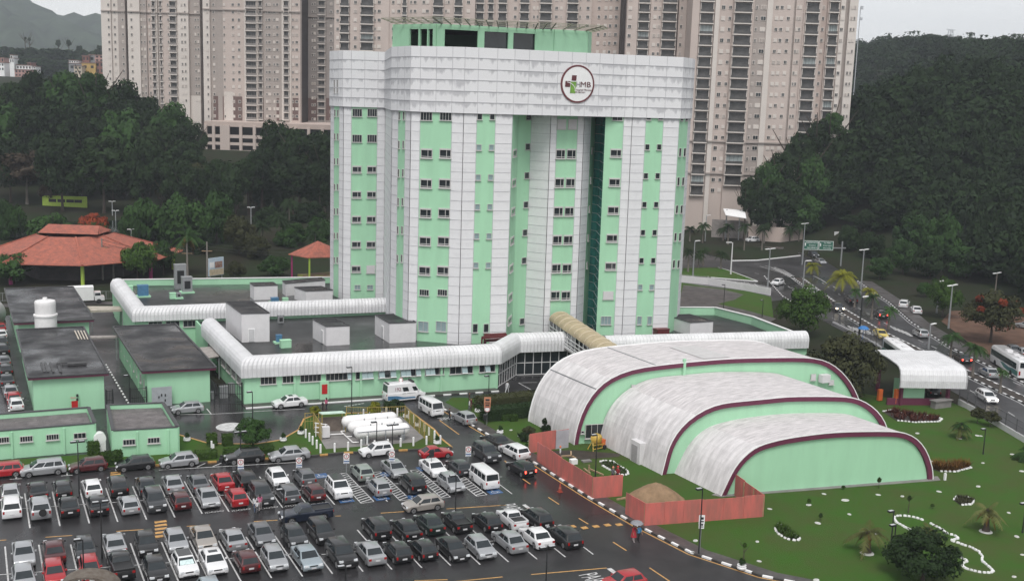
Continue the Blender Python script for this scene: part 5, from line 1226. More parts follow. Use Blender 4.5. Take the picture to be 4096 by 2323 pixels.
def find(lbl): return next(o for o in bpy.data.objects if o.get("label", "").startswith(lbl))
p = G(z6(1250, 1045), .12)
amb = car("ambulance", "white", (p.x, p.y + 1.0), R(2), "white ambulance with a blue sill and number 192 at the podium wall", "cars by the podium", cat="ambulance")
bb = MB()
for s_ in (-1, 1): bb.poly([(-2.7, s_ * 1.008, .42), (1.4, s_ * 1.008, .42), (1.2, s_ * 1.008, .62), (-.4, s_ * 1.008, .66), (-1.4, s_ * 1.008, .92), (-2.7, s_ * 1.008, .98)][::(1 if s_ < 0 else -1)])
bb.build("blue_stripe", BLUEM, amb)
for s_, rz in ((-1, 0), (1, math.pi)):
    o = link("number_lettering", text_mesh("192", .62, "number_lettering", mat("dark_red_ink", (.16, .03, .05), .5), .005), amb); o.location = (-1.25 * 1, s_ * .945, 1.78); o.rotation_euler = (R(80), 0, rz)
    o = link("side_lettering", text_mesh("SAMU  AMBULANCIA", .2, "side_lettering", mat("dark_ink", (.03, .03, .035), .5), .005), amb); o.location = (.35, s_ * 1.0, 1.15); o.rotation_euler = (R(86), 0, rz)
bb = MB(); bb.box((1.05, 0, 2.6), (.32, 1.5, .2), 0); bb.box((-2.45, 0, 2.55), (.2, 1.3, .12), 0); bb.build("light_bar", PLASTIC, amb)
o = find("silver SUV with a spare"); bb = MB(); bb.tube([(-2.2, -.1, .92), (-2.36, -.1, .92)], .34, 18); s_ = bb.build("spare_wheel", RUBBER, o, smooth=40)
o = find("white hatchback with a black roof"); t_ = TY["hatchback"]
def roofcap(o, ty, m_):
    t = TY[ty]; bb = MB(); wt = t["W"] / 2 - .2; bb.box(((t["xr"] + t["xw"]) / 2, 0, t["H"] + .002), (t["xw"] - t["xr"] - .28, 2 * wt - .16, .02)); return bb.build("roof_panel", m_, o)
roofcap(o, "hatchback", PAINT["black"])
wbx = t_["W"] / 2 - .05; wtx = t_["W"] / 2 - .2
bb = MB(); bb.poly(quad_panel((t_["xc"], -wbx, t_["zb"] - .03), (t_["xc"], wbx, t_["zb"] - .03), (t_["xw"], wtx, t_["H"] - .07), (t_["xw"], -wtx, t_["H"] - .07), .12, .88, .08, .62, .02)); bb.build("sunshade", mat("sunshade_foil", (.55, .68, .68), .4, metal=.2, amt=.2, scale=5), o)
roofcap(find("white SUV with a black roof"), "suv", PAINT["black"])
for lb, ty, sx in (("white sedan with a black sunroof", "sedan", .6), ("white sedan in the front row", "sedan", .5)):
    o = find(lb); t = TY[ty]; bb = MB(); bb.box((-.1, 0, t["H"] + .004), (sx, .75, .02)); bb.build("sunroof", GLASS, o)
p = G((222, 762)); tr = thing("box_truck", "white box truck parked behind the far outbuilding", "truck", (p.x, p.y + 1, 0), R(-2))
bb = MB(); bb.box((-1.2, 0, 1.95), (4.4, 2.3, 2.5)); bb.box((-1.2, 0, 3.21), (4.44, 2.34, .06)); bb.build("cargo_box", WHITE2, tr)
bb = MB(); bb.prism([(1.15, -1.0), (2.7, -1.0), (2.7, 1.0), (1.15, 1.0)], .6, 1.35, 0); bb.box((1.7, 0, 1.75), (1.3, 1.95, .9), top=.86); bb.box((2.75, 0, .95), (.35, 1.9, .7), top=.9); bb.build("cab", PAINT["white"], tr)
bb = MB(); bb.box((1.72, 0, 1.80), (1.0, 2.0, .5), top=.93); bb.build("cab_window", GLASS, tr)
bb = MB(); bb.box((-.3, 0, .55), (5.6, .9, .25)); bb.build("chassis", BLACK, tr)
for x in (-2.4, 1.9):
    for y in (-.9, .9): bb = MB(); bb.tube([(x, y - .14, .45), (x, y + .14, .45)], .45, 16); bb.build("wheel", RUBBER, tr, smooth=40)
def bus(pos, hd, label):
    t = thing("city_bus", label, "bus", (pos[0], pos[1], 0), R(hd), "white and green city buses on the avenue"); L = 12
    bb = MB(); prof = [(-1.25, .35), (1.25, .35), (1.27, 1.2), (1.27, 2.6), (1.15, 2.95), (.8, 3.08), (-.8, 3.08), (-1.15, 2.95), (-1.27, 2.6), (-1.27, 1.2)]
    xs_ = [(-L / 2, .95), (-L / 2 + .15, 1), (L / 2 - .35, 1), (L / 2, .93)]
    i0 = 0; n = len(prof)
    for x, k in xs_:
        for y, z in prof: bb.v.append((x, y * k, .35 + (z - .35) * (k if k < 1 else 1)))
    for k in range(3):
        for i in range(n): j = (i + 1) % n; bb.f.append((k * n + i, (k + 1) * n + i, (k + 1) * n + j, k * n + j)); bb.mi.append(0); bb.uv.append(None)
    bb.f.append(tuple(range(n))); bb.f.append(tuple(reversed([3 * n + i for i in range(n)]))); bb.mi += [0, 0]; bb.uv += [None] * 2
    me = bb.mesh("body", PAINT["white"], 35); bm = bmesh.new(); bm.from_mesh(me); bmesh.ops.recalc_face_normals(bm, faces=bm.faces); bm.to_mesh(me); bm.free(); link("body", me, t)
    for s_ in (-1, 1):
        bb = MB(); bb.box((.2, s_ * 1.265, 2.0), (10.8, .05, .95)); bb.build("window_band", mat("bus_glass", (.012, .035, .03), .06, amt=.2, scale=.5), t)
        bb = MB(); Pk = [(-5.9, .6), (-1.5, .6), (-.2, .75), (1.4, 1.3), (.2, 1.42), (-2.2, 1.2), (-4, 1.42), (-5.9, 1.35)]; bb.poly([(x, s_ * 1.285, z) for x, z in Pk][::(1 if s_ < 0 else -1)])
        bb.build("green_livery", mat("bus_green", (.04, .22, .09), .4, alt=(.03, .10, .22), scale=.7), t)
    bb = MB(); bb.box((-6.0, 0, 2.35), (.1, 2.0, .8)); bb.build("rear_window", GLASS, t); bb = MB(); bb.box((5.95, 0, 1.9), (.2, 2.15, 1.3)); bb.build("windscreen", GLASS, t)
    for s_ in (-1, 1): bb = MB(); bb.box((-6.02, s_ * 1.0, 1.1), (.1, .25, .6)); bb.build("tail_light", BRAKE if False else TAIL, t)
    for x in (-3.5, -1.5, 1.5): bb = MB(); bb.box((x, 0, 3.12), (1.0, .9, .14)); bb.build("roof_hatch", WHITEP, t)
    for x in (-3.2, 3.6):
        for s_ in (-1, 1): bb = MB(); bb.tube([(x, s_ * 1.0, .48), (x, s_ * 1.29, .48)], .48, 18); bb.build("wheel", RUBBER, t, smooth=40)
    return t
p = G(gh(1640, 1000)); bus((p.x + 2.2, p.y + 1.4), 61, "white and green bus at the right edge driving up the avenue")
p = G(gh(690, 735), 3.1); bus((p.x, p.y), 243, "white and green bus half hidden behind the gatehouse roof")
TR = random.Random(11)
def crown_mesh(name, nblob, nleaf, leaf, squash=.8, spread=1.0, seed=1, m_=None, blobr=(.26, .42), hollow=.35):
    r = random.Random(seed); bb = MB(); bb.tone = []
    blobs = []
    while len(blobs) < nblob:
        p = Vector((r.uniform(-1, 1), r.uniform(-1, 1), r.uniform(-1, 1)))
        if p.length > 1 or p.length < hollow: continue
        q = Vector((p.x * .78 * spread, p.y * .78 * spread, p.z * squash * .78))
        if p.z < -.5 and r.random() < .6: continue
        blobs.append((q, r.uniform(*blobr), r.uniform(-.22, .22)))
    for c, br_, tn in blobs:
        for _ in range(nleaf):
            d = Vector((r.gauss(0, 1), r.gauss(0, 1), r.gauss(0, 1))).normalized()
            if d.z < -.3 and r.random() < .55: d.z = -d.z
            pos = c + Vector((d.x, d.y, d.z * .85)) * br_ * r.uniform(.72, 1.08)
            n = (d + Vector((r.uniform(-.7, .7), r.uniform(-.7, .7), r.uniform(-.3, .7)))).normalized()
            x = n.cross(Vector((r.uniform(-1, 1), r.uniform(-1, 1), r.uniform(-1, 1)))).normalized(); y = n.cross(x)
            s = leaf * r.uniform(.6, 1.3); s2 = s * r.uniform(.45, .8)
            bb.poly([pos - x * s, pos - y * s2, pos + x * s, pos + y * s2]); bb.tone.append(.5 + tn + r.uniform(-.22, .22))
    return bb.mesh(name, m_ or LEAF_D)
def trunk_mesh(name, h, r0, lean=0.05, limbs=4, seed=1, m_=None, top=.72):
    r = random.Random(seed); bb = MB(); pts = [(lean * h * (k / 5) ** 2 * r.uniform(.6, 1.4), lean * h * .5 * (k / 5), h * k / 5) for k in range(6)]
    bb.tube(pts, [r0 * (1.35 if k == 0 else 1 - .12 * k) for k in range(6)], 8)
    for k in range(limbs):
        a = 2 * math.pi * k / limbs + r.uniform(-.4, .4); z = h * r.uniform(.6, .95); L = h * r.uniform(.35, .6)
        b0 = Vector((pts[4][0], pts[4][1], z)); bb.tube([b0, b0 + Vector((math.cos(a) * L * .4, math.sin(a) * L * .4, L * .35)), b0 + Vector((math.cos(a) * L * .8, math.sin(a) * L * .8, L * .9))], [r0 * .45, r0 * .3, r0 * .12], 6)
    return bb.mesh(name, m_ or BARK)
CROWN = {k: crown_mesh("crown", nb, nl, lf, sq, 1.0, sd, LEAF_D, brr) for k, (nb, nl, lf, sq, sd, brr) in {
    "a": (52, 110, .066, .85, 3, (.18, .34)), "b": (46, 120, .068, .75, 5, (.18, .36)), "c": (42, 120, .064, .60, 8, (.18, .32)), "fine": (70, 150, .042, .62, 9, (.14, .28)), "tall": (60, 105, .064, 1.15, 13, (.17, .31)), "flat": (46, 120, .060, .42, 15, (.16, .28))}.items()}
TRUNK = {k: trunk_mesh("trunk", 1.0, .035, .05, 5, s) for k, s in (("a", 1), ("b", 2), ("c", 3))}
def tree(base, ztop, w, kind, leaf, label, cat="tree", group=None, frac=.68, name="tree", trunk=BARK):
    """base point on the ground, top height, crown width; frac is the share of the height taken by the crown"""
    h = ztop - base[2]; t = thing(name, label, cat, base, TR.uniform(0, 6.28), group)
    ch = min(h * frac, w * (1.45 if kind == 'tall' else 1.12)); sq = {"a": .85, "b": .75, "c": .60, "fine": .62, "tall": 1.15, "flat": .42}[kind]
    c = link("crown", CROWN[kind], t, (0, 0, h - ch / 2 - ch * .02)); c.scale = (w / 2, w / 2, ch / 2 / (sq * .98)); c.material_slots[0].link = 'OBJECT'; c.material_slots[0].material = leaf
    k = link("trunk", TRUNK[TR.choice("abc")], t); th = h - ch * .55; k.scale = (max(th, w * .7) * .9, max(th, w * .7) * .9, th); k.material_slots[0].link = 'OBJECT'; k.material_slots[0].material = trunk
    return t
def mpp(D): return D * SV / F_PX   # metres per overview pixel at a given depth
def far_tree(u, vt, w, D, kind, leaf, label, group, frac=.7, zb=None, **kw):
    p = pd(u, vt, D); z0 = terr(p.x, p.y) if zb is None else zb
    return tree((p.x, p.y, z0 - .2), p.z, w * mpp(D), kind, leaf, label, "tree", group, frac, **kw)
def base_tree(uv, vt, w, kind, leaf, label, group=None, frac=.7, z=0.0, **kw):
    p = G(uv, z); D = proj(p)[2]
    return tree((p.x, p.y, z), up(p, vt), w * mpp(D), kind, leaf, label, kw.pop("cat", "tree"), group, frac, **kw)
LW = "tall dark trees of the wood on the left"
for u, vt, w, D, k in [(30, 197, 115, 385, "a"), (95, 180, 120, 380, "b"), (165, 168, 135, 380, "a"), (237, 172, 100, 375, "a"), (300, 203, 125, 380, "b"), (362, 232, 115, 375, "a"), (425, 258, 110, 372, "b"), (478, 296, 95, 370, "a"),
                       (5, 262, 130, 350, "b"), (110, 250, 150, 350, "a"), (210, 248, 150, 348, "tall"), (305, 276, 150, 350, "b"), (395, 302, 140, 350, "a"), (468, 345, 110, 350, "tall"),
                       (150, 330, 150, 322, "a"), (255, 330, 160, 320, "tall"), (355, 350, 140, 322, "b"), (450, 392, 120, 320, "a"), (20, 330, 140, 330, "a"), (510, 420, 80, 325, "b")]:
    far_tree(u, vt, w, D, k, LEAF_M if int(u) % 4 == 1 else LEAF_D, "tall dark green tree of the wood on the left", LW, .80)
for u, vt, w, D, k in [(690, 303, 110, 350, "b"), (752, 312, 120, 345, "a"), (812, 330, 90, 340, "b"), (655, 362, 100, 335, "a"), (735, 385, 130, 325, "tall"), (803, 400, 90, 325, "a"), (590, 405, 100, 325, "b"), (545, 392, 75, 326, "a"), (622, 388, 90, 330, "a"), (560, 452, 80, 318, "a")]:
    far_tree(u, vt, w, D, k, LEAF_D, "tall dark tree between the garage podium and the hospital tower", "dark trees between the garage podium and the tower", .78)
UW = "dark undergrowth trees at the edge of the left wood"
for i in range(26):
    u = 10 + i * 33 + TR.uniform(-10, 10); D = TR.uniform(342, 358)
    far_tree(u, 425 + TR.uniform(-18, 25), 70 + TR.uniform(-10, 25), D, TR.choice("abc"), LEAF_D if TR.random() < .7 else LEAF_O, "low dark tree at the foot of the wood", UW, .9)
far_tree(62, 368, 150, 330, "a", LEAF_BN, "big olive brown tree with a pale trunk at the left edge of the park", None, .62, trunk=PALEBARK)
far_tree(125, 455, 60, 333, "c", LEAF_BN, "small olive tree left of the lime green wall", None, .75)
GP = "round green park trees"
for uv, vt, w, k, lf, lab, fr_ in [((372, 640), 503, 135, "flat", LEAF_M, "broad green tree, left one of the park group beside the orange roof", .78), ((452, 640), 490, 145, "c", LEAF_M, "broad green tree, tallest of the park group in the middle", .8), ((545, 640), 478, 120, "c", LEAF_M, "green tree, right one of the park group by the wood", .8), ((600, 655), 540, 95, "b", LEAF_O, "olive green tree at the right end of the park group", .8),
                                   ((335, 645), 538, 80, "flat", LEAF_M, "low green tree between the orange roof and the park group", .8), ((130, 640), 537, 130, "c", LEAF_M, "green tree behind the left slope of the orange roof", .8), ((22, 640), 505, 90, "c", LEAF_M, "green tree at the left edge above the orange roof", .8),
                                   ((35, 712), 637, 120, "b", LEAF_M, "bushy green tree hiding the left corner of the orange roofed pavilion", .88), ((345, 708), 612, 105, "flat", LEAF_B, "green tree before the right slope of the orange roof", .72), ((217, 700), 637, 42, "b", LEAF_M, "small slim tree standing before the middle of the orange roof", .45),
                                   ((690, 695), 642, 85, "c", LEAF_M, "low bushy tree beside the small kiosk", .92), ((640, 660), 590, 80, "b", LEAF_O, "olive tree behind the billboard", .85), ((590, 700), 655, 60, "c", LEAF_O, "small olive tree to the right of the billboard", .85), ((730, 640), 560, 90, "b", LEAF_M, "green tree behind the small kiosk roof", .85), ((800, 630), 545, 80, "c", LEAF_M, "green tree next to the tower wing behind the kiosk", .85), ((680, 600), 520, 100, "b", LEAF_D, "dark tree behind the palms of the park", .85), ((770, 590), 500, 110, "a", LEAF_D, "dark tree close to the tower's left edge", .85),
                                   ((410, 690), 600, 70, "c", LEAF_M, "green tree by the utility pole right of the orange roof", .8), ((500, 655), 575, 70, "b", LEAF_D, "dark green tree under the tall park tree", .85)]:
    base_tree(uv, vt, w, k, lf, lab, GP, fr_)
fl = base_tree((238, 625), 543, 85, "flat", LEAF_M, "flame tree with orange flowers behind the orange roof", None, .6)
c = link("flowers", CROWN["flat"], fl, kids(fl)[0].location + Vector((0, 0, .6))); c.scale = [v * .95 for v in kids(fl)[0].scale]; c.material_slots[0].link = 'OBJECT'; c.material_slots[0].material = LEAF_F
base_tree((2012, 842), 716, 148, "fine", LEAF_B, "bright green tree between the podium corner and the avenue", None, .9)
base_tree((2108, 1003), 838, 232, "fine", LEAF_O, "large dark olive tree between the vaulted hall and the gatehouse", None, .97)
ft = base_tree(z8(1850, 560), z8(0, 135)[1], 165, "fine", LEAF_O, "spreading flame tree with orange flowers on the brown dirt lot", None, .78)
fk = [k for k in kids(ft) if k.name.startswith("crown")][0]
c = link("flowers", crown_mesh("flowers", 9, 60, .05, .62, 1.0, 77, LEAF_F, (.10, .2), .55), ft, fk.location + Vector((0, 0, .5))); c.scale = [v * 1.02 for v in fk.scale]
base_tree(z8(1450, 350), z8(0, 15)[1], 100, "fine", LEAF_B, "light green tree standing on the roadside before the hill wood", None, .88)
base_tree(z8(1300, 180), z8(0, 60)[1], 45, "c", LEAF_M, "small green tree on the verge left of the light green roadside tree", None, .88)
for i, (uv, vt, w, lf) in enumerate([((2205, 700), 640, 70, LEAF_M), ((2262, 690), 600, 90, LEAF_M), ((2330, 700), 615, 90, LEAF_D), ((2420, 705), 610, 100, LEAF_M), ((2505, 720), 620, 100, LEAF_D), ((2560, 730), 640, 90, LEAF_M), ((2180, 655), 575, 80, LEAF_D), ((2125, 640), 565, 70, LEAF_D), ((2080, 590), 500, 90, LEAF_D), ((2450, 700), 560, 110, LEAF_D), ((2540, 700), 555, 110, LEAF_D), ((2360, 690), 540, 110, LEAF_M), ((2285, 660), 530, 110, LEAF_M)]):
    base_tree(uv, vt, w, "abc"[i % 3], lf, "dark leafy tree along the foot of the hill wood", "trees along the foot of the hill wood", .92)
for i, (u, vt, w, D) in enumerate([(2090, 277, 60, 352), (2055, 300, 75, 350), (2010, 335, 90, 347), (1965, 372, 90, 344), (1925, 408, 85, 342), (1890, 440, 70, 340), (1873, 475, 50, 339), (2110, 345, 110, 350), (2040, 390, 110, 345), (1970, 440, 110, 341), (1920, 480, 90, 339), (2090, 430, 120, 345), (2020, 480, 110, 341), (2150, 350, 110, 352), (2160, 450, 120, 345), (2100, 505, 110, 340), (2220, 410, 130, 350), (2150, 540, 100, 330), (2190, 520, 100, 320), (2215, 470, 110, 330)]):
    far_tree(u, vt, w, D, "abc"[i % 3], LEAF_D if i % 4 else LEAF_M, "dark tree of the slope in front of the right hand apartment tower", "dark trees on the slope before the right apartment tower", .95)
def hill_wood():
    r = random.Random(5); bb = MB(); bb.tone = []; n = 0; tries = 0
    protos = []
    for s in range(4):
        me = crown_mesh('hill_crown', 24, 58, .095, .8, 1.0, 40 + s, LEAF_D, (.2, .42)); protos.append(([v.co.copy() for v in me.vertices], [tuple(p.vertices) for p in me.polygons], [d.value for d in me.attributes["tone"].data]))
    import itertools
    while n < 1500 and tries < 60000:
        tries += 1; y = r.uniform(120, 900) if r.random() < .6 else r.uniform(150, 420); x = r.uniform(190, 760) if y > 420 else r.uniform(190, 480); s = (x - 150) * .88 - (y - 130) * .47
        if s < 34 and not (s > 16 and terr(x, y) > 5): continue
        u, v, D = proj((x, y, terr(x, y) + 8))
        if u < 2060 or u > 2720 or D < 150: continue
        if s > 165 and r.random() < .8: continue
        w = r.uniform(3.2, 8.2) * (1.0 if D < 450 else 1.35); h = r.uniform(9, 15); z = terr(x, y) + h * .45; a = r.uniform(0, 6.28); ca, sa = math.cos(a), math.sin(a)
        V_, F_, T_ = protos[n % 4]; i0 = len(bb.v); tn = r.uniform(-.35, .3); st = 1 if D < 420 else 2
        keep = set(range(0, len(F_), st))
        bb.v.extend([(x + (c.x * ca - c.y * sa) * w, y + (c.x * sa + c.y * ca) * w, z + c.z * h * .62) for c in V_])
        for k in keep: bb.f.append(tuple(i0 + q for q in F_[k])); bb.mi.append(0); bb.uv.append(None); bb.tone.append(T_[k] + tn)
        n += 1
    o = bb.build("hill_wood", LEAF_D); tag(o, "dense dark green wood covering the hillside on the right", "wood", None, "stuff")
    print("hill crowns", n)
hill_wood()
def palm_mesh(seed, nf=22, L=1.0, droop=.9, leafm=None, dry=0):
    r = random.Random(seed); bb = MB(); bb.tone = []
    for k in range(nf):
        a = 2 * math.pi * k / nf + r.uniform(-.25, .25); el = r.uniform(-.15, 1.15); ln = L * r.uniform(.8, 1.1); prev = None
        n = 9; pts = []
        for i in range(n + 1):
            t = i / n; rad = ln * (t * math.cos(el) * .95); z = ln * (math.sin(el) * t - droop * t * t * (.55 + .3 * math.cos(el)))
            pts.append(Vector((math.cos(a) * rad, math.sin(a) * rad, z)))
        side = Vector((-math.sin(a), math.cos(a), 0)); tn = r.uniform(.3, .7)
        for i in range(n):
            p, q = pts[i], pts[i + 1]; t = (i + .5) / n; w = ln * .25 * math.sin(math.pi * min(1, t * .85 + .12)) ; dn = Vector((0, 0, -w * .75))
            for s_ in (-1, 1):
                for j in range(2):
                    a0 = p.lerp(q, j * .5); a1 = p.lerp(q, j * .5 + .48); tip = p.lerp(q, j * .5 + .6) + side * s_ * w + dn * r.uniform(.6, 1.2)
                    bb.poly([a0, a1, tip]); bb.tone.append(tn + r.uniform(-.15, .15))
    return bb.mesh("fronds", leafm or LEAF_M)
PALM = [palm_mesh(s) for s in (1, 2, 3)]; THIN = palm_mesh(6, 15, 1.0, .75)
PTR = MB(); PTR.tube([(0, 0, 0), (0, 0, .15), (0, 0, .5), (0, 0, 1)], [.07, .05, .038, .045], 10); PTR_M = PTR.mesh("trunk", PALEBARK, 60)
PSK = palm_mesh(9, 7, .7, 1.6, LEAF_BR)
def palm(uv, vc, w, label, group=None, leaf=None, z=0.0, skirt=False, tw=1.0, trunkm=PALEBARK):
    p = G(uv, z); D = proj(p)[2]; zc = up(p, vc); h = zc - z; t = thing("palm_tree", label, "palm tree", (p.x, p.y, z), TR.uniform(0, 6.28), group)
    k = link("trunk", PTR_M, t); k.scale = (4.2 * tw, 4.2 * tw, h); k.material_slots[0].link = 'OBJECT'; k.material_slots[0].material = trunkm
    f = link("fronds", THIN if skirt else PALM[TR.randrange(3)], t, (0, 0, h - .1)); s = w * mpp(D) / 1.75; f.scale = (s, s, s); f.material_slots[0].link = 'OBJECT'; f.material_slots[0].material = leaf or LEAF_M
    if skirt: f = link("dry_fronds", PSK, t, (0, 0, h - .15)); f.scale = (s * .9, s * .9, s * .9)
    return t
MP = "palms along the avenue"
for uv, vc, w, lab in [(gh(415, 505), gh(0, 300)[1], 48, "palm on the avenue median, left of the tall double lamp"), (gh(568, 595), gh(0, 415)[1], 50, "palm on the median beside the black SUV"), (gh(1122, 845), gh(0, 650)[1], 62, "palm on the median behind the gatehouse roof, with drooping fronds"), (gh(1320, 1020), gh(0, 745)[1], 70, "tall palm on the median in front of the right hand bus"), (gh(1565, 1165), gh(0, 960)[1], 42, "short palm on the median by the silver sedan"), (gh(262, 400), gh(0, 250)[1], 40, "palm on the median by the black pickup truck")]:
    palm(uv, vc, w, lab, MP, LEAF_M)
RP = "palms around the roundabout"
for i, (uv, vc, w) in enumerate([(rr(150, 840), rr(0, 585)[1], 40), (rr(325, 765), rr(0, 575)[1], 44), (rr(530, 810), rr(0, 610)[1], 44), (rr(615, 515), rr(0, 300)[1], 42), (rr(803, 592), rr(0, 300)[1], 44), (rr(1010, 590), rr(0, 345)[1], 42), (rr(1160, 475), rr(0, 340)[1], 44), (rr(1335, 500), rr(0, 335)[1], 46), (rr(1260, 470), rr(0, 300)[1], 44), (rr(320, 500), rr(0, 290)[1], 46), (rr(170, 480), rr(0, 330)[1], 42), (rr(560, 470), rr(0, 330)[1], 40), (rr(1035, 500), rr(0, 290)[1], 46), (rr(1440, 510), rr(0, 300)[1], 40), (rr(270, 790), rr(0, 640)[1], 38)]):
    palm(uv, vc, w, "dark green palm on the traffic islands beside the tower's right edge", RP, LEAF_D)
for uv, vc, w, lab in [(rr(1945, 1085), rr(0, 870)[1], 84, "yellow green palm at the roadside beyond the avenue, largest of its colour"), (rr(1600, 870), rr(0, 760)[1], 52, "yellow green palm at the nose of the median below the green sign"), (rr(2260, 1180), rr(0, 1040)[1], 46, "small yellow green palm further right along the roadside kerb")]:
    palm(uv, vc, w, lab, "yellow green palms", LEAF_Y, tw=1.2)
palm((470, 690), 590, 95, "large park palm hanging over the fence right of the orange roof", None, LEAF_M, tw=1.3, skirt=True)
for i, (uv, vc) in enumerate([((700, 640), 545), ((725, 600), 505), ((655, 640), 565), ((790, 650), 585)]): palm(uv, vc, 55, "dark palm among the park trees left of the tower", "dark park palms left of the tower", LEAF_D)
GARD = "palms on the garden lawn"
palm(b4(925, 1188), b4(0, 985)[1], 112, "garden palm with white ringed foot left of the looping stone border", GARD, LEAF_OP, .1, True, 1.6, BARK)
palm(b4(2035, 990), b4(0, 785)[1], 100, "garden palm with white ringed foot on the right of the lawn", GARD, LEAF_OP, .1, True, 1.5, BARK)
palm(b4(1790, 118), b4(0, 10)[1], 62, "garden palm near the right hand fence", GARD, LEAF_OP, .1, False, 1.2, BARK)
palm(b4(1510, 1030), b4(0, 960)[1], 78, "young low palm inside the looping stone border", GARD, LEAF_OP, .1, True, 1.0, BARK)
palm(b4(2420, 330), b4(0, 250)[1], 80, "garden palm cut by the right edge of the picture", GARD, LEAF_M, .1, False, 1.3, BARK)
palm(z8(1595, 1357), z8(0, 1235)[1], 50, "small dark palm on the lawn below the gatehouse", GARD, LEAF_M, .1, False, 1.0, BARK)
base_tree(b4(1445, 1440), b4(0, 985)[1], 208, "fine", LEAF_D, "round dark leafy tree low on the lawn by the stone border", None, .97, .1)
for uv, vt, w, lab in [(z8(1740, 1235), z8(0, 1100)[1], 40, "thin olive tree in front of the right hand fence, nearer the gatehouse"), (z8(1850, 1260), z8(0, 1130)[1], 46, "thin olive tree in front of the right hand fence, further right")]: base_tree(uv, vt, w, "c", LEAF_O, lab, None, .7, .1)
base_tree((634, 1122), 1046, 104, "fine", LEAF_M, "round spiky dark green tree on the island beside the white disc", None, .92, .13)
base_tree(ho(460, 280), ho(0, 65)[1], 16, "tall", LEAF_D, "slim dark conifer beside the tallest vault", None, .92, .1); base_tree(ho(500, 275), ho(0, 170)[1], 34, "c", LEAF_D, "dark spiky bush at the foot of the tallest vault", None, .95, .1)
base_tree(ho(230, 300), ho(0, 200)[1], 40, "c", LEAF_O, "dry olive bush beside the tallest vault", None, .97, .1); base_tree(ho(170, 420), ho(0, 300)[1], 28, "c", LEAF_D, "dark low bush by the stone edged bed behind the hoarding", None, .97, .1)
def shrub(uv, w, h, d, leaf, label, z=.13, group=None, name="shrub", seed=0, cat="shrub"):
    p = G(uv, z); r = random.Random(seed + int(uv[0])); bb = MB(); bb.tone = []
    n = int(260 * max(1, w * h)); n = min(n, 2600)
    for _ in range(n):
        f = r.randrange(6); x, y, zz = r.uniform(-.5, .5), r.uniform(-.5, .5), r.random()
        if f == 0: zz = 1 + r.uniform(-.05, .04)
        elif f < 3: y = (-.5 if f == 1 else .5) + r.uniform(-.06, .06)
        elif f < 5: x = (-.5 if f == 3 else .5) + r.uniform(-.06, .06)
        pos = Vector((x * w, y * d, zz * h)); nn = Vector((r.uniform(-1, 1), r.uniform(-1, 1), r.uniform(.0, 1))).normalized(); ax = nn.cross(Vector((r.uniform(-1, 1), r.uniform(-1, 1), .3))).normalized(); ay = nn.cross(ax); s = r.uniform(.06, .13)
        bb.poly([pos - ax * s, pos - ay * s * .7, pos + ax * s, pos + ay * s * .7]); bb.tone.append(r.uniform(.2, .8))
    bb.box((0, 0, h * .48), (w * .92, d * .92, h * .92)); bb.tone += [.3] * 6
    o = bb.build(name, leaf); o.location = (p.x, p.y, z); tag(o, label, cat, group); return o
shrub(b1(875, 265), 1.2, 1.35, 1.2, LEAF_H, "clipped square hedge block at the right end of the long green hut", name="hedge", cat="hedge")
shrub(b1(1045, 360), 2.1, 1.35, 1.4, LEAF_H, "wide clipped hedge block in front of the barred window hut's left corner", name="hedge", cat="hedge")
shrub(b1(1980, 185), 1.1, 1.35, 1.0, LEAF_H, "clipped hedge column left of the small path on the island", name="hedge", cat="hedge"); shrub(b1(2125, 185), 1.1, 1.3, 1.0, LEAF_H, "clipped hedge column right of the small path on the island", name="hedge", cat="hedge")
shrub(b1(1925, 305), 2.2, .85, 1.3, LEAF_H, "low clipped hedge left of the island path, nearest the parked cars", name="hedge", cat="hedge"); shrub(b1(2240, 290), 3.2, .9, 1.5, LEAF_H, "low clipped hedge right of the island path behind the black wagon", name="hedge", cat="hedge"); shrub(b2(70, 265), 2.2, .8, 1.4, LEAF_H, "low clipped hedge behind the silver sedan in the hedge row", name="hedge", cat="hedge")
shrub(i1(2130, 1020), 8.5, 1.5, 2.5, LEAF_O, "dry brown hedge beside the hospital entrance", .1, None, "hedge", cat="hedge"); shrub(i1(2160, 1150), 7.5, 1.6, 2.2, LEAF_D, "dark green hedge in front of the dry brown one", .1, None, "hedge", 3, "hedge")
for i, (uv, w, h) in enumerate([(i1(2110, 1180), 1.0, .8), (i1(2200, 1185), 1.0, .8), (i1(2010, 1130), .9, .7)]): shrub(uv, w, h, .9, LEAF_H, ["small clipped ball bush in the middle under the dark entrance hedge", "small clipped ball bush at the right under the dark entrance hedge", "small clipped ball bush at the left under the dark entrance hedge"][i], .1)
base_tree(z6(490, 1165), z6(0, 1085)[1], 30, "c", LEAF_Y, "yellowish spiky plant behind the gas yard shelter", None, .95, .13, name="plant", cat="plant"); base_tree(z6(985, 1175), z6(0, 1050)[1], 42, "c", LEAF_Y, "yellowish bush at the back fence of the gas yard", None, .95, .13, name="plant", cat="plant"); base_tree(z6(1140, 1135), z6(0, 1038)[1], 66, "c", LEAF_D, "dark bush at the back of the gas yard below the ambulance", None, .9, .13, name="plant", cat="plant")
AB = mat("apartment_beige", (0.50, 0.425, 0.388), .75, amt=.06, scale=.1); AL = mat("apartment_cream", (0.60, 0.55, 0.51), .75, amt=.05, scale=.1)
AD = mat("apartment_taupe", (0.36, 0.315, 0.29), .75, amt=.06, scale=.1); AR = mat("apartment_brown", (0.145, 0.095, 0.085), .75, amt=.1, scale=.1); AG = mat("apartment_grey", (0.285, 0.255, 0.24), .75, amt=.08, scale=.1); AP = mat("apartment_pink", (0.47, 0.385, 0.345), .75, amt=.08, scale=.1)
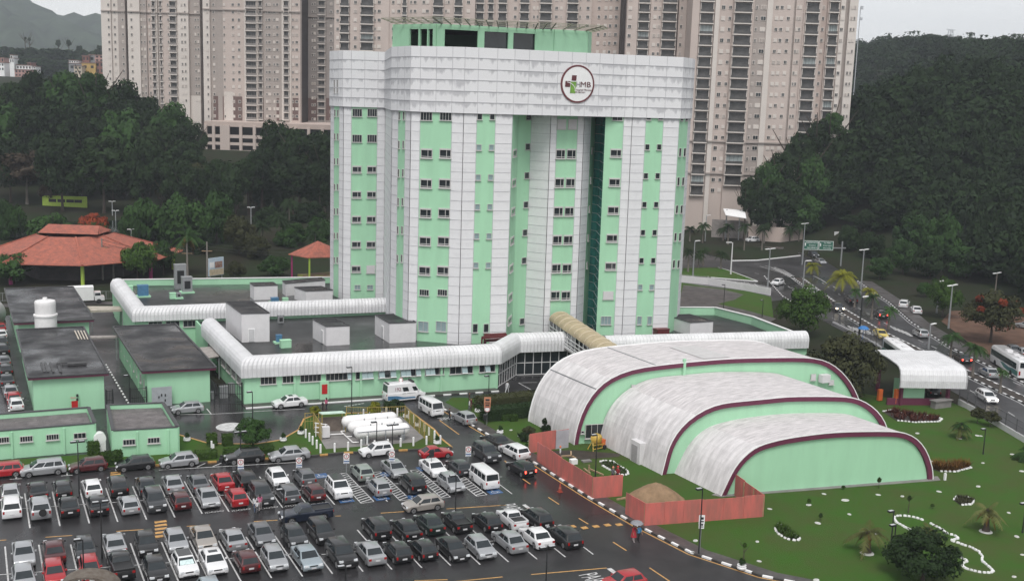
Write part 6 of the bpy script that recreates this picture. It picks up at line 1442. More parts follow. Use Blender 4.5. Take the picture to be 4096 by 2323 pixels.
SLIT = mat("dark_slit", (.05, .04, .038), .8, amt=.1, scale=1)
BALG = mat("balcony_glass", (.075, .073, .072), .25, amt=.6, scale=.35); BALP = mat("balcony_pale_glass", (.30, .34, .34), .3, amt=.3, scale=.5)
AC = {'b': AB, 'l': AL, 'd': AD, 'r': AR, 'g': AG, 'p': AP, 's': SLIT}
AWIN = {}
def awin(w, h, pane):
    k = (round(w, 1), round(h, 1), pane.name)
    if k not in AWIN:
        bb = MB(); bb.box((0, -.02, 0), (k[0] + .3, .12, k[1] + .3), 0); bb.box((0, -.09, 0), (k[0], .06, k[1]), 1); bb.box((0, -.13, 0), (.07, .05, k[1]), 0)
        AWIN[k] = bb.mesh("window", [AL, pane])
    return AWIN[k]
ABAL = {}
def abal(w, ph, pane, rail):
    k = (round(w, 1), round(ph, 1), pane.name, rail)
    if k not in ABAL:
        bb = MB(); bb.box((0, -.06, .15), (k[0], .2, ph * .72), 1); bb.box((0, -.45, -ph / 2 + .17), (k[0] + .5, 1.1, .34), 0); bb.box((0, -.85, -ph / 2 + .75), (k[0] + .1, .06, .85), 2)
        for x in (-k[0] / 2, k[0] / 2): bb.box((x, -.3, 0), (.18, .7, ph), 0)
        for q in range(1, 4): bb.box((-k[0] / 2 + k[0] * q / 4, -.18, .15), (.07, .07, ph * .72), 2)
        ABAL[k] = bb.mesh("balcony", [AL, pane, rail and BALG or mat("balcony_rail", (.23, .21, .20), .7, amt=.2, scale=1)])
    return ABAL[k]
CHECK = random.Random(21)
def apartment(name, label, D, pitch, facets, feats, ztop, v_hi, v_lo, vref, v0ref, blocks=(), belts=()):
    """facets: (u0, u1, colour key, depth offset); feats: (kind, u0, u1); rows every storey between image rows v_hi and v_lo"""
    c = pd((facets[0][0] + facets[-1][1]) / 2, vref, D); t = thing(name, label, "apartment tower", (0, 0, 0), 0, "apartment towers behind the hospital")
    pts = []
    def P_(u, dd): p = pd(u, vref, D + dd); return (p.x, p.y)
    byc = {}
    for u0, u1, ck, dd in facets: byc.setdefault(ck, []).append((u0, u1, dd))
    back = Vector((math.sin(YAW), math.cos(YAW), 0)) * 18
    for i, (u0, u1, ck, dd) in enumerate(facets):
        bb = MB(); a, e = P_(u0, dd), P_(u1, dd)
        bb.prism([a, e, (e[0] + back.x, e[1] + back.y), (a[0] + back.x, a[1] + back.y)], -1, ztop, 0); bb.build("wall", AC[ck], t)
    def at_u(u):
        for u0, u1, ck, dd in facets:
            if u0 <= u <= u1: return P_(u, dd), face_ang(P_(u0, dd), P_(u1, dd))
        return P_(u, 0), 0
    W_, B_ = [], []
    for kd, u0, u1 in feats:
        um = (u0 + u1) / 2; (x, y), an = at_u(um); w = (u1 - u0) * mpp(D)
        n = Vector((math.sin(an), -math.cos(an), 0)) * .06
        zr = up((x, y), v0ref); k = -40
        while k < 60:
            z = zr + k * pitch; k += 1; v = proj((x, y, z))[1]
            if v < v_hi or v > v_lo(um) if callable(v_lo) else (v < v_hi or v > v_lo): continue
            if kd == 'B' or kd == 'b':
                pane = BALP if (kd == 'B' and CHECK.random() < .14) else BALG
                B_.append((w, abal(w, pitch, pane, kd == 'B'), (x + n.x, y + n.y, z), an))
            else:
                r = CHECK.random(); pane = GLASS if r < (.62 if kd == 'w' else .4) else (AL if r < .85 else AD)
                W_.append((w, awin(w, .95 if w < 1 else 1.15, pane), (x + n.x, y + n.y, z + .1), an))
    for nm, lst in (("window", W_), ("balcony", B_)):
        lst.sort(key=lambda e: -e[0])
        for w, me, pos, an in lst[:100]: link(nm, me, t, pos, an)
        rest = lst[100:]
        if rest:
            bb = MB(); mats = []
            for w, me, pos, an in rest:
                M_ = Matrix.Translation(pos) @ Matrix.Rotation(an, 4, 'Z'); i0 = len(bb.v); bb.v.extend([tuple(M_ @ v.co) for v in me.vertices])
                for p in me.polygons:
                    mm = me.materials[p.material_index]
                    if mm not in mats: mats.append(mm)
                    bb.f.append(tuple(i0 + q for q in p.vertices)); bb.mi.append(mats.index(mm)); bb.uv.append(None)
            o = bb.build(nm + "_rows", mats, t); o["kind"] = "stuff"
    for u0, u1, va, vb, ck in blocks:
        (x0, y0), an = at_u((u0 + u1) / 2); a = P_(u0, 0); p, q = at_u(u0 + .01)[0], at_u(u1 - .01)[0]; z1, z0 = up(p, va), up(p, vb)
        n = Vector((math.sin(an), -math.cos(an), 0)) * .04; bb = MB(); bb.poly([(p[0] + n.x, p[1] + n.y, z0), (q[0] + n.x, q[1] + n.y, z0), (q[0] + n.x, q[1] + n.y, z1), (p[0] + n.x, p[1] + n.y, z1)]); bb.build("coloured_panel", AC[ck], t)
    for v in belts:
        bb = MB()
        for u0, u1, ck, dd in facets:
            if ck == 's': continue
            p, q = P_(u0, dd - .25), P_(u1, dd - .25); z = up(P_(facets[0][0], facets[0][3]), v); bb.beam((*p, z), (*q, z), .5, .45)
        bb.build("belt_course", AD, t)
    return t
def z1(x): return x / 3.872
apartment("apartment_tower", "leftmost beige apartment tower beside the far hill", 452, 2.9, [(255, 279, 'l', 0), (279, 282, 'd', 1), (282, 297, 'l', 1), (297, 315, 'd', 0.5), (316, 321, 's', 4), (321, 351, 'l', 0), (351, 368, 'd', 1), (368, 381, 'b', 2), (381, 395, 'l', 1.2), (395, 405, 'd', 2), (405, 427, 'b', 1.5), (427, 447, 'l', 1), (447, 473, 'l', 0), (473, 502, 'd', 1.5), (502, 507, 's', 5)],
          [('w', 272, 276), ('w', 287, 291), ('w', 307, 311), ('w', 329, 333), ('w', 354, 357), ('w', 362, 365), ('w', 374, 377), ('b', 383, 391), ('b', 402, 408), ('w', 421, 424), ('b', 427, 443), ('w', 455, 458), ('w', 463, 466), ('w', 489, 492), ('w', 496, 499)], 125, -12, 262, 100, 13.5, belts=(27,), blocks=[(447, 473, 232, 330, 'l'), (474, 501, 240, 330, 'l')])
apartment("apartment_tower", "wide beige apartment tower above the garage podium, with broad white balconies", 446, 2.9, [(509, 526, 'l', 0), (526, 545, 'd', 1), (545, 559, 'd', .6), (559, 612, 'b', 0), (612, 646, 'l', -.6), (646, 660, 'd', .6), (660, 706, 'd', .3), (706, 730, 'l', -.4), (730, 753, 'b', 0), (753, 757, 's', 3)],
          [('w', 519, 522), ('w', 534, 538), ('w', 561, 564), ('w', 582, 587), ('w', 597, 602), ('b', 617, 643), ('b', 649, 658), ('w', 667, 670), ('w', 673, 678), ('w', 686, 689), ('w', 693, 698), ('b', 712, 724), ('w', 733, 736), ('w', 741, 747)], 125, -12, 300, 100, 13.0, blocks=[(533, 559, 241, 300, 'r'), (583, 606, 242, 302, 'r'), (648, 699, 245, 302, 'r'), (733, 748, 246, 302, 'r'), (509, 526, 230, 302, 'l'), (561, 583, 230, 302, 'l')], belts=(23,))
apartment("apartment_tower", "greyer apartment tower standing in the gap left of the hospital tower", 462, 2.9, [(757, 770, 'g', 2), (770, 796, 'g', 0), (796, 817, 'd', -.5), (817, 842, 'g', 0)], [('w', 768, 771), ('w', 782, 785), ('w', 788, 791), ('b', 798, 815), ('w', 828, 832)], 125, -12, 302, 100, 12.0, blocks=[(771, 795, 246, 302, 'r'), (818, 838, 246, 302, 'r')], belts=(42,))
vl = lambda u: 142
apartment("apartment_tower", "warm beige apartment tower with dark balconies behind the hospital's left wing", 374, 2.88, [(838, 852, 'b', 0), (852, 878, 'b', .8), (878, 903, 'b', 0), (903, 937, 'b', -.6), (937, 975, 'b', 0), (975, 1004, 'b', .6), (1004, 1022, 'b', 0), (1022, 1082, 'b', .5), (1082, 1112, 'b', 0), (1112, 1136, 'b', .5), (1136, 1162, 'b', 0), (1162, 1190, 'b', .6)],
          [('w', 844, 849), ('B', 854, 875), ('w', 888, 894), ('B', 905, 936), ('w', 939, 942), ('w', 947, 954), ('w', 983, 988), ('w', 996, 1003), ('B', 1009, 1019), ('w', 1028, 1032), ('w', 1037, 1043), ('w', 1059, 1064), ('w', 1068, 1074), ('B', 1086, 1110), ('w', 1116, 1119), ('w', 1122, 1126), ('B', 1139, 1158), ('w', 1170, 1177)], 110, -12, 142, 60, 29.5)
apartment("apartment_tower", "beige apartment tower with a plain brown flank directly behind the rooftop pergola", 378, 2.88, [(1190, 1215, 'b', 0), (1215, 1242, 'b', .8), (1242, 1272, 'b', 0), (1272, 1300, 'b', .5), (1300, 1328, 'b', 0), (1328, 1350, 'b', .6), (1350, 1384, 'b', 0), (1384, 1418, 'b', .6), (1418, 1450, 'b', 0), (1450, 1482, 'b', .4), (1482, 1560, 'p', 1)],
          [('B', 1193, 1212), ('B', 1223, 1236), ('B', 1249, 1269), ('w', 1288, 1294), ('B', 1303, 1325), ('w', 1336, 1340), ('w', 1345, 1349), ('B', 1353, 1381), ('w', 1391, 1397), ('w', 1404, 1408), ('B', 1421, 1447), ('w', 1452, 1455), ('w', 1469, 1476), ('v', 1498, 1503), ('v', 1515, 1520), ('v', 1527, 1532), ('v', 1541, 1547)], 110, -12, 142, 60, 22.0)
apartment("apartment_tower", "beige apartment tower showing just above the emblem end of the hospital crown", 366, 2.9, [(1560, 1571, 's', 4), (1571, 1598, 'b', 0), (1598, 1630, 'b', .8), (1630, 1658, 'b', .2), (1658, 1697, 'b', -.4), (1697, 1700, 's', 1), (1700, 1742, 'b', 0)],
          [('w', 1575, 1582), ('B', 1600, 1626), ('w', 1638, 1644), ('w', 1650, 1655), ('B', 1660, 1694), ('w', 1705, 1710), ('w', 1723, 1731)], 110, -12, 150, 60, 22.0)
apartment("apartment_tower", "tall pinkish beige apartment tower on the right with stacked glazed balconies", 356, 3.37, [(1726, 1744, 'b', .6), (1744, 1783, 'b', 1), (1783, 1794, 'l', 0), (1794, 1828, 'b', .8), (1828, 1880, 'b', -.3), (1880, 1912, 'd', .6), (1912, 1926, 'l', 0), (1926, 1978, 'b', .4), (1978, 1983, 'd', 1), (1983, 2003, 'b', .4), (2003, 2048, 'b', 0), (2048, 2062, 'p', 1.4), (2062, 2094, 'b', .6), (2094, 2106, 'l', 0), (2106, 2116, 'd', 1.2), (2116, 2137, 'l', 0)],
          [('B', 1746, 1778), ('w', 1799, 1807), ('w', 1817, 1823), ('B', 1831, 1873), ('w', 1884, 1888), ('w', 1897, 1909), ('v', 1933, 1939), ('v', 1945, 1951), ('w', 1962, 1968), ('w', 1986, 1989), ('w', 1992, 1996), ('B', 2008, 2040), ('w', 2049, 2054), ('B', 2066, 2088), ('w', 2096, 2102), ('w', 2120, 2124), ('w', 2128, 2131)], 110, -15, 478, 200, 20.0, belts=(352, 432))
gp = thing("parking_garage", "beige multi storey garage podium with open decks under the left apartment towers", "parking garage"); Dg = 436
def GP_(u, dd=0): p = pd(u, 350, Dg + dd); return (p.x, p.y)
a, e = GP_(512), GP_(845); bk_ = Vector((math.sin(YAW), math.cos(YAW), 0)) * 60
bb = MB(); a2, e2_ = GP_(512, 2), GP_(845, 2); bb.prism([a2, e2_, (e2_[0] + bk_.x, e2_[1] + bk_.y), (a2[0] + bk_.x, a2[1] + bk_.y)], 0, up(a, 307), 0); bb.build("deck_shade_backing", DARKGAP, gp)  # solid near-black backing, its colour stands in for shade inside the open decks
bb = MB(); bb.prism([a, e, (e[0] + bk_.x, e[1] + bk_.y), (a[0] + bk_.x, a[1] + bk_.y)], up(a, 316), up(a, 304), 0, bottom=True); bb.build("roof_slab", AP, gp)
for v0, v1 in ((336, 344), (355, 362), (374, 381), (391, 398), (408, 416)): bb = MB(); bb.wall(a, e, up(a, v1), up(a, v0), .8); bb.build("deck_parapet", AB, gp)
for u in list(range(516, 560, 20)) + [566] + list(range(604, 845, 34)): p = GP_(u, -.2); bb = MB(); w = 3.2 if u == 566 else 1.1; bb.box((p[0], p[1], up(a, 312) / 2), (w, 1.0, up(a, 312)), rz=-YAW); bb.build("column", AB, gp)
HM = {"white": WHITE2, "pink": mat("house_pink", (.42, .25, .22), .8, amt=.2, scale=.3), "brick": mat("house_brick", (.22, .10, .08), .85, amt=.2, scale=.4), "ochre": mat("house_ochre", (.45, .30, .10), .8, amt=.1, scale=.3), "grey": mat("house_grey", (.24, .25, .26), .8, amt=.15, scale=.3), "cream": mat("house_cream", (.50, .43, .34), .8, amt=.1, scale=.3)}
def hx(x): return x / 7.745
def hy(y): return 62.7 + y / 7.745
def house(u0, u1, v0, v1, cl, D, label, nw=3, floors=1, flatr=True):
    a = pd(hx(u0), hy(v1), D); w = (hx(u1) - hx(u0)) * mpp(D); p = (a.x, a.y); zt_ = up(p, hy(v0)); zb_ = a.z - 14
    t = thing("house", label, "house", (a.x, a.y, zb_), -YAW, "houses on the far left hill"); h = zt_ - zb_
    bb = MB(); bb.box((w / 2, 4, h / 2), (w, 8, h)); bb.build("wall", HM[cl], t)
    bb = MB(); bb.box((w / 2, 4, h + .2), (w + .8, 8.8, .4)); bb.build("roof", mat("house_roof", (.20, .13, .11), .8, amt=.3, scale=.3), t)
    vis = zt_ - a.z
    for f_ in range(floors):
        for k in range(nw):
            bb = MB(); bb.box((w * (k + .5) / nw, -.03, h - vis * (f_ + .45) / floors), (min(1.8, w / nw * .5), .1, min(1.8, vis / floors * .5))); bb.build("window", DARKGAP, t)
house(150, 275, 650, 760, "white", 760, "small white house on the left hill with a little tower", 3); house(198, 250, 588, 660, "white", 764, "white tower room on top of the small white hill house", 1)
house(-30, 75, 640, 735, "pink", 740, "pink house at the left edge of the picture, upper of two", 2); house(-30, 85, 735, 900, "white", 720, "white house at the left edge of the picture, lower of two", 2, 2)
house(320, 610, 785, 870, "white", 730, "long white house with a balcony on the left hill", 5); house(290, 620, 870, 1010, "pink", 724, "long pink house below the white one on the left hill", 5, 2)
house(535, 600, 740, 800, "brick", 734, "small brick room behind the long white hill house", 1); house(610, 690, 810, 860, "white", 732, "small white box house right of the long white one", 2)
house(1340, 1520, 690, 745, "white", 745, "white fronted house left of the ochre house", 4); house(1338, 1590, 748, 900, "grey", 738, "grey house under the white fronted house", 2); house(1440, 1590, 800, 950, "cream", 730, "cream house with ochre end in front of the grey one", 2, 2)
house(1590, 1860, 738, 900, "ochre", 736, "ochre yellow house with a flat blank wall on the hill", 2); house(1600, 1735, 602, 720, "brick", 750, "brick house above the ochre one", 2); house(1735, 1845, 585, 740, "grey", 752, "blank grey house above the ochre one", 1); house(1845, 2010, 590, 720, "pink", 748, "pale pink terraced house by the leftmost apartment tower", 2, 2); house(1870, 2015, 720, 950, "brick", 738, "brick red house touching the leftmost apartment tower", 2, 2)
def far_wood():
    r = random.Random(8); bb = MB(); bb.tone = []; me = crown_mesh("hill_crown", 14, 30, .17, .8, 1, 61, LEAF_D, (.3, .45)); V_ = [v.co.copy() for v in me.vertices]; F_ = [tuple(p.vertices) for p in me.polygons]; T_ = [d.value for d in me.attributes["tone"].data]
    for _ in range(520):
        u = r.uniform(-40, 268); D = r.uniform(768, 905); vt = hy(r.uniform(420, 900)); y_ = (905 - D) / 265
        p = pd(u, 150, D); z0 = terr(p.x, p.y)
        zmax = 41 + (324 - hy(440) * SV) * D / F_PX
        w = r.uniform(5, 9); z = min(z0 + r.uniform(2, 9), zmax - w) if D < 850 else zmax - w * r.uniform(.7, 2.2)
        i0 = len(bb.v); a = r.uniform(0, 6.28); ca, sa = math.cos(a), math.sin(a)
        bb.v.extend([(p.x + (c.x * ca - c.y * sa) * w, p.y + (c.x * sa + c.y * ca) * w, z + c.z * w * .8) for c in V_]); tn = r.uniform(-.2, .2)
        for k, f in enumerate(F_): bb.f.append(tuple(i0 + q for q in f)); bb.mi.append(0); bb.uv.append(None); bb.tone.append(T_[k] + tn)
    tag(bb.build("far_wood", LEAF_D), "dark wood around the houses of the far left hill", "wood", None, "stuff")
far_wood()
RT = "single trees on the ridge of the far left hill"
for u, vt, w, lab in ((hx(490), hy(235), 7, "slim tree on the far left ridge, left one of a pair"), (hx(568), hy(245), 9, "slim tree on the far left ridge, right one of a pair"), (hx(1130), hy(290), 16, "umbrella shaped tree on the far left ridge, left crown"), (hx(1330), hy(290), 15, "umbrella shaped tree on the far left ridge, right crown"), (hx(1545), hy(405), 22, "round tree on the far left ridge"), (hx(1930), hy(398), 20, "round tree on the far ridge touching the leftmost tower")):
    p = pd(u, vt, 880); far_tree(u, vt, w, 880, "b", LEAF_D, lab, RT, .75, zb=p.z - 17)
r = random.Random(4); bb = MB(); N, K = 110, 14
def ridge_v(u):
    pts = [(-500, -75), (-200, -45), (0, -2), (60, 12), (75, 15), (110, 33), (150, 40), (190, 48), (225, 55), (256, 60), (330, 66), (500, 70), (900, 60), (1500, 70), (1900, 175), (3200, 190)]
    for i in range(len(pts) - 1):
        if pts[i][0] <= u <= pts[i + 1][0]: return pts[i][1] + (pts[i + 1][1] - pts[i][1]) * (u - pts[i][0]) / (pts[i + 1][0] - pts[i][0])
    return 60
for j in range(K + 1):
    for i in range(N + 1):
        u = -450 + i * 3500 / N if False else -450 + (i / N) ** 1.6 * 3500; D = 1500 + 1100 * j / K; top = pd(u, ridge_v(u), 2600)
        p = pd(u, 150, D); t = j / K; z = 25 + (top.z - 25) * sm(t * 1.02) + r.uniform(-9, 9) * (1 if j < K else .5) + 16 * math.sin(i * .9 + j * 1.3) * (t if t < .9 else 0.2)
        bb.v.append((p.x, p.y, z))
for j in range(K):
    for i in range(N): q = j * (N + 1) + i; bb.f.append((q, q + 1, q + N + 2, q + N + 1)); bb.mi.append(0); bb.uv.append(None)
structure(bb.build("mountain", mat("mountain_forest", (.035, .05, .03), .95, amt=.45, scale=.02, bump=1.0, bscale=.05, spec=.05), smooth=180))
p = pd(2150, 112, 420); bb = MB(); zt_ = up(p, 20); bb.beam((p.x, p.y, 20), (p.x, p.y, zt_), .22, .22); bb.box((p.x + .6, p.y, zt_), (1.0, .5, 1.2)); bb.box((p.x + .6, p.y, zt_ - 4), (1.0, .5, 1.0)); tag(bb.build("antenna_mast", mat("pale_mast", (.5, .52, .55), .5, amt=.1, scale=1)), "thin pale antenna mast behind the right apartment tower", "mast")
p = pd(2381, 108, 760); py = thing("transmission_pylon", "pale lattice pylon on the ridge of the wooded hill", "pylon", (p.x, p.y, p.z - 10)); h = up(p, 74) - p.z + 10; bb = MB()
for sx in (-1, 1):
    for sy in (-1, 1): bb.beam((sx * 3, sy * 3, 0), (sx * .8, sy * .8, h), .4)
for k in range(6):
    z0_, z1_ = h * k / 6, h * (k + 1) / 6; w0, w1 = 3 - 2.2 * k / 6, 3 - 2.2 * (k + 1) / 6; bb.beam((-w0, -w0, z0_), (w1, -w1, z1_), .25); bb.beam((w0, -w0, z0_), (-w1, -w1, z1_), .25)
bb.build("lattice", mat("pale_mast", (.5, .52, .55)), py); bb = MB()
for z_, w in ((h * .98, 4), (h * .72, 7.5)): bb.beam((-w, 0, z_), (w, 0, z_), .4)
bb.build("cross_arm", mat("pale_mast", (.5, .52, .55)), py)
a, e = G(rr(850, 470)), G(rr(1480, 505)); bb = MB(); bb.wall(a, e, 0, up(a, rr(0, 300)[1]), .3); tag(bb.build("boundary_wall", AP), "plain pink boundary wall behind the roundabout palms", "wall")
a = G(rr(420, 430)); e = G(rr(840, 455)); bb = MB(); bb.wall(a, e, 0, 5.5, .4); tag(bb.build("boundary_wall", mat("weathered_wall", (.26, .235, .22), .8, amt=.35, scale=.3)), "stained grey wall between the tower edge and the pink wall", "wall")
p = pd(1842, 530, 338); cn = thing("white_canopy", "white slanted canopy roof at the foot of the right apartment tower", "canopy", (p.x, p.y, 0), -YAW); bb = MB(); bb.poly([(-3.4, -4, p.z - .8), (2.6, -5, p.z - 1.5), (3.6, 3, p.z + .2), (-2.8, 4, p.z + .4)]); bb.poly([(-3.4, -4, p.z - .9), (-2.8, 4, p.z + .3), (3.6, 3, p.z + .1), (2.6, -5, p.z - 1.6)]); bb.build("canopy_roof", WHITE2, cn)
for kx in (-2, 2): bb = MB(); bb.beam((kx, 2, 0), (kx, 2, p.z + .3), .3); bb.build("post", GREYMET, cn)
hz = MB(); hz.box((900, 1240, 159), (4400, 3120, 322)); ho_ = hz.build("haze", None); ho_.data.materials.clear()
hm = bpy.data.materials.new("haze_air"); hm.use_nodes = True; nt = hm.node_tree
for n in list(nt.nodes):
    if n.type != 'OUTPUT_MATERIAL': nt.nodes.remove(n)
pv_ = nt.nodes.new("ShaderNodeVolumePrincipled"); pv_.inputs["Color"].default_value = (.82, .88, .98, 1); pv_.inputs["Density"].default_value = 0.00017; pv_.inputs["Anisotropy"].default_value = 0.0
nt.links.new(pv_.outputs[0], nt.nodes["Material Output"].inputs["Volume"]); ho_.data.materials.append(hm); tag(ho_, "thin grey haze filling the air towards the far hills", "haze", None, "stuff")
gt = thing("gatehouse", "gatehouse with a curved white corrugated roof and maroon posts beside the avenue fence", "gatehouse")
fl_, fr_ = G(gh(670, 1120), 2.9), G(gh(1265, 1130), 2.9)
dx = (fr_ - fl_); nb_ = Vector((-dx.y, dx.x, 0)).normalized()
bl_ = G(gh(430, 778), 5.7); depth = (bl_ - fl_).dot(nb_); skew = (bl_ - fl_).dot(dx.normalized())
prof = [(0, 2.9), (-.05, 3.9), (.1, 4.7), (.45, 5.3), (1.0, 5.6), (1.8, 5.75), (depth * .5, 5.85), (depth, 5.7)]
bb = MB(); Ld = dx.length
for k in range(len(prof) - 1):
    (a0, z0), (a1, z1) = prof[k], prof[k + 1]; f_ = lambda b, a, z: (b.x + nb_.x * a + dx.normalized().x * skew * a / depth, b.y + nb_.y * a + dx.normalized().y * skew * a / depth, z)
    bb.poly([f_(fl_, a0, z0), f_(fr_, a0, z0), f_(fr_, a1, z1), f_(fl_, a1, z1)], 0, [(0, k), (Ld, k), (Ld, k + 1), (0, k + 1)])
    bb.poly([f_(fl_, a0, z0 - .01), f_(fl_, a1, z1 - .12), f_(fr_, a1, z1 - .12), f_(fr_, a0, z0 - .01)], 0, [(0, k), (0, k + 1), (Ld, k + 1), (Ld, k)])
    for b_ in (fl_, fr_): bb.beam(f_(b_, a0, z0), f_(b_, a1, z1), .12, .16)
bb.build("curved_roof", CORR, gt, smooth=50)
def fpt(t, a): b_ = fl_.lerp(fr_, t); return (b_.x + nb_.x * a, b_.y + nb_.y * a)
for t, a in ((.08, 1.2), (.80, 1.4), (.06, depth * .8), (.8, depth * .8)): bb = MB(); p = fpt(t, a); bb.box((p[0], p[1], 2.75), (.42, .42, 5.5)); bb.build("column", MAROON, gt)
bb = MB(); bb.prism([fpt(.10, 1.6), fpt(.46, 1.7), fpt(.46, 4.4), fpt(.10, 4.4)], .0, 3.2, 0); bb.build("booth", GREEN, gt)
bb = MB(); bb.wall(fpt(-.12, 1.3), fpt(.62, 1.5), 0, 1.05, .3); bb.build("low_wall", MAROON, gt)
bb = MB(); p = fpt(.03, 1.5); bb.box((p[0], p[1], 1.3), (.6, .5, 2.0)); bb.build("orange_panel", ORANGE, gt); p = fpt(-.15, 3.2); bb = MB(); bb.box((p[0], p[1], 1.0), (.7, .4, 1.6)); bb.build("orange_panel", ORANGE, gt)
p = G(gh(1060, 1310)); bb = MB(); bb.box((p.x, p.y + .5, .55), (3.0, .9, 1.1)); bb.box((p.x, p.y + .5, 1.15), (3.3, 1.2, .14)); tag(bb.build("meter_cabinet", CONC), "grey concrete meter cabinet in front of the gatehouse's right post", "cabinet")
def fence(name, label, path, h, base_h, step, mpost, mbase=None, rails=3, mesh_m=None, cat="fence"):
    t = thing(name, label, cat)
    if base_h:
        bb = MB()
        for i in range(len(path) - 1): bb.wall(path[i], path[i + 1], 0, base_h, .3)
        bb.build("base_wall", mbase, t)
    rl, bars = MB(), MB()
    for i in range(len(path) - 1):
        a, c = Vector((*path[i][:2], 0)), Vector((*path[i + 1][:2], 0)); n = max(1, round((c - a).length / step))
        for k in range(n): p = a.lerp(c, k / n); bb = MB(); bb.beam((p.x, p.y, 0), (p.x, p.y, h), .09); bb.build("post", mpost, t)
        for k in range(rails): z = base_h + .1 + (h - base_h - .15) * k / max(1, rails - 1); rl.beam((a.x, a.y, z), (c.x, c.y, z), .05)
        m_ = int((c - a).length / .28)
        for k in range(m_): p = a.lerp(c, k / m_); bars.beam((p.x, p.y, base_h), (p.x, p.y, h - .05), .025)
    i0 = len(rl.v); rl.v += bars.v; rl.f += [tuple(i0 + q for q in f) for f in bars.f]; rl.mi += bars.mi; rl.uv += bars.uv; rl.build("fence_panel", mpost, t)
    return t
FENM = mat("fence_grey", (.10, .10, .105), .5, amt=.15, scale=2)
fence("boundary_fence", "grey barred fence on a low white wall along the near side of the avenue", [(124.6, 110.6), (123.3, 106.6), (118.0, 93.6), (112.5, 81), (107, 69)], 2.5, .85, 2.6, FENM, WHITEP)
fence("boundary_fence", "low white wall with thin posts curving round the plaza behind the tower", [G(rr(55, 955))[:2], G(rr(380, 985))[:2], G(rr(800, 1050))[:2], G(rr(1110, 1110))[:2]], 2.0, 1.5, 6, WHITEP, WHITEP, 1)
fence("boundary_fence", "dark fence panel by the avenue left of the crossing", [(148.5, 163.5), (144, 150), (137, 133), (131.5, 120.5)], 2.2, .3, 2.6, FENM, WHITEP)
fence("park_fence", "thin park fence running behind the outbuildings and the podium", [(-10, 231), (20, 226), (45, 221), (62, 217)], 1.6, 0, 3.0, GREYMET, None, 2)
def hoarding(label, path, h, grp="red hoardings round the work yard", seed=1):
    t = thing("hoarding", label, "hoarding", (0, 0, 0), 0, grp); r = random.Random(seed)
    for i in range(len(path) - 1):
        a, c = Vector((*path[i], 0)), Vector((*path[i + 1], 0)); L = (c - a).length; n = max(1, round(L / 2.2))
        for k in range(n):
            p, q = a.lerp(c, k / n), a.lerp(c, (k + .992) / n); bb = MB(); dz = r.uniform(-.06, .06); bb.wall(p, q, .05, h + dz, .06); bb.build("board", HOARD, t)
            bb = MB(); nn = Vector((-(c - a).y, (c - a).x, 0)).normalized() * .09; bb.beam((p.x + nn.x, p.y + nn.y, 0), (p.x + nn.x, p.y + nn.y, h - .1), .1); bb.build("post", WOOD, t)
    return t
hoarding("long red board hoarding beside the garden kerb, with its short return", [(57.1, 109.2), (56.9, 103), (57.0, 96.2), (60.3, 95.8)], 2.4)
hoarding("red board hoarding gate closing the gap to the tallest vault", [(57.5, 112.0), (63.0, 112.6)], 2.35, seed=2)
hoarding("red board hoarding wrapped round the sand heap in front of the lowest vault", [(57.9, 91.2), (58.0, 87.8), (64, 86.7), (70.6, 85.5), (71.6, 91.6)], 2.4, seed=3)
p = G(ho(780, 400), .1); bb = MB(); bb.box((62.0, 112.3, 1.2), (1.7, .08, 2.2)); tag(bb.build("grey_board", mat("grey_board", (.36, .35, .38), .6, amt=.1, scale=1)), "grey board panel at the right end of the hoarding gate", "board")
bb = MB(); n = 26; c_ = Vector((62.9, 93.4)); top = 1.9
rs = random.Random(6); i0 = 0
for j in range(n + 1):
    for i in range(n + 1):
        x, y = (i / n - .5) * 7.0, (j / n - .5) * 6.4; r_ = math.hypot(x / 3.2, y / 2.9); z = top * max(0, 1 - r_ ** 1.35) + (rs.uniform(-.03, .05) if r_ < 1 else -.1); a_ = R(-25); bb.v.append((c_.x + x * math.cos(a_) - y * math.sin(a_), c_.y + x * math.sin(a_) + y * math.cos(a_), .1 + z))
for j in range(n):
    for i in range(n): q = j * (n + 1) + i; bb.f.append((q, q + 1, q + n + 2, q + n + 1)); bb.mi.append(0); bb.uv.append(None)
tag(bb.build("sand_heap", SAND, smooth=60), "heap of brown builder's sand behind the front red hoarding", "sand heap")
p = G(ho(1235, 545), .12); mx_ = thing("concrete_mixer", "yellow concrete mixer standing at the wall of the tallest vault", "concrete mixer", (p.x, p.y + .4, .12), R(10))
bb = MB(); bb.lathe([(.25, -.55), (.62, -.3), (.70, .1), (.55, .45), (.30, .75)], n=18); o = bb.build("drum", YELLOW, mx_, (0, 0, 1.25), smooth=40); o.rotation_euler = (R(48), 0, R(20))
bb = MB(); bb.lathe([(.29, .70), (.27, .77), (.2, .70)], n=16); o2 = bb.build("drum_mouth", DARKGAP, o)
bb = MB()
for sx in (-1, 1): bb.beam((sx * .8, -.5, 0), (sx * .5, 0, 1.2), .1); bb.beam((sx * .8, .5, 0), (sx * .5, 0, 1.2), .1)
for z in (.25, .7): bb.beam((-.85, -.5, z), (.85, -.5, z), .08)
bb.build("frame", YELLOW, mx_); bb = MB(); bb.box((.95, 0, .75), (.6, .6, .7)); bb.build("motor_cover", ORANGE, mx_); bb = MB(); bb.tube([(.9, -.62, .28), (.9, -.52, .28)], .28, 14); bb.build("wheel", RUBBER, mx_)
